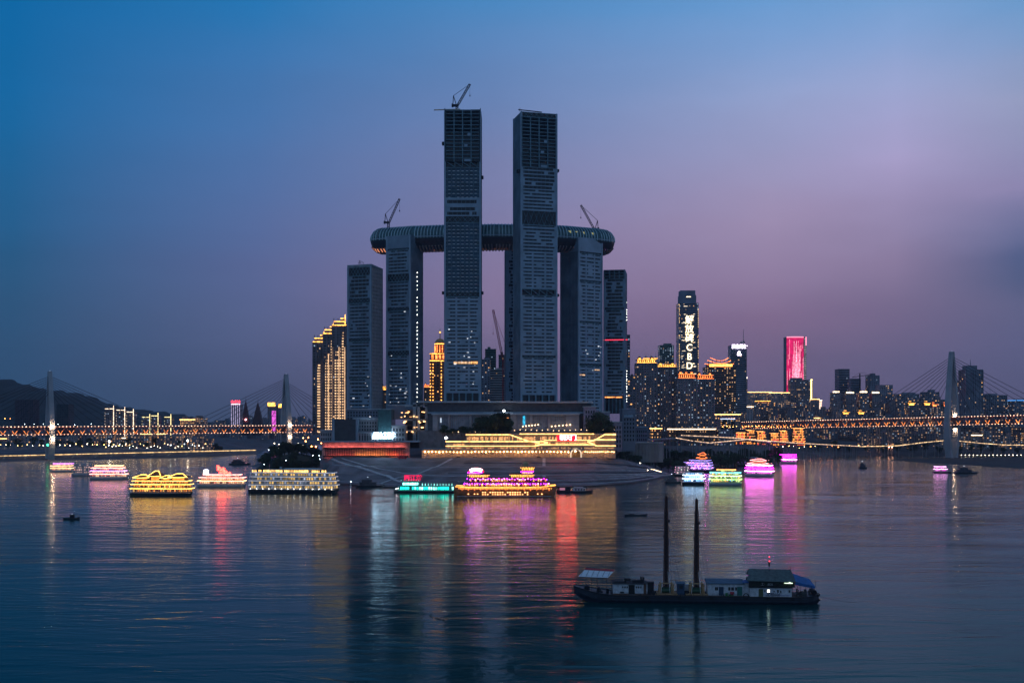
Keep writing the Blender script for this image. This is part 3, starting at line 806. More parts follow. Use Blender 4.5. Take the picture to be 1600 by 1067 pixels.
def crown_temple(ms, body=None, tiers=1, tall=1.0):
    """classical crown, glowing parts added for its floodlight: arcaded storey, cornice strip and corner turrets"""
    def f(root, hw, hd, H, rg):
        a = MB(); w = MB(); s = MB()
        z = H + .9
        a.box(-hw * .92, hw * .92, -hd * .92, hd * .92, z, z + 1.2 * tall)
        n = max(4, int(hw / 1.6))
        for k in range(n + 1):
            x = -hw * .9 + 1.8 * hw * k / n; a.box(x - .4, x + .4, -hd * .9 - .4, -hd * .9 + .4, z + 1.2 * tall, z + 5.5 * tall)
        a.box(-hw * .72, hw * .72, -hd * .7, hd * .7, z + 1.2 * tall, z + 5.5 * tall)
        a.box(-hw * .95, hw * .95, -hd * .95, hd * .95, z + 5.5 * tall, z + 6.3 * tall)
        for k in range(n):
            x = -hw * .9 + 1.8 * hw * (k + .5) / n
            w.box(x - .5, x + .5, -hd * .7 - .15, -hd * .7, z + 1.6 * tall, z + 4.8 * tall)
        s.box(-hw * .95, hw * .95, -hd * .95 - .3, -hd * .95, z + 5.6 * tall, z + 6.2 * tall)
        s.box(-hw * .95, hw * .95, -hd * .92 - .3, -hd * .92, z + .2, z + .8)
        for sx in ((-.62, .62) if tiers == 1 else (-.6, 0, .6)):
            a.box((sx - .17) * hw, (sx + .17) * hw, -hd * .4, hd * .4, z + 6.3 * tall, z + 9.5 * tall)
            a.loft([[((sx - .18) * hw, -hd * .42, z + 9.5 * tall), ((sx + .18) * hw, -hd * .42, z + 9.5 * tall), ((sx + .18) * hw, hd * .42, z + 9.5 * tall), ((sx - .18) * hw, hd * .42, z + 9.5 * tall)],
                    [((sx - .02) * hw, -.1, z + 13 * tall), ((sx + .02) * hw, -.1, z + 13 * tall), ((sx + .02) * hw, .1, z + 13 * tall), ((sx - .02) * hw, .1, z + 13 * tall)]])
            w.box((sx - .1) * hw, (sx + .1) * hw, -hd * .4 - .2, -hd * .4, z + 6.8 * tall, z + 9 * tall)
        a.build('crown', body or WALLP, root); w.build('lit_crown_opening', ms, root); s.build('crown_light_strip', ms, root)  # glowing openings added in place of floodlight on the crown walls
    return f
G_CROWN = glow('crown_gold_light', (1, .42, .07), 4.2, .5)
G_CROWNR = glow('crown_orange_red_light', (1, .22, .05), 3.4, .5)
G_CROWNW = glow('crown_pale_light', (1, .75, .45), 3.6, .5)
G_PINK = glow('magenta_light', (1, .04, .55), 5, .3)

# ---- golden apartment towers left of the group
def golden(px0, px1, yt, label, Y, k):
    def cr(root, hw, hd, H, rg):
        a = MB(); s = MB()
        a.box(-hw * .8, hw * .8, -hd * .8, hd * .8, H + .9, H + 5); a.box(hw * .1, hw * .6, -hd * .5, hd * .5, H + 5, H + 9)
        for x in (-.8, -.2, .5): a.box(x * hw - .4, x * hw + .4, -hd * .85, -hd * .7, H + 5, H + 8.5)
        s.box(-hw, hw, -hd - .5, -hd - .2, H - .5, H + .4); s.box(-hw * .8, hw * .8, -hd * .8 - .4, -hd * .8, H + 4.2, H + 5.1)
        s.box(hw * .1, hw * .6, -hd * .5 - .3, -hd * .5, H + 8.2, H + 9.1); s.box(hw * .78, hw * .86, -hd * .9, -hd * .8, H + 1, H + 13)
        a.build('stepped_crown', WALLP, root); s.build('crown_light_strip', G_CROWN, root)
        # lit balcony bands in two columns that thin out upwards
        bb = MB(); n = int(H / 3.3)
        for i in range(1, n - 2):
            f = i / n
            for (x0, x1) in ((-.62, -.1), (.1, .62)) if k != 0 else ((-.3, .3),):
                reach = 1 if f < .68 else (1 - f) / .32 * .9
                if rg.random() > .96: continue
                a0 = x0; a1 = x1
                if f > .68:
                    if x0 < 0 and len(root.name) and f > .75: continue
                    a0 = x1 - (x1 - x0) * reach
                bb.box(a0 * hw, a1 * hw, -hd - .75, -hd - .25, i * H / n, i * H / n + 1.15)
        bb.build('lit_balcony', glow('balcony_warm_light', (1, .60, .30), 1.5, .45, 'NONE', .2), root)
        v = MB()
        for x in (-.97, -.02 if k else .97, .8): v.box(x * hw - .35, x * hw + .35, -hd - .8, -hd - .2, 4, H * .80)
        v.build('vertical_light_line', glow('thin_warm_line', (1, .6, .32), 1.3, .3, 'NONE'), root)
    return building('apartment_tower', label, px0, px1, yt, 672, Y, 22, WALLN, 'building', 'gold striped apartment towers left of the glass towers', lit=.08, ribs=3, crown=cr, seed=k + 50, plant=False)
golden(489, 507.5, 534, 'lowest of the three gold striped apartment towers', 1352, 0)
golden(505, 522, 521, 'middle of the three gold striped apartment towers', 1340, 1)
golden(519, 541, 508, 'highest of the three gold striped apartment towers, touching the dark glass tower', 1328, 2)

# ---- buildings seen between the towers
def dome(root, hw, hd, H, rg):
    a = MB(); s = MB(); w = MB(); z = H + .9
    a.box(-hw * .95, hw * .95, -hd * .9, hd * .9, z, z + 2)
    for x in (-.9, -.45, .0, .45, .9): a.box(x * hw - .6, x * hw + .6, -hd * .9, -hd * .8, z + 2, z + 8)
    for x in (-.68, -.22, .22, .68): w.box(x * hw - 1.4, x * hw + 1.4, -hd * .7, -hd * .66, z + 1, z + 7)
    a.box(-hw * .9, hw * .9, -hd * .66, hd * .8, z + 2, z + 8); a.box(-hw, hw, -hd, hd, z + 8, z + 9.4)
    s.box(-hw, hw, -hd - .3, -hd, z + 8.2, z + 9.2); s.box(-hw, hw, -hd - .3, -hd, z - 1, z)
    r0 = hw * .62; a.cyl((hw * .2, 0, z + 9.4), (hw * .2, 0, z + 22), r0, r0, 14)
    for i in range(12):
        t = i / 12 * 2 * math.pi; x = hw * .2 + math.cos(t) * (r0 + .3); y = math.sin(t) * (r0 + .3); w.box(x - .5, x + .5, y - .5, y + .5, z + 11, z + 20)
    secs = []
    for i in range(8):
        f = i / 7 * math.pi / 2; secs.append([(hw * .2 + math.cos(t_ / 14 * 2 * math.pi) * r0 * 1.08 * math.cos(f) + 0, math.sin(t_ / 14 * 2 * math.pi) * r0 * 1.08 * math.cos(f), z + 22 + r0 * 1.1 * math.sin(f)) for t_ in range(14)])
    d = MB(); d.loft(secs); d.cyl((hw * .2, 0, z + 22 + r0), (hw * .2, 0, z + 36 + r0), .7, .3, 6)
    s.octa((hw * .2, 0, z + 31 + r0), 1.4); s.cyl((hw * .2, 0, z + 21.6), (hw * .2, 0, z + 22.4), r0 * 1.12, r0 * 1.12, 14)
    a.build('crown', WALLR, root); w.build('lit_crown_opening', G_CROWNR, root); s.build('crown_light_strip', G_CROWN, root); d.build('dome', mat('gilded_dome', (.5, .3, .12), .5, .3), root)  # openings glow to stand in for the floodlit crown
    v = MB()
    n = int(H / 4.2)
    for i in range(2, n):
        for x in (-.93, -.6, .42): v.octa((x * hw, -hd - .5, i * H / n), .8)
    v.build('string_of_facade_lamps', G_CROWN, root)
building('domed_building', 'orange lit tower with a round dome, peeking out left of the tallest left tower', 671.5, 697, 564, 628, 1430, 20, WALLR, 'building', lit=.12, mix=(.2, 0, .8), crown=dome, plant=False)
building('low_tower', 'small orange topped block low behind the domed building', 662, 674, 606, 628, 1500, 18, WALLR, lit=.15, crown=crown_temple(G_CROWNR, WALLR, 1, .5), plant=False)
building('low_tower', 'narrow block with orange crown between the two leftmost dark towers', 595, 604.5, 610, 640, 1480, 18, WALLR, lit=.25, mix=(.4, 0, .6), crown=crown_temple(G_CROWN, WALLR, 1, .7), plant=False)
building('green_tower', 'green glass tower with antennas seen between the two tallest towers', 758, 775, 546, 628, 1700, 24, mat('green_glass_wall', (.05, .13, .11), .3), lit=.12, mix=(.2, .8, 0), bands=True)
building('office_block', 'grey stepped block with a red beacon, right of the tallest left tower', 752, 766, 562, 628, 1620, 20, WALLB, lit=.25)
building('tower_shell', 'unfinished concrete block full of open floors between the tallest towers', 766, 790, 578, 628, 1560, 26, CONC, lit=.06, bands=True)
building('office_block', 'teal glazed block beside the tall red crane', 779, 793, 555, 628, 1660, 24, mat('teal_glass_wall', (.04, .11, .12), .3), lit=.03, bands=True)
building('office_block', 'dim tower rising behind the shortest right glass tower', 977, 984.5, 524, 630, 1330, 26, WALLB, lit=.18, bands=True)
building('office_block', 'small dim block with amber lamp, between glass tower and apartments', 984, 993, 588, 668, 1400, 20, WALLN, lit=.2, mix=(.3, .1, .6))

# ---- right bank skyline
GR = 'gold crowned apartment towers right of the headland'
building('apartment_tower', 'broad dark apartment tower with gold crown, nearest to the glass towers', 994.5, 1026, 568, 690, 1560, 26, WALLN, lit=.22, mix=(.6, .35, .05), ribs=6, crown=crown_temple(G_CROWN, WALLR, 1, .8), group=GR, seed=5)
building('apartment_tower', 'dark apartment tower with low gold turrets, second from the glass towers', 1027, 1058, 574, 690, 1570, 26, WALLN, lit=.22, mix=(.6, .35, .05), ribs=6, crown=crown_temple(G_CROWN, WALLR, 1, .55), group=GR, seed=6)
building('apartment_tower', 'dark apartment tower with orange gabled crown in front of the lettered skyscraper', 1059, 1088, 592, 690, 1540, 26, WALLN, lit=.24, mix=(.55, .4, .05), ribs=6, crown=crown_temple(G_CROWNR, WALLR, 2, 1.0), group=GR, seed=7)
building('apartment_tower', 'dark apartment tower with single orange turret, right of the gabled one', 1089, 1116, 593, 690, 1545, 26, WALLN, lit=.24, mix=(.55, .4, .05), ribs=6, crown=crown_temple(G_CROWNR, WALLR, 1, .9), group=GR, seed=8)
def arcs(root, hw, hd, H, rg):
    s = MB(); w = MB(); a = MB(); z = H + .9
    a.box(-hw * .8, hw * .8, -hd * .8, hd * .8, z, z + 5)
    w.box(-hw * .78, hw * .78, -hd * .82, -hd * .8, z + .5, z + 4.2)
    for j, (r_, zz_) in enumerate(((1.0, 3), (.8, 8), (.62, 12))):
        pts = [(hw * r_ * math.cos(t_) * .98, -hd * r_ * .9 * abs(math.sin(t_)) * 1.0, z + zz_ + 2.5 * math.cos(t_ * 2)) for t_ in np.linspace(0, math.pi, 14)]
        for p_, q_ in zip(pts, pts[1:]): s.beam(p_, q_, .7)
    for k in range(7):
        x = -hw * .8 + 1.6 * hw * k / 6; a.box(x - .3, x + .3, -hd * .6, -hd * .5, z + 5, z + 12 - abs(k - 2))
    a.build('crown', WALLR, root); w.build('lit_crown_opening', G_CROWN, root); s.build('curved_light_line', G_CROWNR, root)  # glowing panel added for the floodlight on this crown
building('round_cornered_tower', 'brown tower with red curved light lines on its roof', 1104, 1150, 574, 690, 1640, 34, WALLR, lit=.3, mix=(.75, .1, .15), bands=True, crown=arcs, plant=False)
building('office_block', 'green office tower with lit floors left of the lettered skyscraper', 1031, 1053, 540, 640, 1900, 26, mat('green_office_wall', (.07, .15, .13), .4), lit=.42, mix=(.3, .7, 0), bands=True)
def domes2(root, hw, hd, H, rg):
    d = MB(); s = MB()
    for x, r_ in ((-.5, .32), (.1, .42), (.65, .25)):
        d.cyl((x * hw, 0, H), (x * hw, 0, H + 7), r_ * hw, r_ * hw * .9, 10); d.cyl((x * hw, 0, H + 7), (x * hw, 0, H + 12), r_ * hw * .9, .3, 10)
        s.cyl((x * hw, 0, H + 6.6), (x * hw, 0, H + 7.4), r_ * hw * .98, r_ * hw * .98, 10); d.cyl((x * hw, 0, H + 11), (x * hw, 0, H + 19), .35, .1, 4)
    d.build('cupola', WALLP, root); s.build('cupola_light_ring', G_CROWN, root)
building('cupola_building', 'tower with three small cupolas behind the first gold crowned apartments', 1004, 1031, 566, 640, 1850, 26, WALLP, lit=.15, crown=domes2, plant=False)

def text_mesh(name, body, size, m, parent, loc, rot=(math.pi / 2, 0, 0), extrude=.15, sx=1, spacing=1, align='CENTER', bold=0):
    cu = bpy.data.curves.new(name, 'FONT'); cu.body = body; cu.size = size; cu.align_x = align; cu.align_y = 'CENTER'; cu.extrude = extrude; cu.space_character = spacing; cu.offset = bold
    tmp = bpy.data.objects.new(name, cu); COL.objects.link(tmp)
    dg = bpy.context.evaluated_depsgraph_get(); dg.update()
    me = bpy.data.meshes.new_from_object(tmp.evaluated_get(dg)); me.name = name
    bpy.data.objects.remove(tmp)
    me.materials.clear(); me.materials.append(m)
    o = bpy.data.objects.new(name, me); COL.objects.link(o); o.parent = parent; o.location = loc; o.rotation_euler = rot; o.scale = (sx, 1, 1)
    return o
G_SIGN = glow('cream_sign_light', (1, .80, .48), 3.2, 0, 'NONE')
def wfc(root, hw, hd, H, rg):
    a = MB(); a.box(-hw * .86, hw * .8, -hd * .8, hd * .8, H, H + 16, 0, 0); a.box(-hw * .8, hw * .72, -hd * .7, hd * .7, H + 16, H + 25)
    a.build('stepped_top', WALLB, root)
    s = MB(); s.box(-hw * .2, hw * .25, -hd * .8 - .2, -hd * .8, H + 12, H + 13.4); s.build('top_light_line', G_CROWNW, root)
    for i, ch in enumerate('解放碑CBD'):
        z = H - 32 - i * 17.2
        text_mesh('sign_character', ch, 17.5, G_SIGN, root, (hw * .06, -hd - .9, z), sx=.95, bold=.15)
    v = MB()
    for x in (-.97, .97):
        n = 50
        for i in range(n):
            if rg.random() < .7: v.box(x * hw - .4, x * hw + .4, -hd - .4, -hd - .1, H * i / n, H * i / n + 2.2)
    v.build('corner_light_line', glow('corner_gold', (1, .62, .25), 1.6, .5, 'NONE'), root)
    v = MB()
    for i in range(34):
        z = rg.uniform(H * .25, H - 5); s_ = rg.choice((-1, 1)); x = s_ * rg.uniform(.4, .85) * hw; v.box(x, x + rg.uniform(2, 8) * -s_, -hd - .3, -hd, z, z + .8)
    v.build('facade_light_dash', glow('dash_light', (1, .8, .55), 1.7, .5, 'NONE'), root)
building('skyscraper', 'tall skyscraper with bright vertical lettering down its front', 1061, 1091.5, 474, 640, 2050, 36, WALLB, 'skyscraper', lit=.12, bands=True, crown=wfc, plant=False)
def spire(root, hw, hd, H, rg):
    a = MB(); a.cyl((hw * .8, 0, H), (hw * .8, 0, H + 30), .9, .3, 5); a.box(hw * .45, hw * .9, -hd * .5, hd * .5, H, H + 8); a.box(hw * .9, hw * 1.02, -hd - 1, -hd + 2, 0, H)
    a.build('spire', WALLN, root)
    text_mesh('sign_lettering', '民生银行', 7.2, glow('violet_white_sign', (.95, .78, 1), 9, 0), root, (hw * .1, -hd - .8, H - 2), bold=.3, sx=.95)
    b = MB(); b.cyl((hw * .05, -hd - .8, H - 12.5), (hw * .05, -hd - .3, H - 12.5), 2.4, n=10); b.box(-hw * .18, hw * .3, -hd - .8, -hd - .3, H - 17.5, H - 15); b.build('sign_emblem', MATS['violet_white_sign'], root)
building('skyscraper', 'blue grey tower with violet white sign at its top and a spire', 1142, 1166.5, 540, 640, 1950, 26, WALLB, 'skyscraper', lit=.05, bands=True, crown=spire, plant=False)
def whitecap(root, hw, hd, H, rg):
    s = MB(); s.box(-hw * .7, hw * .95, -hd - .3, hd, H + 1, H + 4); s.build('white_light_cap', glow('white_cap', (1, .85, .7), 5), root)
    v = MB(); n = int(H / 3.6)
    for i in range(2, n - 1): v.box(-hw * .55, hw * .25, -hd - .6, -hd - .2, i * H / n, i * H / n + 1.4)
    v.build('lit_floor_band', glow('yellow_band', (1, .74, .3), 1.6, .5, 'NONE'), root)
building('striped_tower', 'slim tower with yellow lit floors and a white glowing cap', 1149, 1168, 592, 660, 2180, 20, WALLN, lit=.2, crown=whitecap, plant=False)
def pinkface(root, hw, hd, H, rg):
    # curved luminous front
    def surf(mb, u0, u1, z0, z1, off, n=8, m=0):
        pts = []
        for i in range(n + 1):
            u = u0 + (u1 - u0) * i / n; pts.append((hw * (-1 + 1.72 * u), -hd - 4.5 * math.sin(math.pi * u) - off))
        for p_, q_ in zip(pts, pts[1:]): mb.quad((p_[0], p_[1], z0), (q_[0], q_[1], z0), (q_[0], q_[1], z1), (p_[0], p_[1], z1), m)
    a = MB(); nz = 16
    for j in range(nz): surf(a, 0, 1, H * j / nz, H * (j + 1) / nz, 0, 10, 0 if j > 5 else 1)
    a.build('luminous_screen', [glow('screen_magenta', (.70, .012, .12), 1.0, .35, 'AUTO', .08), glow('screen_red', (.85, .01, .12), 1.0, .3, 'AUTO', .08)], root)
    l = MB()
    for k in range(60):
        u = min(.97, max(.03, rg.gauss(.55, .2))); z1 = H * rg.uniform(.5, .98); z0 = z1 - H * rg.uniform(.04, .4)
        if z0 < H * .1: z0 = H * .1
        surf(l, u, u + .012, z0, z1, .4, 1)
    surf(l, .40, .425, H * .5, H * .95, .4, 1); surf(l, .54, .56, H * .7, H * .96, .4, 1)
    l.build('screen_light_line', glow('screen_pink_line', (1, .42, .55), 1.6, .5, 'NONE'), root)
    s = MB(); surf(s, 0, 1, H - 1, H + 1.5, .6, 10); s.box(hw * .9, hw * 1.02, -hd - .5, -hd, H * .9, H + 1); s.build('top_light_band', glow('pink_white_top', (1, .3, .45), 1.5), root)
    v = MB(); n = int(H / 4)
    for i in range(n): v.box(hw * .76, hw * .98, -hd - .2, -hd, i * H / n, i * H / n + 1.1)
    v.build('grey_side_light', glow('side_grey', (.8, .75, .7), .6, .4, 'NONE'), root)
building('screen_tower', 'tower with a glowing magenta curved screen front', 1229, 1260, 527, 650, 2330, 26, WALLN, 'skyscraper', lit=.0, crown=pinkface, plant=False)
def yline(root, hw, hd, H, rg):
    s = MB(); s.box(hw * .86, hw * 1.02, -hd - .6, -hd, H * .28, H + 2); s.build('vertical_light_strip', glow('yellow_strip', (1, .72, .25), 4), root)
    a = MB(); a.box(-hw * .9, hw * .1, -hd * .9, hd * .5, H, H + 5); a.build('stepped_roof', WALLN, root)
building('office_block', 'dark block with a yellow vertical light strip below the magenta tower', 1236, 1269, 594, 662, 2230, 24, WALLN, lit=.2, crown=yline, plant=False, ribs=4)
building('hotel_block', 'long pale hotel with gold cornice behind the orange building', 1166, 1206, 613, 662, 2260, 24, WALLP, 'building', lit=.25, ribs=12, edge=G_STRIP, plant=False)
building('hotel_block', 'lower pale hotel wing with gold cornice right of the orange building', 1206, 1234, 614, 662, 2240, 24, WALLP, 'building', lit=.3, ribs=8, edge=G_STRIP, plant=False)
def orangewash(root, hw, hd, H, rg):
    v = MB(); n = int(H / 3.6)
    for i in range(1, n):
        for k in range(9): 
            if rg.random() < .85: v.box(-hw * .85 + 1.7 * hw * k / 9, -hw * .85 + 1.7 * hw * (k + .72) / 9, -hd - .5, -hd - .1, i * H / n, i * H / n + 1.5)
    v.build('lit_arcade', glow('orange_arcade', (1, .42, .16), 1.9, .5, 'NONE'), root)
    s = MB(); s.octa((-hw * .75, -hd - 1.5, 10), 1.9); s.build('flood_lamp', G_LAMPO, root)
building('lit_building', 'small orange flooded building with yellow roof line above the bridge', 1183, 1203.5, 627, 660, 2190, 18, WALLR, 'building', lit=0, crown=orangewash, edge=G_CROWN, plant=False)
building('skyscraper', 'plain tall grey slab above the right-hand hill of houses', 1311, 1327.5, 577, 640, 2300, 30, WALLB, lit=.02, bands=True, plant=False)
building('tower_shell', 'unfinished block under a horizontal crane', 1330, 1345, 592, 640, 2250, 26, WALLB, lit=.03, bands=True, plant=False)
building('skyscraper', 'blocky blue grey tower right of the horizontal crane', 1359, 1374.5, 587, 640, 2250, 28, WALLB, lit=.05, plant=True)
building('apartment_tower', 'wide grey tower, right neighbour of the blocky blue grey one', 1375, 1395, 602, 640, 2150, 28, WALLB, lit=.1)
building('apartment_tower', 'low wide block under the left cables of the right-hand bridge', 1402, 1436, 616, 650, 2100, 28, WALLB, lit=.2)
building('apartment_tower', 'stepped block left of the right-hand bridge pylon', 1446, 1468, 613, 650, 2100, 28, WALLB, lit=.1)
def antenna(root, hw, hd, H, rg):
    a = MB(); a.box(-hw * .7, hw * .5, -hd * .6, hd * .6, H, H + 8); a.cyl((0, 0, H + 8), (0, 0, H + 20), .8, .2, 5); a.build('mast', WALLB, root)
building('skyscraper', 'tall dark tower with pointed mast right of the bridge pylon', 1509, 1536, 578, 662, 1900, 32, WALLB, 'skyscraper', lit=.04, ribs=6, crown=antenna, plant=False)
building('apartment_tower', 'narrow tower with white beacon hidden partly by the bridge pylon', 1495, 1508, 598, 662, 1950, 24, WALLN, lit=.3, mix=(.7, .3, 0), edge=None)
building('apartment_tower', 'broad dark block right of the pointed tower', 1541, 1574, 618, 662, 1950, 30, WALLB, lit=.12, mix=(.7, .3, 0))
building('apartment_tower', 'blue topped block at the right edge', 1585, 1612, 626, 662, 1900, 28, WALLB, lit=.2, edge=glow('blue_edge', (.1, .4, 1), 1.6, 0, 'NONE'))
def temple_top(ms):
    def f(root, hw, hd, H, rg):
        a = MB(); s = MB(); w = MB()
        for k, x in enumerate(np.linspace(-.7, .7, max(2, int(hw / 9)))):
            ww = hw * .25; a.box(x * hw - ww, x * hw + ww, -hd * .5, hd * .5, H + .9, H + 4); a.hip(x * hw - ww, x * hw + ww, -hd * .5, hd * .5, H + 4, H + 7.5, .5, 1.6)
            w.box(x * hw - ww * .9, x * hw + ww * .9, -hd * .5 - .2, -hd * .5, H + 1.4, H + 3.6)
            s.beam((x * hw - ww - 1.6, -hd * .5 - 1.6, H + 4.6), (x * hw, -hd * .5 - 1.6, H + 4.0), .6); s.beam((x * hw, -hd * .5 - 1.6, H + 4.0), (x * hw + ww + 1.6, -hd * .5 - 1.6, H + 4.6), .6)
            s.beam((x * hw - ww * .5, 0, H + 7.8), (x * hw + ww * .5, 0, H + 7.8), .6)
        a.build('pavilion_roof', ROOFD, root); w.build('lit_pavilion', ms, root); s.build('roof_light_line', ms, root)
    return f
building('temple_topped_block', 'block crowned by yellow lit pavilion roofs left of the right-hand pylon', 1421, 1456, 634, 672, 1830, 24, WALLN, lit=.3, crown=temple_top(G_CROWN), plant=False)
building('temple_topped_block', 'block with orange outlined pavilion roofs next to the right-hand pylon', 1459, 1484, 636, 672, 1820, 24, WALLN, lit=.35, crown=temple_top(G_CROWNR), plant=False)
building('temple_topped_block', 'low hillside block with a long gold pavilion roof above the bridge', 1318, 1352, 648, 676, 1990, 20, WALLN, lit=.1, crown=temple_top(G_CROWN), plant=False)
for i, (a_, c_) in enumerate(((1302, 1314), (1322, 1338), (1344, 1358), (1363, 1377))):
    def cap(root, hw, hd, H, rg):
        s = MB(); s.box(-hw * .55, hw * .55, -hd - .3, hd * .3, H + 1, H + 3.4); s.build('roof_light_box', G_CROWNW, root)
    building('apartment_block', '%s of four dim blocks with pale roof boxes above the bridge' % ('leftmost', 'second from the left', 'second from the right', 'rightmost')[i], a_, c_, 614 + (i % 2), 668, 2075 + i * 3, 22, WALLN, lit=.08, crown=cap, plant=False, group='dim blocks with pale roof boxes')
for i, (a_, c_) in enumerate(((1266, 1274), (1276, 1284))):
    def cap2(root, hw, hd, H, rg):
        s = MB(); s.box(-hw, hw, -hd - .4, -hd - .1, H * .45, H - 1); s.build('lit_front', glow('peach_front', (1, .66, .5), 1.4, .4, 'NONE'), root)
    building('apartment_block', '%s of two small peach lit blocks right of the yellow light strip' % ('left', 'right')[i], a_, c_, 626, 668, 2230, 18, WALLN, lit=.1, crown=cap2, plant=False, edge=G_STRIPW)

# rows of ordinary hillside blocks behind the right-hand bridge
ORD = ['first', 'second', 'third', 'fourth', 'fifth', 'sixth', 'seventh', 'eighth', 'ninth', 'tenth', 'eleventh', 'twelfth', 'thirteenth', 'fourteenth', 'fifteenth', 'sixteenth', 'seventeenth', 'eighteenth', 'nineteenth', 'twentieth',
       'twenty-first', 'twenty-second', 'twenty-third', 'twenty-fourth', 'twenty-fifth', 'twenty-sixth', 'twenty-seventh', 'twenty-eighth', 'twenty-ninth', 'thirtieth', 'thirty-first', 'thirty-second', 'thirty-third', 'thirty-fourth', 'thirty-fifth', 'thirty-sixth']
def row(where, group, x0, x1, wmin, wmax, yt0, yt1, yb, Y0, Y1, lit, seed, walls=(WALLN, WALLB, WALLN, WALLP), mix=(.65, .2, .15), gap=.5, edgep=.12, D=18, ytf=None):
    rg = random.Random(seed); x = x0; i = 0
    while x < x1 and i < len(ORD):
        w_ = rg.uniform(wmin, wmax); yt = rg.uniform(yt0, yt1) if ytf is None else ytf(x, rg)
        building('apartment_block', '%s block from the left, %s' % (ORD[i], where), x, x + w_, yt, yb, rg.uniform(Y0, Y1), D, rg.choice(walls), lit=lit * rg.uniform(.4, 1.6), mix=mix, group=group,
                 edge=(rg.choice((G_STRIP, G_STRIPW)) if rg.random() < edgep else None), seed=seed * 100 + i, fl=3.6, wstep=4.2)
        x += w_ + rg.uniform(0, gap * w_ * .3); i += 1
row('upper hillside row behind right bridge', 'upper hillside blocks behind the right-hand bridge', 1270, 1600, 10, 20, 622, 640, 672, 2090, 2160, .16, 31)
row('lower hillside row behind right bridge', 'lower hillside blocks behind the right-hand bridge', 1262, 1620, 9, 17, 640, 656, 694, 2010, 2070, .22, 32)
row('riverside row under right bridge', 'riverside blocks under the right-hand bridge', 1345, 1620, 8, 18, 664, 682, 700, 1925, 1940, .30, 33, edgep=.2)
row('row behind the gold crowned apartments', 'blocks behind the gold crowned apartments', 1100, 1240, 9, 16, 628, 640, 672, 2100, 2160, .2, 34)
# left far bank
row('far city row behind left bridge', 'far city blocks behind the left-hand bridge', 335, 486, 7, 14, 648, 660, 690, 2750, 2850, .12, 35, walls=(WALLN, WALLB))
row('low riverside row below the hills at the left', 'riverside blocks below the left hills', 0, 160, 8, 16, 672, 686, 700, 1900, 1960, .3, 36, mix=(.4, .2, .4), edgep=.3)
row('riverside row right of the outlined towers', 'riverside blocks below the outlined towers', 164, 330, 8, 14, 676, 687, 700, 1880, 1930, .45, 37, mix=(.5, .2, .3), edgep=.25)
# outlined twin towers far left
def outline(ms, side=1):
    def f(root, hw, hd, H, rg):
        s = MB(); s.box(-hw, hw, -hd - .5, -hd - .1, H, H + 1.0); s.box(side * hw - .5, side * hw + .5, -hd - .6, -hd - .1, 6, H + 6)
        s.build('outline_light', ms, root)
        v = MB()
        for i in range(int(H / 5)): v.octa((-side * hw, -hd - .3, i * 5 + 3), .5)
        v.build('string_of_dots', ms, root)
    return f
G_OUT = glow('cream_outline', (1, .72, .5), 2.6, .3, 'NONE'); G_OUTY = glow('yellow_outline', (1, .8, .35), 2.2, .3, 'NONE')
for i, (a_, c_, yt, ms) in enumerate(((164, 177.5, 639, G_OUT), (182, 195, 641, G_OUT), (198, 208.5, 644, G_OUT), (222, 234, 652, G_OUTY), (236, 247, 650, G_OUTY), (257, 267, 652, G_OUTY))):
    building('outlined_tower', 'dark tower outlined in %s light, %s from the left of six in a row' % (('cream', 'cream', 'cream', 'yellow', 'yellow', 'yellow')[i], ORD[i]), a_, c_, yt, 690, 1960, 18, WALLN, 'building', 'light outlined towers at the left', lit=.15, mix=(.2, .8, 0), crown=outline(ms), plant=False)
building('lit_building', 'row house like block with gold lit terraces right of the outlined towers', 281, 300, 656, 676, 2000, 18, WALLN, lit=.5, mix=(.2, 0, .8), edge=G_STRIP)
building('lit_building', 'second terraced block with warm lights right of the outlined towers', 301, 320, 653, 676, 2020, 18, WALLN, lit=.5, edge=None)
building('apartment_tower', 'dark broad tower in front of the near hill at the far left', 24, 52, 625, 680, 2300, 30, mat('dim_violet_wall', (.06, .05, .07), .8), lit=.01, plant=False, ribs=4)
building('apartment_tower', 'dark teal tower on the hillside right of the left-hand pylon', 88, 107, 632, 680, 2300, 30, mat('dim_teal_wall', (.03, .05, .06), .8), lit=.0, plant=False)
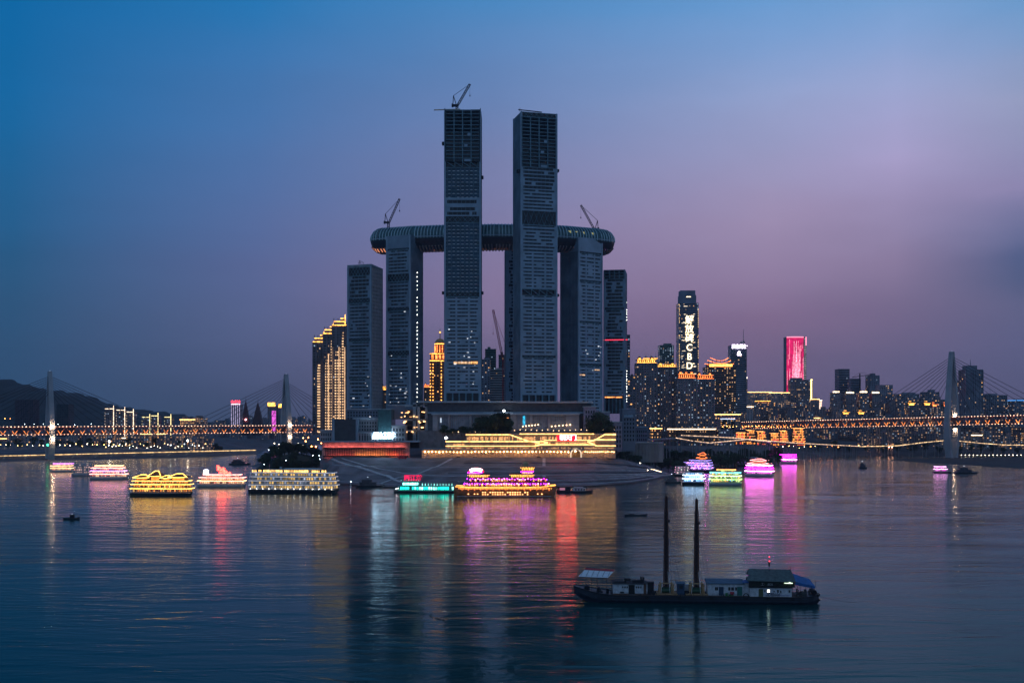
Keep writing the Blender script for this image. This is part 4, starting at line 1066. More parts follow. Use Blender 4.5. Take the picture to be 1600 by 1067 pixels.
# far towers between the pylons
def redtop(root, hw, hd, H, rg):
    v = MB()
    for x in (-.9, -.45, 0, .45, .9): v.box(x * hw - .5, x * hw + .5, -hd - .4, -hd, 4, H)
    v.build('vertical_light_line', glow('lilac_line', (.75, .6, .9), .8, .4, 'NONE'), root)
    s = MB(); s.box(-hw * 1.02, hw * 1.02, -hd - .5, -hd, H, H + 2.2); s.build('white_top_line', glow('rose_white', (1, .6, .75), 3), root)
    text_mesh('roof_sign', '山水城', 7, G_RED, root, (0, -hd, H + 6.5))
building('striped_tower', 'tower with lilac vertical light lines and small red roof sign', 361, 375, 632, 666, 2450, 26, WALLP, lit=0, crown=redtop, plant=False)
def cone_tower(px, w, yt, label, lampc):
    Y = 2500; root = thing('pointed_tower', label, 'building', (X(px, Y), Y, Z(680, Y)), 0, 'pair of pointed dark towers')
    b = MB(); H = Z(yt, Y) - Z(680, Y); hw = w * Y / F / 2
    b.loft([[(-hw * s_, -hw * s_, z * H), (hw * s_, -hw * s_, z * H), (hw * s_, hw * s_, z * H), (-hw * s_, hw * s_, z * H)] for z, s_ in ((0, 1), (.35, 1), (.5, .82), (.7, .55), (.9, .22), (1, .03))])
    b.cyl((0, 0, H * .95), (0, 0, H * 1.12), .8, .2, 4)
    b.build('stepped_body', mat('dark_red_brown', (.10, .06, .06), .9), root)
    if lampc:
        l = MB(); l.octa((2, -hw - 1, H * .45), 2.6); l.build('red_beacon', glow('rose_lamp', (1, .35, .4), 12), root)
    return root
cone_tower(384, 11, 625, 'pointed tower with rose beacon, left of the pair', True)
cone_tower(403, 14, 628, 'wider pointed tower without beacon, right of the pair', False)
def yellowcap(ms2):
    def f(root, hw, hd, H, rg):
        s = MB(); s.box(-hw * .95, hw * .6, -hd - .4, -hd, H - 1, H + 7); s.build('gold_cap', G_CROWN, root)
        if ms2: v = MB(); v.box(-hw * .1, hw * .75, -hd - .5, -hd, 4, H * .82); v.build('lit_screen', ms2, root)
    return f
building('screen_tower', 'gold capped tower with a magenta screen left of the second pylon', 418, 433, 634, 672, 2350, 24, WALLN, lit=0, crown=yellowcap(glow('magenta_screen', (.75, .10, .62), 1.1, .5, 'NONE')), plant=False)
building('lit_building', 'gold capped tower tight against the second pylon', 435, 445, 636, 672, 2350, 22, WALLN, lit=.05, crown=yellowcap(None), plant=False)
# ------------------------------------------------------------------ podium of the towers
def pxbox(mb, px0, px1, yt, yb, Y, D, m=0, zlow=None):
    mb.box(X(px0, Y), X(px1, Y), Y, Y + D, Z(yb, Y) if zlow is None else zlow, Z(yt, Y), m)
Yp = 1150
pod = thing('shopping_podium', 'long flat roofed podium building under the glass towers', 'building', (0, Yp, 30))
def P(name, m, *boxes):
    b = MB()
    for bx in boxes: pxbox(b, *bx)
    return b.build(name, m, pod, True)
P('roof_slab', PANEL2, (652, 806, 626.5, 629, Yp - 6, 130), (806.5, 926, 627, 629.6, Yp - 6, 130))
P('upper_wall', mat('podium_dark_wall', (.11, .12, .14), .5), (668, 924, 629.8, 700, Yp + 4, 110))
P('upper_ledge', PANEL, (668, 926, 643.5, 646, Yp - 1, 5))
pil = [(676, 684), (700, 702.5), (733, 737), (763, 772), (798, 807), (828, 832), (856, 860), (884, 905)]
P('stone_pilaster', WALLP, *[(a, b_, 646, 673, Yp - 2, 6) for a, b_ in pil])
P('canopy_band', PANEL2, (674, 772, 645.8, 648, Yp - 4, 8), (797, 906, 645.8, 648, Yp - 4, 8))
P('translucent_wall', mat('frosted_wall', (.32, .32, .36), .5, var=.3), (684, 763, 648, 672, Yp + 1.5, 2), (807, 884, 648, 672, Yp + 1.5, 2))
b = MB()
for a, b_ in ((684, 700), (702.5, 733), (737, 763), (807, 828), (832, 856), (860, 884)):
    x = a + 3
    while x < b_: b.box(X(x, Yp) - .2, X(x, Yp) + .2, Yp + 1, Yp + 1.5, Z(672, Yp), Z(648, Yp)); x += 3.2
b.build('wall_mullion', PANEL, pod, True)
P('lower_storey', mat('podium_lower_wall', (.2, .18, .19), .8), (655, 926, 673, 700, Yp - 5, 10))
P('recessed_entrance', DARK, (772, 797, 640, 673, Yp + .5, 4), (905, 924, 650, 673, Yp + .5, 4))
b = MB()
for y in (652.5, 656.5, 660.5): pxbox(b, 774, 795, y, y + 1.7, Yp - .2, .6)
b.build('lit_entrance_floor', G_AMB, pod, True)
b = MB()
for i, x in enumerate(list(np.linspace(817, 841, 6)) + list(np.linspace(862, 891, 6))): b.octa((X(x, Yp - 3), Yp - 3, Z(666 - (i % 6) * .5, Yp - 3)), .75)
for x in np.linspace(690, 760, 9): b.octa((X(x, Yp - 7), Yp - 7, Z(674.5 + rnd.uniform(-.6, .6), Yp)), .5)
for x in np.linspace(804, 960, 19): b.octa((X(x, Yp - 7), Yp - 7, Z(671.5 + rnd.uniform(-.5, 1), Yp)), .42)
b.build('row_of_canopy_lamps', glow('canopy_lamp', (1, .62, .32), 7), pod, True)
b = MB(); b.box(X(817, Yp), X(820.5, Yp), Yp + .6, Yp + 1.2, Z(664, Yp), Z(650, Yp)); b.build('blue_lit_artwork', glow('blue_art', (.05, .6, .95), .9, .6, 'NONE', 1), pod, True)
b = MB(); b.box(X(688, Yp), X(689.6, Yp), Yp + .6, Yp + 1.2, Z(660, Yp), Z(653, Yp)); b.build('white_wall_mark', glow('white_mark', (.8, .9, 1), .9, 0, 'NONE'), pod, True)
P('stepped_steel_frame', SLABM, (645, 650, 629, 690, Yp + 2, 3), (652, 656, 632, 690, Yp + 2, 3), (664, 668, 630, 690, Yp + 2, 3), (632, 668, 632, 635, Yp + 2, 3), (632, 668, 655, 657, Yp + 2, 3), (632, 668, 672, 674, Yp + 2, 3))
P('open_floor', mat('open_floor_dark', (.07, .065, .06), .8), (632, 667, 640, 642, Yp + 6, 20), (632, 667, 648, 649.5, Yp + 6, 20), (632, 667, 664, 665.5, Yp + 6, 20), (633, 667, 636, 700, Yp + 24, 30))
b = MB(); rg = random.Random(4)
for _ in range(26):
    x = rg.uniform(622, 668); y = rg.choice((645, 652, 660, 668, 676, 681)) + rg.uniform(-1, 1); xx = X(x, Yp); zq = Z(y, Yp); b.box(xx, xx + rg.uniform(1, 3.4), Yp + .5, Yp + 1.2, zq, zq + rg.uniform(.6, 1.5))
b.build('lit_opening', [glow('amber_site', (1, .5, .2), 3, .7, 'NONE')], pod, True)
# spotlight above entrance
def lamp_post(name, label, px, py, Y, m, zb=None, size=.9, cat='lamp', group=None, hgt=None):
    zt = Z(py, Y); zb = zt - 10 if zb is None else zb
    b = MB(); b.cyl((0, 0, 0), (0, 0, zt - zb), .14, .1, 5); b.beam((0, 0, zt - zb), (0, -1.2, zt - zb), .15)
    o = b.build(name, DARKM); o.location = (X(px, Y), Y, zb); tag(o, label, cat, group)
    h = MB(); h.octa((0, -1.2, zt - zb), size); h.build('lamp_head', m, o)
    return o
lamp_post('flood_light', 'bright white floodlight mast above the podium entrance', 787.5, 642, 1138, G_LAMPW, size=1.3)
lamp_post('flood_light', 'bright white floodlight at the left corner of the terraced plaza', 697, 684, 1108, G_LAMPW, size=1.35)
# left block with screens and classical fronts
def simple(name, label, cat, parts, px=600, Y=Yp, group=None):
    r = thing(name, label, cat, (X(px, Y), Y, 30), 0, group)
    for nm, m, boxes in parts:
        b = MB()
        for bx in boxes: pxbox(b, *bx)
        b.build(nm, m, r, True)
    return r
def winboxes(x0, x1, y0, y1, nx, ny, Y, wf=.5, hf=.6):
    out = []
    for i in range(nx):
        for j in range(ny):
            w_ = (x1 - x0) / nx; h_ = (y1 - y0) / ny
            out.append((x0 + w_ * (i + .5 - wf / 2), x0 + w_ * (i + .5 + wf / 2), y0 + h_ * (j + .5 - hf / 2), y0 + h_ * (j + .5 + hf / 2), Y - .3, .6))
    return out
simple('screen_wall_building', 'dark windowless box with a huge blank screen wall', 'building', [('wall', mat('screen_box', (.045, .055, .065), .5), [(523, 555.5, 655, 688.6, 1135, 30)]), ('side_wall', PANEL, [(519, 522.8, 654, 688.6, 1136, 28), (555.7, 559, 654, 688.6, 1136, 28)])], 540)
simple('classical_building', 'pale low building with pilasters left of the screen wall box', 'building', [('wall', WALLP, [(500, 518.8, 673, 688.6, 1138, 24)]), ('cornice', PANEL2, [(499.5, 519, 671.6, 673, 1137, 26)]), ('window', DARK, winboxes(501, 518, 675, 690, 5, 2, 1138))], 508)
simple('classical_building', 'pale two storey building with tall windows right of the screen wall box', 'building', [('wall', WALLP, [(559.2, 590, 676.5, 688.6, 1134, 30)]), ('cornice', PANEL2, [(559, 590.3, 675, 676.5, 1133, 32)]), ('window', DARK, winboxes(560, 589, 678, 690, 7, 1, 1134, .5, .75) + winboxes(560, 589, 676.5, 679, 7, 1, 1134, .4, .5))], 575)
simple('classical_building', 'upper pale building with flat cornice behind the screen wall box', 'building', [('wall', WALLP, [(558, 590, 656, 675, 1150, 24)]), ('cornice', PANEL2, [(552, 590.5, 652.5, 656, 1149, 26)]), ('window', DARK, winboxes(560, 589, 658, 674, 7, 3, 1150)), ('lit_window', G_SCAT, [(577, 579.5, 650.3, 651.6, 1149, 1)])], 575)
simple('glass_block', 'teal glass block behind the white lit sign', 'building', [('wall', mat('teal_glass_block', (.035, .09, .10), .25), [(590.5, 611.5, 640, 688.6, 1142, 40)]), ('roof', SLABM, [(590, 612, 638.5, 640, 1141, 42)])], 600)
simple('classical_building', 'pale corner building with arched windows right of the white lit sign', 'building', [('wall', WALLP, [(612, 633, 666, 688.6, 1136, 26)]), ('cornice', PANEL2, [(611.5, 633.5, 664.3, 666, 1135, 28)]), ('window', DARK, winboxes(613, 632, 668, 690, 4, 3, 1136))], 622)
simple('classical_building', 'stepped pale building with wide flat roof under the two left glass towers', 'building', [('wall', WALLB, [(540, 605, 640, 660, 1165, 30), (605, 655, 634, 655, 1172, 30)]), ('cornice', PANEL2, [(539.5, 605.5, 638.4, 640, 1164, 32), (605.5, 655.5, 632.4, 634, 1171, 32)]), ('window', DARK, winboxes(542, 604, 642, 656, 14, 3, 1165))], 600)
sg = thing('lit_sign', 'white lit two line sign with small emblem above the red wall', 'sign', (X(600, 1132), 1132, Z(686, 1132)))
G_WSIGN = glow('white_sign_light', (.5, .78, 1), 14)
text_mesh('sign_lettering', '重庆来福士', 5.0, G_WSIGN, sg, (1.2, 0, 4.6), bold=.06, sx=.85)
text_mesh('sign_lettering', 'RAFFLES CITY', 2.7, G_WSIGN, sg, (1.2, 0, 1.2), bold=.04, sx=1.05)
b = MB(); b.box(-11.2, -8.8, -.2, .2, 4, 5.8); b.box(-11.8, -8.4, -.2, .2, .2, 3.6); b.box(-10.6, -9.4, -.2, .2, 5.8, 7); b.build('sign_emblem', G_WSIGN, sg)
b = MB(); b.box(-12.5, 12, .4, .8, -.4, 0); b.box(-11, -10.6, .4, .8, -8, 7); b.box(10, 10.4, .4, .8, -8, 7); b.build('sign_frame', DARKM, sg)

# right stepping blocks beside the podium
G_VIO = mat('violet_tinted_render', (.40, .33, .42), .8)  # violet light on pale walls, put into the wall colour
simple('stepped_building', 'white building, violet light in its colour, with square windows at the right end of the podium', 'building', [('wall', G_VIO, [(912, 931, 636, 700, 1146, 40), (931.2, 935.5, 641, 700, 1150, 34)]), ('window', DARK, winboxes(914, 930, 640, 668, 4, 4, 1146)), ('cornice', PANEL2, [(911, 932, 634.6, 636, 1145, 42)])], 925)
simple('stepped_building', 'second pale block, violet light in its colour, a step lower, right of the podium', 'building', [('wall', G_VIO, [(936, 953, 644, 700, 1152, 34)]), ('window', DARK, winboxes(937, 952, 648, 676, 4, 4, 1152)), ('cornice', PANEL2, [(935.7, 953.4, 642.6, 644, 1151, 36)])], 945)
simple('stepped_building', 'lowest block of the three, violet light in its colour, behind the end of the lit terraces', 'building', [('wall', G_VIO, [(953.2, 972, 660, 705, 1150, 30)]), ('window', DARK, winboxes(954, 971, 664, 700, 4, 5, 1150)), ('cornice', PANEL2, [(953, 972.4, 658.6, 660, 1149, 32)])], 962)
simple('dark_block', 'dark plain block between the stepped pale buildings and the apartment towers', 'building', [('wall', WALLB, [(972.5, 993, 640, 705, 1190, 30)]), ('window', DARK, winboxes(974, 992, 646, 690, 4, 7, 1190)), ('roof_rim', PANEL, [(972, 993.4, 638.7, 640, 1189, 32)]), ('balcony', PANEL, [(975, 990, 648, 652, 1188.8, 1.0)])], 982)
simple('dark_block', 'low dark block with roof terrace in front of the first gold crowned apartments', 'building', [('wall', WALLB, [(990, 1012, 668, 705, 1260, 30)]), ('roof_rim', PANEL, [(989.6, 1012.4, 666.8, 668, 1259, 32)]), ('window', DARK, winboxes(991, 1011, 671, 690, 6, 3, 1260))], 1000)
simple('retaining_wall', 'long grey retaining wall right of the lit terraces', 'wall', [('wall', CONC, [(962, 1036, 692, 722, 1215, 3)]), ('coping', PANEL2, [(961.5, 1036.5, 690.6, 692, 1214, 4)]), ('buttress', CONC, [(x, x + .8, 692, 722, 1213.6, 1.4) for x in range(964, 1034, 5)])], 1000)

# ------------------------------------------------------------------ lit terraces (plaza building)
Yt = 1112
ter = thing('terraced_plaza_building', 'plaza building of stacked terraces edged with gold light', 'building', (X(830, Yt), Yt, 22))
def TP(name, m, *boxes):
    b = MB()
    for bx in boxes: pxbox(b, *bx)
    return b.build(name, m, ter, True)
BASE = mat('terrace_wall', (.50, .40, .30), .8)
TP('arcade_wall', mat('arcade_wall', (.62, .48, .34), .8), (659, 891, 703, 716, Yt + 6, 20), (909, 962, 703, 716, Yt + 6, 20), (891, 909, 700.2, 702.6, Yt + 6, 20))
TP('terrace_storey', BASE, (696.5, 962, 697.5, 702.8, Yt + 1, 30), (697.5, 962, 691, 697.2, Yt + 5, 28), (728, 962, 679.5, 690.7, Yt + 13, 26))
TP('terrace_slab', CONC, (659, 962, 701.6, 703, Yt - 2.5, 30), (696, 962.5, 696, 697.6, Yt - 1, 30), (696.5, 962.5, 689, 690.8, Yt + 3, 30), (727, 962.5, 677.5, 679.3, Yt + 10.5, 30))
b = MB()
def strip(px0, px1, py, Y, t_=.55): b.box(X(px0, Y), X(px1, Y), Y - .5, Y, Z(py, Y) - t_ / 2, Z(py, Y) + t_ / 2)
strip(728, 797, 679.0, Yt + 10, .9); strip(812, 928, 677.8, Yt + 10, .9); strip(945, 962, 678.6, Yt + 10, 1.6)
strip(696, 850, 689.6, Yt + 2.6, .9); strip(850, 928, 687.6, Yt + 2.6, .7); strip(928, 962, 686.9, Yt + 2.6, 1.1)
strip(696, 836, 696.8, Yt - 1.5, .8); strip(836, 930, 694.6, Yt - 1.5, .8); strip(930, 962, 696.4, Yt - 1.5, .9)
def diag(x0, y0, x1, y1, Y, t_=.9): b.beam((X(x0, Y), Y - 1, Z(y0, Y)), (X(x1, Y), Y - 1, Z(y1, Y)), .7, t_)
diag(797, 679, 824, 688.5, Yt + 2); diag(945, 678.6, 926, 689, Yt + 2); diag(820, 688, 843, 692, Yt - 1); diag(836, 697, 856, 691, Yt - 1.6); diag(856, 691, 846, 689, Yt - 1.6); diag(918, 690, 934, 697, Yt - 1.6); diag(918, 690, 930, 687.5, Yt - 1.6)
b.build('gold_edge_light', glow('terrace_gold_light', (1, .50, .15), 3.6, .35), ter, True)
b = MB()
for (x0, x1, y0, y1, Yf) in ((698, 726, 692.5, 696, Yt + 4.8), (730, 926, 681.5, 688, Yt + 12.8), (700, 960, 698.6, 701, Yt + .8), (842, 928, 688.5, 694, Yt + 4.8)):
    x = x0; rg = random.Random(int(x0))
    while x < x1:
        if rg.random() < .75: pxbox(b, x, x + rg.uniform(1, 2.6), y0 + rg.uniform(0, 1.5), y1, Yf, .3)
        x += 2.6
b.build('lit_shop_front', glow('shop_glow', (1, .50, .20), .9, .7, 'NONE', 1), ter, True)
b = MB(); x = 662
while x < 890: pxbox(b, x, x + .7, 703, 714.5, Yt + 1, 1.0); x += 5.6
x = 911
while x < 962: pxbox(b, x, x + .7, 703, 714.5, Yt + 1, 1.0); x += 4.6
b.build('arcade_column', WALLP, ter, True)
b = MB(); x = 664; i = 0
while x < 962:
    if not 889 < x < 911:
        b.octa((X(x, Yt + 2.6), Yt + 2.6, Z(705.8 + rnd.uniform(-.4, .4), Yt + 2)), rnd.uniform(.35, .8) if x < 900 else .42)
    x += 5.6 if x < 900 else 3.2
b.build('arcade_lamp', glow('arcade_lamp_light', (1, .50, .20), 30), ter, True)
b = MB(); pts = [(900 + 8 * math.cos(t_), 709 - 7.6 * math.sin(t_)) for t_ in np.linspace(0, math.pi, 15)]
pts = [(908, 714.5)] + pts + [(892, 714.5)]
for p_, q_ in zip(pts, pts[1:]): b.beam((X(p_[0], Yt), Yt + .2, Z(p_[1], Yt)), (X(q_[0], Yt), Yt + .2, Z(q_[1], Yt)), 1.0, 1.3)
b.build('arch_frame', glow('arch_edge_light', (1, .78, .55), 1.1, 0), ter, True)
b = MB(); pxbox(b, 893, 907, 703, 715, Yt + 12, 1); b.build('arch_passage', mat('arch_inside', (.45, .3, .18), .8), ter, True)
b = MB(); b.octa((X(899, Yt + 8), Yt + 8, Z(705, Yt)), .9); b.build('arch_lamp', G_LAMP, ter, True)
b = MB()
x = 664
while x < 962: b.beam((X(x, Yt - 2), Yt - 2.2, Z(701.6, Yt)), (X(x, Yt - 2), Yt - 2.2, Z(700, Yt)), .15); x += 1.6
b.beam((X(659, Yt), Yt - 2.2, Z(700, Yt)), (X(962, Yt), Yt - 2.2, Z(700, Yt)), .2)
b.build('railing', STEEL, ter, True)
rs = thing('lit_sign', 'red lit sign board with three pale characters on the terraces', 'sign', (X(886.5, Yt), Yt - 2, Z(688.5, Yt)))
b = MB(); b.box(-10.7, 9.0, .12, .6, -.2, 5.8); b.build('sign_back', DARKM, rs)
b = MB(); b.quad((-10.5, 0, 0), (8.8, 0, 0), (8.8, 0, 5.6), (-10.5, 0, 5.6)); b.build('sign_board', glow('red_board', (1, .0008, .003), 22), rs)
for i, ch in enumerate('朝天门'): text_mesh('sign_character', ch, 6.4, glow('pale_rose_letters', (1, .85, .8), 4), rs, (-5.0 + i * 5.6, -.5, 2.9), bold=.05)

# ------------------------------------------------------------------ red lit wall with colonnade
rw = thing('red_lit_wall', 'long red lit retaining wall with a colonnade below it', 'wall', (X(570, 1136), 1136, 22))
def RP(name, m, *boxes):
    b = MB()
    for bx in boxes: pxbox(b, *bx)
    return b.build(name, m, rw, True)
RP('wall', mat('red_brown_wall', (.55, .38, .34), .8, var=.3, scale=.3), (503, 640, 691, 716, 1138, 6))
RP('road_slab', PANEL, (500, 655, 688.6, 690.6, 1130, 20))
RP('ledge', DARKM, (505, 633, 700.2, 701.4, 1131, 6.8), (505, 633, 699.0, 700.2, 1134.4, .4), (505, 638, 711.6, 714, 1134.4, .4))  # ledge, plus two low parapets added to hide the wash strips
b = MB(); x = 508
while x < 634: pxbox(b, x, x + .9, 701.4, 714, 1131, .9); x += 2.7
b.build('colonnade', mat('dark_column', (.10, .06, .06), .8), rw, True)
b = MB(); pxbox(b, 507, 632, 699.5, 700.1, 1135.6, .5); b.build('red_wash_light', glow('red_wash', (1, .20, .16), 18), rw, True)
b = MB()
for a, c_ in ((556, 604), (608, 622)): pxbox(b, a, c_, 712, 712.8, 1135.6, .4)
b.build('orange_wash_light', glow('orange_wash', (1, .36, .10), 22), rw, True)
b = MB(); pxbox(b, 510, 555, 712, 712.8, 1135.6, .4); pxbox(b, 604, 636, 712, 712.8, 1135.6, .4); b.build('deep_red_wash_light', glow('deep_red_wash', (1, .16, .10), 8), rw, True)
sw = thing('lower_retaining_wall', 'dark ribbed retaining wall on the bank behind the white cruise ship', 'wall', (X(545, 1110), 1110, 5))
b = MB(); pxbox(b, 505, 556, 724, 738, 1118, 3); b.build('wall', CONC, sw, True)
b = MB(); x = 506
while x < 556: pxbox(b, x, x + .7, 723.5, 738, 1116.8, 1.2); x += 2.6
b.build('buttress', SLABM, sw, True)

# ------------------------------------------------------------------ glowing stilt houses under the right bridge end
def stilt(label, px0, px1, yt, yb, Y, n, seed):
    rg = random.Random(seed); r = thing('stilt_house', label, 'building', (X((px0 + px1) / 2, Y), Y + 8, Z(yb, Y) - 3), 0, 'glowing stilt houses stacked on the right bank')
    W = (px1 - px0) * Y / F; H = Z(yt, Y) - Z(yb, Y) + 3; a = MB(); w = MB(); s = MB(); rf = MB()
    for i in range(n):
        z0 = H * i / n; z1 = H * (i + 1) / n; k = 1 - .05 * i; hw = W / 2 * k; sh = rg.uniform(-.03, .03) * W
        a.box(-hw + sh, hw + sh, -7 + i * .8, 8, z0, z1 - .8)
        rf.box(-hw * 1.04 + sh, hw * 1.04 + sh, -8.4 + i * .8, 8, z1 - .8, z1 - .4)
        m_ = max(4, int(W / 3))
        for j in range(m_):
            if rg.random() < .75: w.box(-hw + sh + 2 * hw * (j + .15) / m_, -hw + sh + 2 * hw * (j + .8) / m_, -7.25 + i * .8, -7 + i * .8, z0 + .5, z1 - 1.3, rg.choice((0, 0, 1)))
        s.box(-hw * 1.04 + sh, hw * 1.04 + sh, -8.7 + i * .8, -8.4 + i * .8, z1 - .85, z1 - .35)
    for j in range(rg.choice((2, 3))):
        x = (-.5 + j * .45) * W * .7; ww = W * .16; rf.hip(x - ww, x + ww, -4, 5, H, H + 4, .4, 1.2)
        s.beam((x - ww - 1, -5.2, H + .5), (x, -5.2, H), .5); s.beam((x, -5.2, H), (x + ww + 1, -5.2, H + .5), .5)
    a.build('timber_storey', WALLR, r); rf.build('tiled_roof', ROOFD, r); w.build('lit_window', [glow('stilt_amber', (1, .30, .05), 1.9, .6, 'NONE', 1), glow('stilt_red', (1, .10, .06), 1.3, .6, 'NONE', 1)], r); s.build('eave_light', glow('stilt_eave', (1, .42, .12), 2.6, .5), r)
for i, (a_, c_, yt, yb, n) in enumerate(((1149, 1166, 676, 691, 4), (1167, 1181, 672, 691, 5), (1183, 1198, 674, 692, 5), (1204, 1218, 677, 693, 5), (1219, 1233, 673, 692, 6), (1238, 1259, 669, 693, 7))):
    stilt('orange glowing stilt house, %s from the left of six' % ORD[i], a_, c_, yt, yb, 1690 - i * 6, n, i + 3)
building('lit_building', 'curved grey block with cool lit floors at the city end of the right bridge', 1126, 1148, 655, 690, 1600, 20, WALLB, lit=.35, mix=(.2, .8, 0), edge=glow('cool_edge', (.6, .7, 1), 2))
building('lit_building', 'small gold gate pavilion in front of the apartment towers', 1017, 1034, 670, 684, 1480, 8, WALLR, lit=.7, mix=(.2, 0, .8), edge=G_STRIP, fl=4, plant=False)
building('lit_building', 'long low colonnade with gold roof line below the apartment towers', 1045, 1118, 671, 683, 1490, 10, WALLR, lit=.5, mix=(.6, 0, .4), edge=G_STRIPW, fl=4.5, ribs=20, plant=False)
building('lit_building', 'gold terraced entrance block right of the apartment towers', 1117, 1157, 648, 664, 1600, 14, WALLN, lit=.35, mix=(.5, 0, .5), edge=G_STRIP, plant=False)

# ------------------------------------------------------------------ viaducts on the right bank
def viaduct(label, pts, w, zbot, lights=True, m=CONC, strip_m=None, every=26, railing=True):
    """pts: (px, py, Y) of the road surface"""
    P3 = [Vector((X(a, Y), Y, Z(b_, Y))) for a, b_, Y in pts]
    r = thing('elevated_road', label, 'viaduct', P3[0], 0, 'elevated roads on the right bank')
    d = MB(); pr = MB(); st = MB()
    acc = 0
    for a, c_ in zip(P3, P3[1:]):
        d.beam(a, c_, w, 1.6); L = (c_ - a).length; dr = (c_ - a).normalized(); nrm = Vector((dr.y, -dr.x, 0)).normalized()
        if nrm.y > 0: nrm = -nrm
        st.beam(a + nrm * (w / 2 + .2) + Vector((0, 0, 1.1)), c_ + nrm * (w / 2 + .2) + Vector((0, 0, 1.1)), .4, .55)
        while acc < L:
            q = a + dr * acc
            for o_ in (-.3, .3): pr.box(q.x + o_ * w - .42, q.x + o_ * w + .42, q.y - .42, q.y + .42, max(zbot, hz_pen(q.x, q.y) - 1), q.z - .8)
            pr.box(q.x - .45 * w, q.x + .45 * w, q.y - .8, q.y + .8, q.z - 2.2, q.z - .8)
            acc += every
        acc -= L
    d.build('road_deck', m, r, True); pr.build('pier', CONC, r, True)
    if lights: st.build('railing_light', strip_m or glow('road_light', (1, .62, .38), 1.8, .6), r, True)
    return r
viaduct('upper elevated road curving above the right bank trees', [(1062, 681, 1440), (1105, 683, 1450), (1150, 685.5, 1480), (1178, 689, 1500), (1200, 691, 1530)], 9, 0)
viaduct('lower elevated road joining the riverside road', [(1055, 685, 1400), (1082, 690, 1400), (1105, 693, 1410), (1135, 690, 1440), (1165, 687, 1490), (1200, 690, 1560), (1240, 693, 1640), (1300, 696, 1760), (1340, 698, 1810)], 9, 0)
viaduct('grey footbridge with dense piers right of the stepped pale blocks', [(962, 690, 1225), (1010, 687.5, 1290), (1052, 684.5, 1350)], 7, 2, lights=False, every=17)
viaduct('long riverside road with gold lights passing behind the right bridge pylon', [(1335, 698.5, 1815), (1400, 697, 1830), (1440, 692, 1840), (1482, 688, 1860), (1530, 693, 1850), (1570, 696, 1850), (1640, 696, 1850)], 10, 0, strip_m=glow('road_gold', (1, .62, .30), 2.6, .7))
# left bank road with gold line
lw = thing('riverside_wall', 'riverside road wall with a long gold light line on the left bank', 'wall', (X(150, 1700), 1700, 0))
b = MB(); s = MB(); rp_ = MB()
pts = [(-520, 714.5, 1600), (-60, 713, 1620), (0, 711.5, 1640), (70, 710, 1670), (150, 708, 1720), (240, 706, 1790), (330, 704, 1850), (400, 702.5, 1950)]
for (a, ya, Ya), (c_, yc, Yc) in zip(pts, pts[1:]):
    p0 = Vector((X(a, Ya), Ya, Z(ya, Ya))); p1 = Vector((X(c_, Yc), Yc, Z(yc, Yc)))
    b.loft([[(p0.x, p0.y, p0.z - 7), (p0.x, p0.y + 8, p0.z - 7), (p0.x, p0.y + 8, p0.z), (p0.x, p0.y, p0.z)], [(p1.x, p1.y, p1.z - 7), (p1.x, p1.y + 8, p1.z - 7), (p1.x, p1.y + 8, p1.z), (p1.x, p1.y, p1.z)]])
    s.beam(p0 + Vector((0, -.5, -.6)), p1 + Vector((0, -.5, -.6)), .5, .8)
b.build('wall', WALLP, lw, True); s.build('gold_light_line', glow('left_bank_line', (1, .62, .25), 1.9, .6), lw, True)
rr = []
for px in (4, 38, 112, 148, 172, 208, 236, 262, 290):
    Y0 = np.interp(px, [a for a, _, _ in pts], [c for _, _, c in pts]); y0 = np.interp(px, [a for a, _, _ in pts], [b_ for _, b_, _ in pts])
    p0 = Vector((X(px + 6, Y0), Y0 - 1, Z(y0 + 1, Y0))); p1 = Vector((X(px, Y0 - 16), Y0 - 16, 2)); rp_.beam(p0, p1, 2.0, .8)
rp_.build('bank_stair', mat('lit_stair', (.6, .5, .35), .8), lw, True)  # warm lamplight is put into the stair colour
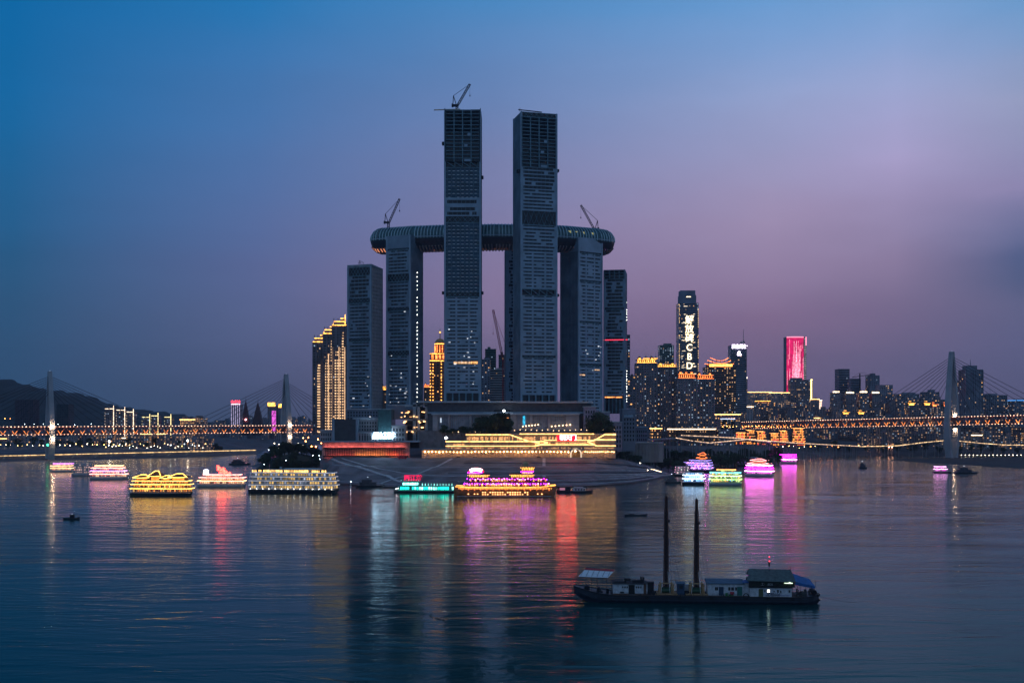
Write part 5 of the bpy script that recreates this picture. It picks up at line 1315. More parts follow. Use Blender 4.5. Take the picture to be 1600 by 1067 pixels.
# ------------------------------------------------------------------ cable stayed truss bridges
def bridge(name, label, p0, p1, th, pylons, seed, gap=8.0, lampg=5.2, Wd=20, pl_w=6.4, bows=8.0, lit_face=True):
    """p0, p1: (px, py, Y) of the top chord ends; pylons: (px, y top, base z, visible leg width)"""
    A = Vector((X(p0[0], p0[2]), p0[2], Z(p0[1], p0[2]))); B = Vector((X(p1[0], p1[2]), p1[2], Z(p1[1], p1[2])))
    L = math.hypot(B.x - A.x, B.y - A.y); yaw = math.atan2(B.y - A.y, B.x - A.x)
    r = thing(name, label, 'bridge', A, yaw); slope = (B.z - A.z) / L
    zt = lambda x: slope * x
    dk = MB(); dk.beam((0, 0, 0), (L, 0, B.z - A.z), Wd, 1.4); dk.build('upper_deck', CONC, r)
    dk = MB(); dk.beam((0, 0, -th), (L, 0, B.z - A.z - th), Wd - 3, 1.2); dk.build('lower_deck', CONC, r)
    tr = MB(); lt = MB(); n = int(L / (2 * gap)); rl = MB()
    for s_ in (-1, 1):
        y = s_ * Wd / 2
        tr.beam((0, y, -.6), (L, y, zt(L) - .6), .9, 1.6); tr.beam((0, y, -th), (L, y, zt(L) - th), .9, 1.3)
        for k in range(n):
            x0 = k * 2 * gap; x1 = x0 + gap; x2 = x0 + 2 * gap
            tr.beam((x0, y, zt(x0) - 1), (x1, y, zt(x1) - th), .9); tr.beam((x1, y, zt(x1) - th), (x2, y, zt(x2) - 1), .9)
        rl.beam((0, y, 1.6), (L, y, zt(L) + 1.6), .2)
        if s_ < 0:
            for k in range(n):
                x1 = k * 2 * gap + gap
                for d_ in (-1, 1):
                    lt.beam((x1 + d_ * .4, y - .6, zt(x1) - th + .8), (x1 + d_ * gap * .42, y - .6, zt(x1) - th + .8 + th * .42), .42)
    tr.build('truss', REDB, r); rl.build('railing', STEEL, r)
    lt.build('truss_glow_lamp', glow('truss_amber', (1, .28, .05), 2.6, .6), r)
    dots = MB(); x = 1.0
    while x < L:
        dots.octa((x, -Wd / 2 - .9, zt(x) + .2), .62); dots.octa((x + 2, -Wd / 2 - .9, zt(x) - th - .2), .55)
        x += lampg
    dots.build('string_of_edge_lamps', glow('edge_lamp', (1, .66, .42), 5.5, .5), r)
    for (px, yt, zb, w_) in pylons:
        # position along the bridge where the ray through px crosses the axis
        t_ = (px - 800) / F
        # A + s*(cos, sin): x = t*y
        s = (t_ * A.y - A.x) / (math.cos(yaw) - t_ * math.sin(yaw))
        Y = A.y + s * math.sin(yaw); ztop = Z(yt, Y) - A.z; zbs = zb - A.z; zd = zt(s)
        rg = random.Random(px)
        py = bpy.data.objects.new('pylon', None); COL.objects.link(py); py.parent = r
        H = ztop - zbs
        for sd in (-1, 1):
            leg = MB(); secs = []
            for i in range(19):
                f = i / 18; z = zbs + H * f
                fd = (zd - 8 - zbs) / H
                # spindle: legs meet at the top, bow outwards at the deck, close again at the base
                off = (Wd / 2 + 3.2) * (math.sin(min(1, f / fd) * math.pi / 2) * .45 + .55 if f < fd else (1 - ((f - fd) / (1 - fd)) ** 1.35 * .93))
                hw = w_ / 2 * (1.15 - .45 * f); hd = 2.4 * (1.2 - .35 * f)
                secs.append([(s - hw, sd * off - hd, z), (s + hw, sd * off - hd, z), (s + hw, sd * off + hd, z), (s - hw, sd * off + hd, z)])
            leg.loft(secs); leg.build('pylon_leg', BRC, py)
        cr = MB(); cr.box(s - w_ * .4, s + w_ * .4, -Wd / 2 - 2, Wd / 2 + 2, zd - th - 5, zd - th - 2.4); cr.build('cross_beam', BRC, py)
        hd_ = MB(); hd_.octa((s, 0, ztop + .8), .7); hd_.build('top_lamp', G_COOL, py)
        # uplights that wash the far leg
        ul = MB(); lo_ = (Wd / 2 - 1.2) if yaw < 0 else -(Wd / 2 + 3.2 + 4.6)
        for zq in (zd + .9, zd - th - 8): ul.box(s - 1.6, s + 1.6, lo_ - .6, lo_, zq, zq + .5)
        ul.build('pylon_uplight', glow('pylon_uplight_lamp', (1, .62, .36), 240), py)
        reach = 185
        for k in range(9):
            for sd in (-1, 1):
                dx = reach * (k + 2.0) / 10.5
                x = s + sd * dx
                if x < 0 or x > L: continue
                c_ = MB(); zq = ztop - 8 - (8 - k) * H * .022; c_.cyl((s + sd * 1, 0, zq), (x, 0, zt(x) + .6), .34, .34, 4); c_.build('stay_cable', DARKM, r)
    return r
bridge('cable_stayed_bridge', 'long two pylon truss bridge with light strings crossing the left river', (-426, 669.1, 1414), (572, 664, 1958), 11.5, [(78, 580, 0, 7.5), (447, 584.5, 0, 8)], 1)
bridge('cable_stayed_bridge', 'single pylon truss bridge with light strings crossing the right river', (1122, 660.5, 2120), (1760, 645, 1530), 12.2, [(1487, 549.5, 0, 9)], 2, Wd=20)
pp = thing('bridge_approach_piers', 'lit approach piers under the city side of the right bridge', 'bridge pier', (X(1365, 1830), 1830, 5))
b = MB()
for px, Yq in ((1357, 1895), (1371, 1880), (1375, 1880), (1389, 1865), (1394, 1865)): b.box(X(px, Yq) - 1.2, X(px, Yq) + 1.2, Yq + 2, Yq + 5, 2, Z(666, Yq))
b.build('pier', mat('lit_pier', (.5, .38, .32), .8), pp, True)  # warm light put into the pier colour, besides the uplights
b = MB()
for px, Yq in ((1357, 1895), (1371, 1880), (1375, 1880), (1389, 1865), (1394, 1865)): b.box(X(px, Yq) - .8, X(px, Yq) + .8, Yq - .5, Yq + .3, 14, 14.8)
b.build('pier_uplight', glow('pier_uplight_lamp', (1, .45, .25), 26), pp, True)
# ------------------------------------------------------------------ river boats
def hull_mb(L, B, H, z0=-.6, sheer=1.2, bow=.16, stern=.06, blunt=False):
    secs = []
    for i in range(25):
        f = i / 24; x = -L / 2 + L * f
        w = 1.0
        if f < stern: w = .72 + .28 * math.sqrt(f / stern)
        if f > 1 - bow: w = (.55 if blunt else .06) + (.45 if blunt else .94) * math.sqrt(max(0, 1 - ((f - 1 + bow) / bow) ** 2))
        z1 = H + sheer * (max(0, f - .7) / .3) ** 2 + sheer * .5 * (max(0, .2 - f) / .2) ** 2
        rake = L * .03 * max(0, (f - .9) / .1)
        hw = B / 2 * w; kb = .8
        secs.append([(x - rake, -hw * kb, z0), (x - rake * .4, -hw * .96, (z0 + z1) * .45), (x, -hw, z1), (x, hw, z1), (x - rake * .4, hw * .96, (z0 + z1) * .45), (x - rake, hw * kb, z0)])
    b = MB(); b.loft(secs); return b
SHIPS = {}
def ship(label, px0, px1, pyb, yaw, B, hull_h, decks, hull_m, cab_m, strip, bulbs=None, wins=None, cat='cruise ship', group='lit cruise ships on the river', name='cruise_ship', win_rate=.8, posts=2.6,
         sheer=1.2, flip=False, strip_t=.35, roof_m=None, blunt=False, hull_light=None, slab_m=None, Y=None, wpitch=1.9, bulb_step=1.5):
    """decks: list of (x0 frac, x1 frac, height, kind) bottom to top; fracs from -1 (left) to 1"""
    Y = YW(pyb) if Y is None else Y
    L = (px1 - px0) * Y / F / max(.35, abs(math.cos(yaw)) + abs(math.sin(yaw)) * B / ((px1 - px0) * Y / F + B))
    r = thing(name, label, cat, (X((px0 + px1) / 2, Y), Y + B / 2 * math.cos(yaw) + L / 2 * abs(math.sin(yaw)), 0), yaw + (math.pi if flip else 0), group)
    sg_ = -1 if flip else 1
    rg = random.Random(int(px0)); slab_m = slab_m or WHITE
    h = hull_mb(L, B, hull_h, sheer=sheer, blunt=blunt).build('hull', hull_m, r)
    if hull_light:
        hl = MB()
        for s_ in (-1, 1):
            pts = []
            for i in range(22):
                f = i / 21; x = -L / 2 * .97 + L * .97 * f; ff = (x + L / 2) / L
                w = 1.0
                if ff > .84: w = .06 + .94 * math.sqrt(max(0, 1 - ((ff - .84) / .16) ** 2))
                z1 = hull_h + sheer * (max(0, ff - .7) / .3) ** 2 + sheer * .5 * (max(0, .2 - ff) / .2) ** 2
                pts.append((x, s_ * (B / 2 * w + .15), z1 + .2))
            for a, c_ in zip(pts, pts[1:]): hl.beam(a, c_, .35, .5)
        hl.build('gunwale_light', hull_light, r)
    z = hull_h + .3; 
    for i, (f0, f1, dh, kind) in enumerate(decks):
        if flip: f0, f1 = -f1, -f0
        x0 = f0 * L / 2; x1 = f1 * L / 2; bw = B / 2 * (.92 - .05 * i)
        s = MB(); s.box(x0, x1, -bw, bw, z + dh - .35, z + dh); s.box(x0, x1, -bw, bw, z - .3, z) if i == 0 else None
        s.build('deck_slab', slab_m, r)
        c = MB(); inset = 1.1; c.box(x0 + 1.6, x1 - 1.6, -bw + inset, bw - inset, z, z + dh - .35); cab = c.build('cabin', cab_m, r)
        w = MB(); n = max(2, int((x1 - x0 - 3.4) / wpitch))
        for s_ in (-1, 1):
            for k in range(n):
                if rg.random() < win_rate:
                    xa = x0 + 1.7 + (x1 - x0 - 3.4) * (k + .18) / n; xb = x0 + 1.7 + (x1 - x0 - 3.4) * (k + .82) / n; yy = s_ * (bw - inset)
                    w.box(xa, xb, yy - .08, yy + .08, z + .7, z + dh - .9, rg.choice((0, 0, 0, 1)))
        for xe in (x0 + 1.6, x1 - 1.6):
            for k in range(int(2 * bw / 2.2)):
                ya = -bw + inset + .4 + k * 2.2
                if ya + 1.5 < bw - inset and rg.random() < win_rate: w.box(xe - .08, xe + .08, ya, ya + 1.4, z + .7, z + dh - .9)
        if w.v: w.build('lit_window', wins or [G_WARM, G_GOLD], cab)
        p_ = MB(); x = x0 + .3
        while x < x1:
            for s_ in (-1, 1): p_.box(x - .1, x + .1, s_ * bw - (.2 if s_ > 0 else 0), s_ * bw + (.2 if s_ < 0 else 0), z, z + dh - .35)
            x += posts
        for s_ in (-1, 1): p_.box(x0, x1, s_ * bw - .05, s_ * bw + .05, z + .95, z + 1.08)
        p_.build('railing_posts', slab_m, r)
        if strip and kind != 'plain':
            l = MB(); zz = z + dh - .35; t_ = strip_t
            for s_ in (-1, 1): l.box(x0, x1, s_ * (bw + .02), s_ * (bw + .3), zz, zz + t_) if s_ > 0 else l.box(x0, x1, -bw - .3, -bw - .02, zz, zz + t_)
            l.box(x0 - .3, x0 - .02, -bw, bw, zz, zz + t_); l.box(x1 + .02, x1 + .3, -bw, bw, zz, zz + t_)
            l.build('light_strip', strip if not isinstance(strip, list) else strip[i % len(strip)], r)
        if bulbs and kind != 'nobulb':
            l = MB(); x = x0
            while x <= x1:
                for s_ in (-1, 1): l.octa((x, s_ * (bw + .4), z + dh - .7 - .5 * (int(x / bulb_step) % 2)), .27, rg.choice((0, 0, 1)))
                x += bulb_step
            l.build('string_of_bulbs', bulbs, r)
        z += dh
    SHIPS[label] = (r, L, B, z)
    return r, L, B, z
def pagoda(r, x, y, z, w, d, h, light, body=WALLR, tiers=1, lampm=None):
    a = MB(); l = MB(); win = MB()
    for t_ in range(tiers):
        k = 1 - .25 * t_; ww = w / 2 * k; dd = d / 2 * k
        a.box(x - ww * .8, x + ww * .8, y - dd * .8, y + dd * .8, z, z + h * .45); a.hip(x - ww, x + ww, y - dd, y + dd, z + h * .45, z + h, .35, .9)
        for s_ in (-1, 1):
            l.beam((x - ww - .9, y + s_ * (dd + .9), z + h * .45 + .5), (x, y + s_ * (dd + .9), z + h * .45 + .1), .3); l.beam((x, y + s_ * (dd + .9), z + h * .45 + .1), (x + ww + .9, y + s_ * (dd + .9), z + h * .45 + .5), .3)
        l.beam((x - ww * .35, y, z + h + .1), (x + ww * .35, y, z + h + .1), .3)
        for s_ in (-1, 1): l.beam((x + s_ * ww * .35, y, z + h), (x + s_ * (ww + .9), y - dd - .9, z + h * .45 + .5), .25)
        win.box(x - ww * .7, x + ww * .7, y - dd * .8 - .1, y - dd * .8, z + .4, z + h * .4)
        z += h * .9
    o = a.build('pavilion', body, r); l.build('roof_outline_light', light, o); win.build('lit_window', lampm or G_GOLD, o)
HW = mat('white_hull', (.62, .62, .64), .5, var=.1); HD = mat('dark_hull', (.03, .035, .045), .5); HB = mat('brown_hull', (.12, .05, .03), .5); CABW = mat('cabin_white', (.55, .54, .52), .6); CABR = mat('cabin_red_brown', (.24, .09, .05), .6)
S_PINKW = glow('pink_white_strip', (1, .32, .28), 6, .3); S_LILAC = glow('lilac_strip', (.8, .25, 1), 6, .3); S_CREAM = glow('cream_strip', (1, .56, .24), 6, .3); S_GOLD2 = glow('yellow_strip_light', (1, .55, .09), 8, .3)
W_ROSE = glow('rose_window', (1, .36, .24), 1.5, .6); W_CREAM = glow('cream_window', (1, .66, .36), 1.2, .6); W_YEL = glow('yellow_window', (1, .58, .12), 1.2, .7)
W_AMB2 = glow('amber_cabin_window', (1, .34, .06), .8, .7); W_BLUE = glow('blue_white_window', (.3, .6, 1), 2.8, .6); W_GREEN = glow('green_window', (.55, 1, .35), 1.8, .6); W_TEAL = glow('teal_window', (.01, .95, .66), 4, .5); W_TEALW = glow('pale_teal_window', (.3, 1, .85), 3.4, .5)
W_MAG = glow('magenta_window', (1, .02, .75), 1.4, .4); W_MAGW = glow('pink_white_window', (1, .25, .8), 1.6, .4); S_MAG = glow('magenta_strip', (1, .01, .9), 20, .2); S_MAGW = glow('white_pink_strip', (1, .25, .9), 13, .2)
B_PURP = glow('purple_bulb', (.42, .01, 1), 60); B_PW = glow('pinkish_white_bulb', (1, .10, .8), 60); B_GOLD = glow('gold_bulb', (1, .45, .08), 7); B_WHITE = glow('white_bulb', (1, .9, .75), 9)
# left group
ship('small cream lit cruise ship, farthest left, beside the bridge pylon', 75, 110.5, 737.5, R(12), 10, 1.6, [(-.95, .95, 2.8, ''), (-.92, .9, 2.8, ''), (-.7, .95, 2.6, '')], HW, CABW, [S_CREAM, S_CREAM, S_LILAC], wins=[W_CREAM, W_ROSE], sheer=.4, blunt=True)
ship('pale unlit passenger ship between the two cream and pink lit ones', 110.5, 139, 743, 0, 11, 2.2, [(-.95, .95, 2.7, 'plain'), (-.93, .93, 2.7, 'plain'), (-.9, .93, 2.7, 'plain'), (-.75, .8, 2.4, 'plain')], HW, CABW, None, wins=[glow('dim_rose_window', (1, .6, .5), .9, .6, 'NONE'), W_ROSE], win_rate=.7, sheer=.4, blunt=True)
ship('bright pink and cream lit cruise ship with four decks, third from the left', 138, 195, 749.5, R(-3), 13, 2.2, [(-.97, .97, 3.3, ''), (-.95, .88, 3.2, ''), (-.93, .80, 3.1, ''), (-.7, .72, 2.3, '')], HW, CABW, [S_PINKW, S_LILAC, S_PINKW, S_CREAM], wins=[W_CREAM, W_ROSE], sheer=.5, blunt=True, strip_t=.5)
r_, L_, B_, z_ = ship('gold outlined ship with pavilion roofs and dark hull, in front of the others', 199, 298, 775, R(-4), 13, 2.4, [(-.97, .97, 3.4, ''), (-.95, .95, 3.4, ''), (-.92, .9, 2.8, 'nobulb')], HD, CABR, S_GOLD2, wins=[W_AMB2, W_YEL], sheer=.6, strip_t=.30)
for x, w_, h_ in ((-.62, 12, 4.5), (-.18, 9, 7.5), (.18, 8, 4), (.58, 14, 5.5)): pagoda(r_, x * L_ / 2, 0, z_, w_, 9, h_, S_GOLD2, CABR, 1, W_AMB2)
r_, L_, B_, z_ = ship('rose and gold lit ship with red glowing ornament on its roof', 305, 381, 761, R(-5), 12, 2.2, [(-.97, .97, 3.2, ''), (-.9, .97, 3.0, ''), (-.72, .8, 2.6, '')], HW, mat('rose_cabin', (.6, .3, .25), .6), [S_CREAM, S_PINKW, S_PINKW], wins=[W_CREAM, W_ROSE], sheer=.5, blunt=True, strip_t=.45)
b = MB()
for (x, zq, s_) in ((-.12, 5.4, 1.9), (-.02, 3.4, 2.2), (.07, 5.0, 1.5), (.14, 2.2, 2.0), (-.18, 7.4, 1.2), (.24, 1.0, 1.4), (.34, 1.6, .9)): b.loft([[(x * L_ / 2 - s_, -.8, z_ + zq - s_), (x * L_ / 2 + s_ * .6, -.8, z_ + zq - s_), (x * L_ / 2 + s_, -.8, z_ + zq + s_ * .4), (x * L_ / 2 - s_ * .3, -.8, z_ + zq + s_)], [(x * L_ / 2 - s_, .8, z_ + zq - s_), (x * L_ / 2 + s_ * .6, .8, z_ + zq - s_), (x * L_ / 2 + s_, .8, z_ + zq + s_ * .4), (x * L_ / 2 - s_ * .3, .8, z_ + zq + s_)]])
b.build('glowing_roof_ornament', glow('red_orange_ornament', (1, .06, .04), 8, .6, 'AUTO', 1), r_)
b = MB(); b.box(-L_ * .38, -L_ * .30, -2, 2, z_, z_ + 3.6); b.hip(-L_ * .38, -L_ * .30, -2, 2, z_ + 3.6, z_ + 4.8, .4, .4); b.build('white_lit_turret', glow('white_turret', (.85, .85, 1), 2.2, .4, 'AUTO', 1), r_)
# big white and yellow ship
r_, L_, B_, z_ = ship('largest cruise ship, five decks with yellow cabins at its left and dark ones right', 382, 527, 771, R(-7), 17, 3.0, [(-.97, .985, 3.6, ''), (-.97, .97, 3.5, ''), (-.96, .95, 3.4, ''), (-.95, .93, 3.4, '')], HD, CABW, glow('thin_white_rail_light', (.75, .76, .9), .9, .4, 'NONE'), wins=[glow('yellow_cabin', (1, .60, .16), .7, .8, 'AUTO', .12), glow('grey_cabin', (.7, .75, .9), .5, .8, 'NONE', .2)], win_rate=.72, sheer=.6, blunt=True, strip_t=.25, posts=3.3, wpitch=2.2)
b = MB(); b.box(-L_ * .33, L_ * .22, -5, 5, z_, z_ + 2.4); b.hip(-L_ * .12, L_ * .30, -6, 6, z_ + 2.4, z_ + 3.6, .9, .3); b.build('sun_deck_house', CABW, r_)
b = MB(); rg = random.Random(9)
for x in np.linspace(-L_ * .45, L_ * .38, 46):
    if rg.random() < .85: b.box(x - .5, x + .35, -5.2, -5, z_ + .4, z_ + 2.0)
b.build('lit_window', glow('sun_deck_gold', (1, .55, .14), 3.0, .6), r_)
b = MB()
for x in np.linspace(-L_ * .46, L_ * .46, 14): b.octa((x, -B_ / 2 - .1, 3.6), .3)
b.build('row_of_deck_lamps', glow('deck_white_lamp', (1, .9, .75), 14), r_)
b = MB(); b.cyl((-L_ * .28, 0, z_), (-L_ * .28, 0, z_ + 7), .2, .1, 5); b.cyl((L_ * .1, 0, z_), (L_ * .1, 0, z_ + 5), .15, .1, 5); b.cyl((-L_ * .16, 2, z_ + 2), (-L_ * .16, 2, z_ + 4.5), 1.2, 1.0, 8); b.build('mast', STEEL, r_)
# teal pontoon ship
r_, L_, B_, z_ = ship('teal lit floating pier ship with red roof lettering', 614, 714, 770.5, R(-3), 12, 1.8, [(-.86, .98, 4.0, 'plain')], HD, mat('teal_cabin', (.12, .42, .36), .6), None, wins=[W_TEAL, W_TEALW], sheer=.2, blunt=True, win_rate=.85, slab_m=mat('teal_slab', (.15, .5, .44), .6), posts=3.6)
b = MB(); b.box(-L_ * .39, -L_ * .08, -4.5, 4.5, z_ + 3.2, z_ + 3.6); b.box(-L_ * .36, -L_ * .10, -3.8, 3.8, z_, z_ + 3.2); b.build('upper_cabin', MATS['teal_cabin'], r_)
b = MB()
for k in range(9):
    x = -L_ * .355 + k * L_ * .028; b.box(x, x + 1.1, -3.95, -3.8, z_ + .6, z_ + 2.6)
b.build('lit_window', W_TEALW, r_)
b = MB()
for k in range(8): b.octa((-L_ * .38 + k * L_ * .04, -4, z_ + 4.4), .22)
for k in range(11): b.box(-L_ * .04 + k * L_ * .047 - .12, -L_ * .04 + k * L_ * .047 + .12, -5.2, -5, z_ + .2, z_ + 2.0)
b.build('railing_lamp', W_TEALW, r_)
text_mesh('roof_lettering', '两江游', 5.2, glow('crimson_letters', (.8, .01, .08), 1.6, 0), r_, (-L_ * .20, -1, z_ + 6.2), bold=.16)
b = MB(); b.box(-L_ * .29, -L_ * .11, -.6, -.4, z_ + 3.6, z_ + 4.2); b.build('lettering_frame', DARKM, r_)
b = MB(); b.octa((-L_ * .46, -3, 3.4), .3); b.octa((-L_ * .43, -3, 3.8), .3); b.build('bow_lamp', G_LAMPW, r_)
# main dinner cruise ship
r_, L_, B_, z_ = ship('grand wooden looking palace ship with gold hull rim and purple light strings', 709, 871, 777, R(0), 17, 7.8,
    [(-.80, .88, 3.7, ''), (-.74, .84, 3.7, '')], mat('varnished_hull', (.50, .17, .06), .45, var=.3, scale=.4), CABR, None, bulbs=[B_PURP, B_PW], wins=[W_YEL, W_AMB2], win_rate=.75, sheer=1.6, hull_light=glow('gunwale_gold', (1, .42, .08), 3.2, .3), slab_m=mat('dark_red_slab', (.18, .05, .05), .6), bulb_step=2.1)
b = MB()
for rr_ in range(2):
    for k in range(19):
        x = -L_ * .22 + k * L_ * .024
        if (k + rr_) % 7 != 3: b.box(x - .45, x + .45, -B_ / 2 - .12, -B_ / 2 + .3, 2.3 + rr_ * 1.7 - .35, 2.3 + rr_ * 1.7 + .4)
for x in (-.36, -.30, -.27, .31, .35): b.box(x * L_ - .4, x * L_ + .4, -B_ / 2 - .12, -B_ / 2 + .3, 2.4, 3.1)
b.build('porthole_light', glow('porthole_gold', (1, .58, .22), 3.2, .3), r_)
b = MB(); b.beam((-L_ * .47, -B_ / 2 - .2, .9), (L_ * .44, -B_ / 2 - .2, .9), .3, .35); b.build('waterline_stripe', WHITE, r_)
b = MB()
for x in np.linspace(-L_ * .45, L_ * .44, 60): b.octa((x, -B_ / 2 - .55, 7.1), .28)
b.build('hull_string_of_bulbs', B_GOLD, r_)
b = MB()
for x in np.linspace(-.42, .42, 15): b.box(x * L_ - .35, x * L_ + .35, -B_ / 2 - .2, -B_ / 2 + .1, 5.4, 6.6)
b.build('hull_wash_lamp', glow('hull_orange_wash', (1, .24, .05), 1.2, .4), r_)
# fore tower: stacked gold pavilion at the right, arch sign at the left
def tierbox(x0, x1, z0, z1, nm='upper_pavilion', m_=CABR):
    b = MB(); b.box(x0, x1, -5, 5, z0, z1 - .4); b.box(x0 - .8, x1 + .8, -6, 6, z1 - .4, z1); o = b.build(nm, m_, r_)
    w_ = MB(); x = x0 + .3
    while x < x1 - .8: w_.box(x, x + .8, -5.15, -5, z0 + .5, z1 - 1); x += 1.4
    w_.build('lit_window', glow('pavilion_yellow', (1, .52, .10), 2.2, .5, 'AUTO', 1), o)
    l = MB(); x = x0 - .8
    while x < x1 + .8: l.octa((x, -6.3, z1 - .6), .28); x += 1.2
    l.build('string_of_bulbs', B_GOLD if m_ is CABR else B_PURP, o)
tierbox(L_ * .05, L_ * .27, z_, z_ + 2.8); tierbox(L_ * .16, L_ * .27, z_ + 2.8, z_ + 5.4, m_=mat('purple_cabin', (.18, .10, .28), .6)); tierbox(L_ * .155, L_ * .275, z_ + 5.4, z_ + 8.6)
b = MB(); b.box(L_ * .17, L_ * .22, -3, 3, z_ + 8.6, z_ + 11.4); b.hip(L_ * .165, L_ * .225, -3, 3, z_ + 11.4, z_ + 12.6, .5, .3); b.build('top_cabin', mat('tan_lit_cabin', (.55, .4, .2), .7), r_)  # top cabin's lit look is put into its tan colour
tierbox(-L_ * .355, -L_ * .16, z_, z_ + 2.6, m_=CABR); tierbox(-L_ * .355, -L_ * .24, z_ + 2.6, z_ + 4.6, m_=MATS['purple_cabin'])
xc = -L_ * .285
b = MB(); pts = [(xc + 6.4 * math.cos(t_), 3.6 * math.sin(t_)) for t_ in np.linspace(.15, math.pi - .15, 12)]
for p_, q_ in zip(pts, pts[1:]): b.loft([[(p_[0], -5.8, z_ + 4.2), (p_[0], -5.4, z_ + 4.2), (p_[0], -5.4, z_ + 4.4 + p_[1]), (p_[0], -5.8, z_ + 4.4 + p_[1])], [(q_[0], -5.8, z_ + 4.2), (q_[0], -5.4, z_ + 4.2), (q_[0], -5.4, z_ + 4.4 + q_[1]), (q_[0], -5.8, z_ + 4.4 + q_[1])]])
b.build('arched_sign_board', glow('arch_board_crimson', (.9, .01, .08), 1.6), r_)
for i, ch in enumerate('朝天皇宫'):
    a_ = 2.35 - i * .52; text_mesh('sign_character', ch, 2.9, glow('arch_letters', (1, .60, .62), 8), r_, (xc + 5.0 * math.cos(a_), -6.0, z_ + 4.2 + 2.2 * math.sin(a_)), rot=(math.pi / 2, (math.pi / 2 - a_) * .6, 0), bold=.1)
# red banner light that throws the red streak
# small work pontoon right of it
r_ = thing('work_boat', 'low dark work boat with pink screened cabin right of the palace ship', 'boat', (X(899, 915), 922, 0), 0, None)
b = hull_mb(31, 7, 1.6, sheer=.9); b.build('hull', HD, r_)
b = MB(); b.box(-14, -4, -2.6, 2.6, 1.6, 4.6); b.box(-15, -3, -3, 3, 4.6, 5.0); b.build('cabin', DARKM, r_)
b = MB(); b.box(-13, -8.5, -2.8, -2.6, 2.2, 4.2); b.build('lit_screen', glow('dim_pink_screen', (.75, .32, .45), .45, 0, 'NONE'), r_)
b = MB(); b.box(-2, 9, -2.4, 2.4, 1.6, 3.8); b.box(-1, 7, -2.8, 2.8, 4.4, 4.7); b.build('white_cabin', WHITE, r_)
b = MB()
for x in (0, 2.4, 4.8, 7): b.box(x, x + 1.3, -2.5, -2.4, 2.1, 3.4)
b.build('window', DARK, r_)
b = MB()
for x in (-.8, 2, 4.5, 6.8): b.cyl((x, -2.6, 1.6), (x + .6, -2.6, 4.5), .1, n=4)
b.cyl((11, 0, 1.8), (11, 0, 4.5), .1, n=4); b.build('post', WHITE, r_)
# right group
r_, L_, B_, z_ = ship('rear cruise ship with violet decks and orange topped roof, behind the blue lit one', 1070, 1118, 738, R(-32), 13, 2.4, [(-.97, .97, 3.0, ''), (-.95, .93, 3.0, ''), (-.9, .88, 2.8, ''), (-.5, .8, 2.6, 'nobulb')], HD, mat('violet_cabin', (.2, .14, .34), .6), glow('dim_violet_strip', (.42, .3, 1), 2.6, .4), wins=[glow('violet_window', (.6, .5, 1), 1.2, .6, 'NONE'), G_COOL], bulbs=[glow('violet_bulb', (.5, .4, 1), 5), B_PW], sheer=.6, blunt=True)
pagoda(r_, L_ * .18, 0, z_, 12, 8, 4.5, glow('orange_red_outline', (1, .2, .06), 5), CABR, 2, W_AMB2)
ship('pale ship with pink lamps moored left of the blue lit one', 1055, 1081, 744, R(-10), 11, 2.0, [(-.95, .95, 2.8, 'plain'), (-.92, .9, 2.8, 'plain'), (-.88, .85, 2.6, 'plain')], HD, CABW, None, wins=[glow('pink_lamp_window', (1, .4, .5), 1.6, .8, 'NONE'), G_SCAT], bulbs=[glow('pink_bulb', (1, .4, .6), 6), B_WHITE], win_rate=.45, sheer=.4, blunt=True, bulb_step=3.4)
ship('blue white lit cruise ship with black hull, nearest of the right group', 1068, 1105, 758, R(-14), 13, 2.6, [(-.97, .97, 3.3, ''), (-.94, .92, 3.2, ''), (-.85, .85, 2.4, 'plain')], HD, mat('blue_grey_cabin', (.25, .32, .5), .6), glow('blue_white_strip', (.6, .8, 1), 7, .3), wins=[W_BLUE, glow('white_blue_window', (.8, .9, 1), 4, .5)], win_rate=.9, sheer=.5, blunt=True)
ship('green and yellow lit cruise ship with open bow decks', 1110, 1164, 759, R(-12), 15, 2.4, [(-.97, .97, 3.3, ''), (-.95, .95, 3.2, ''), (-.92, .92, 3.0, ''), (-.5, .6, 2.6, 'nobulb')], HW, mat('green_cabin', (.25, .34, .2), .6), [glow('lime_strip', (.45, 1, .22), 5, .3), glow('lime_white_strip', (.75, 1, .45), 5, .3), glow('turquoise_strip', (.2, .9, .8), 3.5, .3), glow('orange_strip', (1, .36, .08), 6, .3)], wins=[glow('lime_window', (.72, .95, .35), 1.1, .7), W_YEL], win_rate=.75, sheer=.5, blunt=True, strip_t=.45, bulbs=[glow('yellow_bulb', (1, .85, .35), 6), glow('blue_bulb', (.1, .2, 1), 8)], bulb_step=2.8)
r_, L_, B_, z_ = ship('bright magenta lit cruise ship with tiered pavilion roof', 1169, 1213, 745, R(-30), 14, 2.2, [(-.97, .97, 3.3, ''), (-.94, .93, 3.3, ''), (-.88, .88, 3.0, '')], HW, mat('magenta_cabin', (.22, .10, .22), .6), [S_MAGW, S_MAG, S_MAGW], wins=[W_MAGW, W_MAG], win_rate=.95, sheer=.5, blunt=True, strip_t=.6)
pagoda(r_, 0, 0, z_, 22, 10, 3.6, glow('pink_orange_outline', (1, .3, .3), 8), CABR, 2, W_ROSE)
ship('far magenta lit boat at the right end of the cruise ship group', 1221, 1248, 724.5, R(-24), 12, 1.8, [(-.95, .95, 3.6, ''), (-.92, .92, 3.6, ''), (-.88, .88, 3.2, '')], HW, mat('magenta_cabin', (.22, .10, .22), .6), [S_MAGW, S_MAG, S_MAG], wins=[W_MAGW, W_MAG], win_rate=.9, sheer=.4, blunt=True, strip_t=.6)
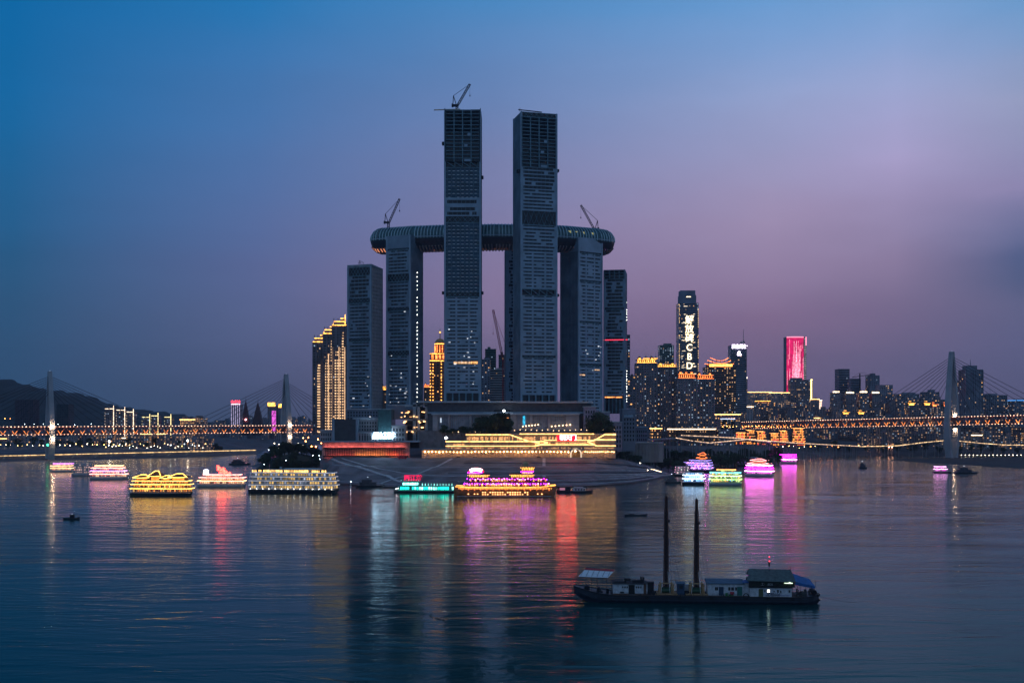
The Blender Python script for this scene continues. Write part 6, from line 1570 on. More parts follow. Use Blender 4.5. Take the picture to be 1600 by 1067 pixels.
ship('unlit dark cruise ship behind the bright magenta one', 1155, 1190, 729, R(-20), 13, 2.4, [(-.95, .95, 3.2, ''), (-.92, .92, 3.2, ''), (-.9, .85, 3.0, 'plain')], HD, mat('dim_violet_cabin', (.12, .09, .2), .7), glow('faint_violet_strip', (.4, .2, .8), .7, .5, 'NONE'), wins=[glow('faint_violet_window', (.5, .3, .9), .3, .8, 'NONE')], sheer=.4, blunt=True)
ship('small pink lit boat beside the river sandbar at the right', 1461, 1490, 739, R(-8), 9, 1.4, [(-.85, .45, 3.0, ''), (-.8, .3, 2.8, '')], HD, mat('lilac_cabin', (.4, .25, .4), .6), glow('lilac_pink_strip', (1, .45, .9), 7, .3), wins=[W_MAGW, W_MAG], sheer=.5, cat='boat', name='river_boat', group=None)

# dark vessels and small boats
def workvessel(label, px0, px1, pyb, seed, yaw=0):
    Y = YW(pyb); L = (px1 - px0) * Y / F; rg = random.Random(seed)
    r = thing('cargo_vessel', label, 'boat', (X((px0 + px1) / 2, Y), Y + 4, 0), yaw, 'dark vessels moored along the banks')
    hull_mb(L, 8, 1.6, sheer=.8).build('hull', HD, r)
    b = MB(); b.box(-L * .38, L * .2, -2.6, 2.6, 1.5, 4.2); b.box(-L * .3, L * .05, -2.4, 2.4, 4.4, 6.8); b.box(-L * .4, L * .22, -3.2, 3.2, 4.2, 4.4); b.build('cabin', mat('dull_cabin', (.10, .10, .12), .8), r)
    b = MB(); b.cyl((-L * .1, 0, 6.8), (-L * .1, 0, 10.5), .15, .08, 4); b.cyl((L * .34, 0, 1.6), (L * .34, 0, 5), .12, .08, 4); b.build('mast', DARKM, r)
    b = MB(); b.octa((-L * .1, 0, 9), .28); b.build('mast_lamp', glow('cool_mast_lamp', (.8, .9, 1), 9), r)
    return r
workvessel('dark moored vessel between the headland trees and the left bridge', 357, 391, 726, 1)
workvessel('dark moored barge right behind the largest cruise ship', 520, 548, 752, 2)
workvessel('dark vessel at the foot of the bank left of the pink lamped ship', 1040, 1066, 755, 3)
workvessel('small dark vessel tied beside the right sandbar', 1494, 1530, 740, 4)
workvessel('low dark pontoon moored along the embankment left of the teal pier ship', 556, 600, 761, 6)
workvessel('short dark boat on the open water right of the magenta ships', 1344, 1356, 732, 5)
def person(label, loc, lean=0, m=None, parent_name='person', yaw=0):
    """standing figure: one continuous skinned body"""
    J = {'pel': (0, 0, .95), 'che': (0, lean * .25, 1.32), 'nek': (0, lean * .33, 1.5), 'hd1': (0, lean * .36, 1.62), 'hd2': (0, lean * .38, 1.76), 'shl': (-.19, lean * .28, 1.43), 'shr': (.19, lean * .28, 1.43),
         'ell': (-.27, lean * .3 - .05, 1.14), 'elr': (.27, lean * .3 - .05, 1.14), 'hal': (-.24, lean * .3 - .28, .98), 'har': (.24, lean * .3 - .28, .98), 'hil': (-.1, 0, .9), 'hir': (.1, 0, .9), 'knl': (-.13, -.04, .5), 'knr': (.13, -.02, .5), 'anl': (-.14, 0, .08), 'anr': (.15, .04, .08), 'tol': (-.15, -.16, .04), 'tor': (.17, -.12, .04)}
    Rr = {'pel': .15, 'che': .17, 'nek': .06, 'hd1': .09, 'hd2': .08, 'shl': .07, 'shr': .07, 'ell': .05, 'elr': .05, 'hal': .035, 'har': .035, 'hil': .1, 'hir': .1, 'knl': .07, 'knr': .07, 'anl': .05, 'anr': .05, 'tol': .04, 'tor': .04}
    E = [('pel', 'che'), ('che', 'nek'), ('nek', 'hd1'), ('hd1', 'hd2'), ('che', 'shl'), ('che', 'shr'), ('shl', 'ell'), ('shr', 'elr'), ('ell', 'hal'), ('elr', 'har'), ('pel', 'hil'), ('pel', 'hir'), ('hil', 'knl'), ('hir', 'knr'), ('knl', 'anl'), ('knr', 'anr'), ('anl', 'tol'), ('anr', 'tor')]
    ks = list(J); me = bpy.data.meshes.new('person'); me.from_pydata([J[k] for k in ks], [(ks.index(a), ks.index(b_)) for a, b_ in E], [])
    me.materials.append(m or mat('dark_clothes', (.03, .03, .04), .9))
    o = bpy.data.objects.new('person', me); COL.objects.link(o); md = o.modifiers.new('skin', 'SKIN'); sv = me.skin_vertices[0].data
    for i, k in enumerate(ks): sv[i].radius = (Rr[k], Rr[k]); sv[i].use_root = (k == 'pel')
    o.modifiers.new('smooth', 'SUBSURF').levels = 1; o.modifiers['smooth'].render_levels = 1
    o.location = loc; o.rotation_euler = (0, 0, yaw); tag(o, label, 'person'); return o
def sampan(label, px0, px1, pyb, cabin, yaw=0):
    Y = YW(pyb); L = (px1 - px0) * Y / F
    r = thing('small_boat', label, 'boat', (X((px0 + px1) / 2, Y), Y + 1, 0), yaw, 'small dark boats on the open river')
    hull_mb(L, 2.2, .9, z0=-.3, sheer=.7, bow=.3).build('hull', HD, r)
    if cabin:
        b = MB(); b.box(-.9, 1.6, -.8, .8, .8, 2.7); b.box(-1.1, 1.9, -1, 1, 2.7, 2.85); b.build('cabin', DARKM, r)
        b = MB(); b.octa((.2, 0, 3.2), .18); b.build('cabin_lamp', glow('tiny_boat_lamp', (.8, .9, 1), 2), r)
    else:
        b = MB(); b.box(-L * .32, -L * .08, -.7, .7, .6, 1.3); b.cyl((-L * .1, .2, .6), (-L * .1, .2, 1.6), .3, .3, 8); b.box(L * .2, L * .38, -.6, .6, .6, 1.1); b.build('cargo', DARKM, r)
    return r, Y
sampan('small dark boat with a cabin alone on the water at the left', 98, 124, 811, True)
rb_, Yb = sampan('small open boat with a standing person, left of the barge masts', 976, 1012, 806, False)
person('person standing in the small open boat, dark clothes', (X(996.5, Yb), Yb + 1, .75), .3)
# driftwood and its wake
dw = thing('driftwood', 'clump of floating driftwood in the foreground water', 'driftwood', (X(682, YW(965)), YW(965), 0))
b = MB(); rg = random.Random(2)
for k in range(16):
    f = k / 15; x = -2.4 + f * 5.6 + rg.uniform(-.3, .3); y = 3.6 - f * 9 + rg.uniform(-.7, .7); a_ = rg.uniform(0, 3); l_ = rg.uniform(.3, .9)
    b.cyl((x - math.cos(a_) * l_, y - math.sin(a_) * l_, .05), (x + math.cos(a_) * l_, y + math.sin(a_) * l_, rg.uniform(.05, .4)), .12, .07, 6)
b.build('branch', mat('wet_driftwood', (.16, .15, .13), .6), dw)
# ------------------------------------------------------------------ foreground work barge with two masts
Y0 = 372.0; SCL = F / Y0
bg_ = thing('work_barge', 'long dark work barge with two tall lattice masts in the foreground', 'barge', (X(1085, Y0), Y0, .8), R(-4))
def bx(px): return (px - 1085) / SCL
WHC = mat('worn_white_cabin', (.62, .63, .68), .65, var=.25, scale=1.2)
HULLB = mat('blue_black_hull', (.018, .028, .05), .5, var=.4, scale=.6)
DECK = mat('rusty_deck', (.07, .05, .045), .8, var=.5, scale=.8)
TAN = mat('tan_winch_frame', (.55, .32, .16), .7, var=.35, scale=1.5)
BLUET = mat('blue_tarpaulin', (.02, .13, .38), .7, var=.3, scale=.8)
BLUER = mat('faded_blue_roof', (.06, .12, .19), .7, var=.3, scale=.8)
GRNR = mat('grey_green_roof', (.10, .14, .14), .7, var=.35, scale=1.0)
RED2 = mat('faded_red_cloth', (.45, .05, .06), .8)
AWN = mat('white_awning_cloth', (.82, .84, .88), .7, var=.12, scale=.8)
x0b, x1b = bx(897), bx(1273); Lb = x1b - x0b; Bm = 11.0
secs = []
for i in range(41):
    f = i / 40; x = x0b + Lb * f
    w = min(1, .32 + .68 * math.sqrt(min(1, f / .11))) * (min(1, .6 + .4 * math.sqrt(min(1, (1 - f) / .05))))
    zt = 1.5 + 2.6 * max(0, 1 - f / .17) ** 1.4 + .7 * max(0, (f - .93) / .07)
    kz = -1.6 + 3.2 * max(0, 1 - f / .10) ** 1.6 + 1.1 * max(0, (f - .955) / .045)
    hw = Bm / 2 * w
    secs.append([(x, -hw * .86, kz), (x, -hw, (kz + zt) * .5), (x, -hw, zt), (x, hw, zt), (x, hw, (kz + zt) * .5), (x, hw * .86, kz)])
b = MB(); b.loft(secs); hull_o = b.build('hull', HULLB, bg_)
b = MB()
for i in range(40):
    for s_ in (2, 3):
        b.beam(secs[i][s_], secs[i + 1][s_], .28, .4)
b.beam((x0b + 8, -Bm / 2 - .06, .75), (x1b - 4, -Bm / 2 - .06, .75), .16, .3)
b.build('rubbing_strake', DARKM, bg_)
b = MB(); b.box(x0b + 9, x1b - 5, -Bm / 2 + .4, Bm / 2 - .4, 1.52, 1.62); b.build('deck_plating', DECK, bg_)
b = MB()
for xx in np.arange(bx(968), bx(1150), 3.1): b.cyl((xx, -Bm / 2 + .3, 1.6), (xx, -Bm / 2 + .3, 2.5), .05, n=5)
b.cyl((bx(968), -Bm / 2 + .3, 2.5), (bx(1150), -Bm / 2 + .3, 2.5), .05, n=5); b.cyl((bx(968), -Bm / 2 + .3, 2.05), (bx(1150), -Bm / 2 + .3, 2.05), .035, n=5)
for xx in (bx(1000), bx(1020), bx(1062), bx(1078), bx(1128)): b.cyl((xx, -Bm / 2 + .8, 1.6), (xx, -Bm / 2 + .8, 2.2), .18, n=8)
b.build('railing', DARKM, bg_)
# stern awning at the left
b = MB(); xa, xb2 = bx(904), bx(961)
b.loft([[(xa, -4.2, 7.6), (xb2 - 2.5, -4.2, 7.3), (xb2, 3.6, 8.7), (xa + 2.5, 3.6, 9.2)], [(xa, -4.2, 7.75), (xb2 - 2.5, -4.2, 7.45), (xb2, 3.6, 8.85), (xa + 2.5, 3.6, 9.35)]]); b.build('awning', AWN, bg_)
b = MB(); b.loft([[(xa + 2.2, 2.4, 9.05), (xb2 - .3, 2.4, 8.6), (xb2, 4.0, 8.9), (xa + 2.5, 4.0, 9.4)], [(xa + 2.2, 2.4, 9.25), (xb2 - .3, 2.4, 8.8), (xb2, 4.0, 9.1), (xa + 2.5, 4.0, 9.6)]]); b.build('red_awning_edge', RED2, bg_)
b = MB()
for xx in (xa + .6, xa + 4.5, xb2 - 6, xb2 - 2.9):
    b.cyl((xx, -4.0, 2.2), (xx, -4.0, 7.5), .07, n=5); b.cyl((xx + 2, 3.4, 2.2), (xx + 2, 3.4, 8.9), .07, n=5)
for k in range(6):
    xx = xa + .8 + k * 1.85; b.beam((xx, -4.2, 7.8), (xx + 1.2, 3.6, 9.3 - k * .06), .08)
b.beam((xa, -4.3, 7.55), (xb2 - 2.5, -4.3, 7.25), .12, .25)
b.build('awning_frame', DARKM, bg_)
b = MB(); b.cyl((xa + 3, -1.6, 3.3), (xa + 3, 1.6, 3.3), .95, n=12); b.box(xa + 1.8, xa + 4.2, -2, 2, 2.2, 2.6); b.cyl((xa + 7, -2.4, 3.0), (xa + 7, .6, 3.0), .7, n=12); b.box(xa + 6, xa + 8.3, -2.6, .8, 1.7, 2.3)
b.cyl((xa + 10, -1, 1.6), (xa + 10, -1, 3.2), .5, n=10); b.build('winch', DARKM, bg_)
b = MB(); b.cyl((xa - 1.6, -.8, 3.3), (xa + .5, -.8, 3.6), .12, n=6); b.cyl((xa - 1.6, -1.5, 2.7), (xa - 1.6, -.1, 2.7), .1, n=6); b.cyl((xa - 1.6, -.8, 3.3), (xa - 1.6, -.8, 2.3), .1, n=6); b.build('bow_anchor', DARKM, bg_)
# tyres
def tyre(x, y, z, r_=.55, parent=bg_):
    b = MB(); n = 14; m_ = 8; rings = []
    for i in range(n + 1):
        a = i / n * 2 * math.pi; rings.append([(x + math.cos(a) * (r_ - .16 + .16 * math.cos(t_ / m_ * 2 * math.pi)), y + .16 * math.sin(t_ / m_ * 2 * math.pi), z + math.sin(a) * (r_ - .16 + .16 * math.cos(t_ / m_ * 2 * math.pi))) for t_ in range(m_)])
    b.loft(rings, caps=False); b.build('tyre_fender', mat('rubber', (.015, .015, .017), .9), parent)
for px in (1161, 1010, 1060, 1108, 1195, 1232): tyre(bx(px), -Bm / 2 - .2, 1.9 if px == 1161 else 1.1, 1.05 if px == 1161 else .55)
# white cabin
def cabin(nm, xa, xb, ya, yb_, z0, z1, m, roof_m, roof_over=.35, rt=.18, slope=0):
    b = MB(); b.box(xa, xb, ya, yb_, z0, z1); o = b.build(nm, m, bg_)
    r_ = MB(); r_.loft([[(xa - roof_over, ya - roof_over, z1), (xb + roof_over, ya - roof_over, z1), (xb + roof_over, yb_ + roof_over, z1 + slope), (xa - roof_over, yb_ + roof_over, z1 + slope)], [(xa - roof_over, ya - roof_over, z1 + rt), (xb + roof_over, ya - roof_over, z1 + rt), (xb + roof_over, yb_ + roof_over, z1 + slope + rt), (xa - roof_over, yb_ + roof_over, z1 + slope + rt)]])
    r_.build('roof', roof_m, o); return o
def door(o, x, w, z0, z1, y, m, nm='door'):
    b = MB(); b.box(x, x + w, y - .06, y + .02, z0, z1); d = b.build(nm, m, o); return d
DOORG = mat('green_door', (.03, .16, .14), .6); DOORD = mat('dark_doorway', (.012, .014, .018), .8); DOORO = mat('olive_door', (.10, .11, .05), .6); DOORB = mat('blue_door', (.03, .07, .14), .6)
c1 = cabin('white_cabin', bx(958), bx(1009), -3.6, 3.4, 1.6, 5.3, WHC, DARKM, .5)
door(c1, bx(982), 2.1, 1.7, 5.0, -3.6, DOORD)
for px in (972, 975.5, 979, 993, 996.5, 1000): door(c1, bx(px), .45, 3.9, 4.5, -3.6, DARK, 'window')
door(c1, bx(969), 1.3, 2.1, 2.7, -3.6, DARK, 'window')
b = MB(); b.box(bx(958), bx(982), -3.75, -3.6, 1.6, 2.0); b.box(bx(992), bx(1009), -3.75, -3.6, 1.6, 2.0); b.box(bx(1009) - .8, bx(1009) + .05, -3.72, -3.6, 1.6, 5.2); b.build('rust_band', mat('rust_stain', (.16, .08, .05), .9, var=.5, scale=2), c1)
b = MB(); rg = random.Random(12)
b.cyl((bx(978), -.5, 6.3), (bx(986), -.5, 6.3), .45, n=10); b.box(bx(976), bx(979), -1.2, .6, 5.5, 6.8); b.box(bx(988), bx(1006), -1.5, 1.2, 5.5, 6.2); b.cyl((bx(1002), 0, 6.2), (bx(1002), 0, 7.4), .3, n=8); b.box(bx(1004), bx(1007), -1, 1, 6.2, 7.2)
b.cyl((bx(983), 0, 6), (bx(983), 0, 8.1), .05, n=5); b.cyl((bx(994), 0, 6), (bx(994), 0, 7.6), .05, n=5); b.box(bx(960), bx(975), -2.4, 1, 5.5, 5.75)
for xx in np.linspace(bx(958), bx(1008), 9): b.cyl((xx, -3.7, 5.4), (xx, -3.7, 6.15), .035, n=4)
b.cyl((bx(958), -3.7, 6.15), (bx(1008), -3.7, 6.15), .035, n=4)
b.build('roof_machinery', DARKM, bg_)
# masts: tapered lattice-clad columns with winch frames at the foot
def mast(px, ptop, pfoot, label_none, lean):
    xx = bx(px); zt = CH - (ptop - HZ) * Y0 / F; z0 = 1.6
    b = MB(); n = 26; H = zt - z0
    w0, w1 = .80, .46
    def c(f, k):
        w = w0 + (w1 - w0) * f if f < .86 else w1 * .72
        sx, sy = ((-1, -1), (1, -1), (1, 1), (-1, 1))[k % 4]; return (xx + lean * f + sx * w, sy * w * .8, z0 + H * f)
    for k in range(4):
        for i in range(n):
            b.beam(c(i / n, k), c((i + 1) / n, k), .34)
            b.beam(c(i / n, k), c((i + 1) / n, k + 1), .16); b.beam(c(i / n, k + 1), c(i / n, k), .14)
    b.build('mast', mat('mast_dark_red_brown', (.12, .05, .04), .7, var=.4, scale=1), bg_)
    b = MB(); b.box(xx - .42, xx + .42, -.35, .35, z0, z0 + H * .74); b.box(xx - .3, xx + .3, -.25, .25, z0 + H * .74, zt + .3)
    b.cyl((xx + lean, 0, zt), (xx + lean, 0, zt + 1.0), .06, n=5); b.box(xx - 1.0, xx + .2, -.5, .5, z0 + H * .585, z0 + H * .60); b.box(xx - .2, xx + 1.3, -.5, .5, z0 + H * .74, z0 + H * .765)
    b.build('mast_core_pipe', DARKM, bg_)
    b = MB()
    for d_ in (.9, 1.35): b.cyl((xx + lean + .3, 0, z0 + H * .78), (xx + 3.6 * d_, -1.5 + d_, z0 + 3.4), .05, n=4)
    b.cyl((xx + .3, 0, z0 + H * .78), (xx + 2.2, 1.5, z0 + 3), .05, n=4)
    for f in (.3, .45, .6): b.beam((xx + 1.0, 0, z0 + H * .78 * f + 3), (xx + 1.0 + 2.9 * (1 - f), -.6, z0 + H * .78 * f + 2.6), .06)
    b.build('rigging', DARKM, bg_)
    b = MB()
    for sx in (-1, 1):
        for sy in (-2.6, 1.8):
            b.beam((xx + sx * 2.6, sy, 1.6), (xx + sx * 1.9, sy * .7, 5.4), .32)
        b.beam((xx + sx * 1.9, -1.9, 5.4), (xx + sx * 1.9, 1.4, 5.4), .35)
        b.box(xx + sx * 2.1 - .5, xx + sx * 2.1 + .5, -1.6, .6, 2.0, 5.0)
    b.beam((xx - 1.9, -1.9, 5.4), (xx + 1.9, -1.9, 5.4), .35); b.box(xx - 3.8, xx + 3.6, -3.6, 2.6, 1.62, 2.0); b.beam((xx - 3.8, -3.7, 2.0), (xx + 3.6, -3.7, 2.0), .3)
    b.build('winch_frame', TAN, bg_)
    b = MB(); b.box(xx - 1.7, xx + 1.7, -1.4, 1, 2.2, 3.9); b.cyl((xx - 1.6, -2, 2.9), (xx + 1.4, -2, 2.9), .55, n=10); b.build('engine', mat('green_engine', (.03, .09, .05), .6), bg_)
    b = MB(); b.cyl((xx - 1.9, -2.5, 2.0), (xx - 1.5, -2.2, 5.6), .09, n=5); b.cyl((xx + 1.2, -2.7, 1.9), (xx + .5, -2.2, 9.5), .08, n=5); b.build('pale_pipe', WHITE, bg_)
mast(1041, 780, 915, '', .05); mast(1088, 784, 920, '', .1)
# blue booth between the masts, drums and clutter
c2 = cabin('blue_booth', bx(1058), bx(1069), -1.8, 1.4, 1.6, 5.2, DOORB, BLUER, .4, .15, .3)
door(c2, bx(1061), 1.2, 3.6, 4.6, -1.8, DARK, 'window')
b = MB()
for px in (1020, 1024, 1015, 1073, 1077, 1100): b.cyl((bx(px), -2.2, 1.6), (bx(px), -2.2, 2.7), .38, n=10)
b.box(bx(1012), bx(1022), -.5, 2, 1.6, 5.2); b.box(bx(1012) - .1, bx(1022) + .1, -.6, 2.1, 5.2, 5.5); b.box(bx(1070), bx(1083), -1, 2.4, 1.6, 2.6); b.build('drum_and_locker', DARKM, bg_)
b = MB(); b.box(bx(1069), bx(1080), .6, 2.6, 2.6, 4.6); b.box(bx(1009), bx(1012), -1.5, 2, 1.6, 5.0); b.build('pale_locker', WHC, bg_)
# long cabin
c3 = cabin('long_white_cabin', bx(1104), bx(1158), -3.2, 2.6, 1.6, 5.6, WHC, BLUER, .5, .2, .7)
door(c3, bx(1121), 1.6, 1.7, 4.6, -3.2, DOORB); door(c3, bx(1149), 1.7, 1.7, 4.7, -3.2, DOORG)
for px, w_ in ((1115, .5), (1117.5, .5), (1135.5, .7), (1140, .9), (1146, .6)): door(c3, bx(px), w_, 3.4, 4.5, -3.2, DARK, 'window')
b = MB(); b.cyl((bx(1139), -3.9, 2.3), (bx(1143), -3.9, 2.3), .45, n=10); b.box(bx(1138), bx(1144), -3.9, -3.4, 2.2, 3.0); b.build('red_barrel', mat('red_plastic', (.5, .03, .05), .5), bg_)
b = MB(); b.box(bx(1136), bx(1143), -4.2, -3.5, 1.6, 2.1); b.box(bx(1131), bx(1134), -4, -3.4, 1.6, 2.6); b.build('green_crate', mat('green_plastic', (.03, .22, .06), .5), bg_)
b = MB(); b.box(bx(1158.5), bx(1168), -2.6, 2.8, 1.6, 6.0); b.build('passage_wall', WHC, bg_)
b = MB(); b.box(bx(1158), bx(1169), -3.2, 3.2, 6.0, 6.2); b.build('passage_roof', BLUET, bg_)
# wheelhouse block
c4 = cabin('wheelhouse_lower_storey', bx(1168), bx(1231), -4.4, 3.6, 1.0, 4.6, WHC, DARKM, .3, .15)
b = MB(); b.box(bx(1167), bx(1236), -3.9, 3.4, 4.75, 7.0); up_ = b.build('wheelhouse_upper_storey', mat('dark_upper_wall', (.03, .03, .033), .7, var=.5, scale=1), bg_)
b = MB(); b.loft([[(bx(1163), -5.0, 6.9), (bx(1237), -5.0, 6.6), (bx(1235), 2.2, 9.7), (bx(1170), 2.2, 9.9)], [(bx(1163), -5.0, 7.1), (bx(1237), -5.0, 6.8), (bx(1235), 2.2, 9.9), (bx(1170), 2.2, 10.1)]])
b.loft([[(bx(1170), 2.2, 9.9), (bx(1235), 2.2, 9.7), (bx(1236), 5, 7.6), (bx(1168), 5, 7.8)], [(bx(1170), 2.2, 10.1), (bx(1235), 2.2, 9.9), (bx(1236), 5, 7.8), (bx(1168), 5, 8.0)]]); b.build('pitched_roof', GRNR, up_)
b = MB()
for k in range(14): xx = bx(1166) + k * 1.15; b.beam((xx, -5.05, 7.15), (min(xx + .3, bx(1234)), 2.2, 10.1), .06)
b.build('roof_seam', mat('roof_seam_grey', (.14, .17, .17), .7), up_)
door(c4, bx(1181), 1.5, 1.2, 4.2, -4.4, DOORO)
for px, w_, z0_, z1_ in ((1189.5, .4, 3.2, 3.9), (1203.5, .4, 3.3, 3.7), (1209, .5, 3.0, 4.0), (1213.5, .4, 2.9, 3.7), (1226.5, .45, 3.1, 3.9)): door(c4, bx(px), w_, z0_, z1_, -4.4, DARK, 'window')
b = MB(); b.box(bx(1194), bx(1197.6), -4.52, -4.38, 3.1, 4.0); b.build('lit_window', glow('bright_cabin_window', (1, .98, .9), 4), c4)
b = MB(); b.box(bx(1193.6), bx(1198), -4.5, -4.4, 2.95, 4.15); b.build('window_frame', DARKM, c4)
b = MB(); b.box(bx(1188), bx(1197), -4.46, -4.4, 2.2, 2.28); b.box(bx(1213), bx(1228), -4.46, -4.4, 2.15, 2.25); b.build('blue_stripe', mat('blue_paint_line', (.08, .10, .4), .6), c4)
text_mesh('hull_lettering', '工程606', 1.35, mat('navy_lettering', (.015, .03, .10), .6), c4, (bx(1203), -4.5, 2.3), extrude=.02, bold=.01)
text_mesh('board_lettering', '工程606', 1.15, mat('pale_lettering', (.6, .62, .65), .6), up_, (bx(1193.5), -4.05, 5.7), extrude=.02)
b = MB(); b.box(bx(1219), bx(1232), -5.1, -4.95, 6.2, 6.45); b.box(bx(1226), bx(1229), -5.1, -4.95, 6.4, 6.7); b.build('eave_light', glow('pale_green_tube', (.75, 1, .7), 1.6, .5, 'AUTO', 2), up_)
b = MB(); rg = random.Random(5)
for _ in range(22): x = rg.uniform(bx(1168), bx(1233)); z = rg.uniform(4.8, 6.2); b.box(x, x + rg.uniform(.2, 1), -4.15 - rg.uniform(0, .2), -3.88, z, z + rg.uniform(.2, .7))
for xx in np.linspace(bx(1168), bx(1236), 10): b.cyl((xx, -4.6, 4.7), (xx, -4.6, 6.9), .05, n=4)
b.build('balcony_clutter', mat('dark_green_clutter', (.03, .045, .03), .8), up_)
# beacon mast
b = MB(); b.cyl((bx(1201), 1, 9.5), (bx(1201), 1, 14.2), .08, n=6); b.cyl((bx(1201), 1, 11.2), (bx(1201), 1, 12.4), .3, n=8); b.box(bx(1199), bx(1203), .9, 1.1, 12.3, 12.5); b.cyl((bx(1233), 0, 9.5), (bx(1233), 0, 11.4), .07, n=5); b.build('beacon_mast', DARKM, bg_)
b = MB(); b.octa((bx(1201), .7, 14.4), .2); b.octa((bx(1201), .6, 12.9), .22); b.build('red_beacon_lamp', glow('red_beacon_glow', (1, .04, .06), 6), bg_)
# blue tarpaulin over the stern
b = MB(); b.loft([[(bx(1236), -4.2, 6.6), (bx(1267), -4.0, 5.0), (bx(1264), 2.5, 6.6), (bx(1235), 2.5, 8.6)], [(bx(1236), -4.2, 6.75), (bx(1267), -4.0, 5.15), (bx(1264), 2.5, 6.75), (bx(1235), 2.5, 8.75)]])
b.quad((bx(1236), -4.22, 6.7), (bx(1236), -4.25, 5.6), (bx(1267), -4.05, 4.4), (bx(1267), -4.02, 5.1)); b.build('blue_tarpaulin', BLUET, bg_)
b = MB()
for px in (1240, 1252, 1266): b.cyl((bx(px), -3.9, 1.7), (bx(px), -3.9, 5.8 - (px - 1240) * .05), .07, n=5); b.cyl((bx(px) - .5, 2.4, 1.7), (bx(px) - .5, 2.4, 6.6), .07, n=5)
b.cyl((bx(1267), -4.1, 5), (bx(1267), -4.1, 7.2), .06, n=5); b.build('tarpaulin_pole', DARKM, bg_)
b = MB(); rg = random.Random(8)
for _ in range(30):
    px = rg.uniform(1236, 1262); z = rg.uniform(1.6, 3.8); s_ = rg.uniform(.2, .9); y = rg.uniform(-4, 1)
    if rg.random() < .5: b.box(bx(px) - s_ / 2, bx(px) + s_ / 2, y, y + s_, 1.55, z)
    else: b.cyl((bx(px), y, z * .7), (bx(px) + s_, y, z * .7), s_ * .5, n=8)
b.build('stern_clutter', [mat('stern_clutter_grey', (.12, .13, .14), .8, var=.6, scale=2)], bg_)
b = MB(); b.cyl((x1b - 1.2, -2.5, 2.9), (x1b - 1.2, 2.5, 2.9), .8, n=12); b.cyl((x1b - .2, -1.5, 2.6), (x1b + .3, -1.5, .1), .09, n=6); b.box(x1b - .3, x1b + .7, -1.9, -1.1, -.1, .5); b.cyl((x1b + .2, -1.5, .5), (x1b + .9, -1.5, .2), .12, n=6); b.build('stern_anchor_winch', DARKM, bg_)
for k in range(2): tyre(x1b - .3 - k * 1.2, -Bm * .36, 2.4 + k * .9, .6)
b = MB(); p_ = Vector((x1b, 0, 1.6))
pts = [Vector((x1b + 12 * f, -4 * f, 1.6 * (1 - f) ** 2 - .05)) for f in np.linspace(0, 1, 9)]
for a, c_ in zip(pts, pts[1:]): b.cyl(a, c_, .05, n=4)
b.build('mooring_cable', DARKM, bg_)
# ------------------------------------------------------------------ trees
def make_tree(name, label, h, r_, seed, n=900, leaf=1.15, group=None):
    rg = random.Random(seed); t_ = MB()
    t_.cyl((0, 0, -1), (0.15, 0, h * .45), h * .035, h * .022, 7); limbs = []
    for k in range(6):
        a = k * 1.05 + rg.uniform(-.3, .3); q = Vector((math.cos(a) * r_ * .6, math.sin(a) * r_ * .6, h * rg.uniform(.55, .85))); t_.cyl((.1, 0, h * rg.uniform(.28, .45)), q, h * .016, h * .006, 5); limbs.append(q)
    o = bpy.data.objects.new(name, None); COL.objects.link(o); tag(o, label, 'tree', group)
    t_.build('trunk', BARK, o)
    c = MB(); blobs = [(q, r_ * rg.uniform(.35, .55)) for q in limbs] + [(Vector((0, 0, h * .8)), r_ * .5), (Vector((0, 0, h * .62)), r_ * .65), (Vector((r_ * .3, 0, h * .42)), r_ * .5), (Vector((-r_ * .35, 0, h * .36)), r_ * .45)]
    for _ in range(n):
        q, br = rg.choice(blobs); d = Vector((rg.gauss(0, 1), rg.gauss(0, 1), rg.gauss(0, .8))).normalized() * br * rg.uniform(.55, 1.05); p_ = q + d
        u = Vector((rg.uniform(-1, 1), rg.uniform(-1, 1), rg.uniform(-1, 1))).normalized(); v = u.orthogonal().normalized(); s_ = leaf * rg.uniform(.5, 1.1)
        c.quad(p_ - u * s_ * .5, p_ + v * s_ * .35, p_ + u * s_ * .5, p_ - v * s_ * .35)
    c.build('crown', LEAF, o); return o
protos = [make_tree('broadleaf_tree', 'tree', 11, 5.0, 1), make_tree('broadleaf_tree', 'tree', 9, 5.4, 2), make_tree('broadleaf_tree', 'tree', 13, 4.6, 3)]
used = [False] * 3
def put_tree(k, x, y, z, s, rz, label, group):
    if not used[k]:
        o = protos[k]; used[k] = True; o.location = (x, y, z); o.rotation_euler = (0, 0, rz); o.scale = (s,) * 3; o['label'] = label; o['group'] = group
    else: copy_thing(protos[k], (x, y, z), rz, s, label, group)
rg = random.Random(77)
def grove(label, group, n, fn):
    for i in range(n):
        x, y, z, s = fn(i); put_tree(rg.randrange(3), x, y, z, s, rg.uniform(0, 6), label, group)
def podium_clump(i):
    px = 745 + i * 4.6 + rg.uniform(-2, 2); hh = math.sin((px - 738) / 66 * math.pi); Y = 1134 + rg.uniform(-6, 3); return X(px, Y), Y, Z(680, Y), .8 + 1.15 * hh
grove('dark tree in the clump on the roof terrace in front of the podium entrance', 'dark trees in front of the podium entrance', 12, podium_clump)
def podium_right(i):
    px = 924 + i * 4.2 + rg.uniform(-2, 2); Y = 1136 + rg.uniform(-4, 4); return X(px, Y), Y, Z(681, Y), 1.0 + 1.0 * math.sin((px - 918) / 36 * math.pi)
grove('dark tree above the right end of the lit terraces', 'dark trees above the right end of the lit terraces', 8, podium_right)
def podium_low(i):
    px = 690 + i * 6 + rg.uniform(-2, 2); Y = 1138 + rg.uniform(-2, 3); return X(px, Y), Y, Z(680, Y), .6 + rg.uniform(0, .3)
grove('small dark shrub like tree on the terrace roof left of the clump', 'small trees on the terrace roof', 9, podium_low)
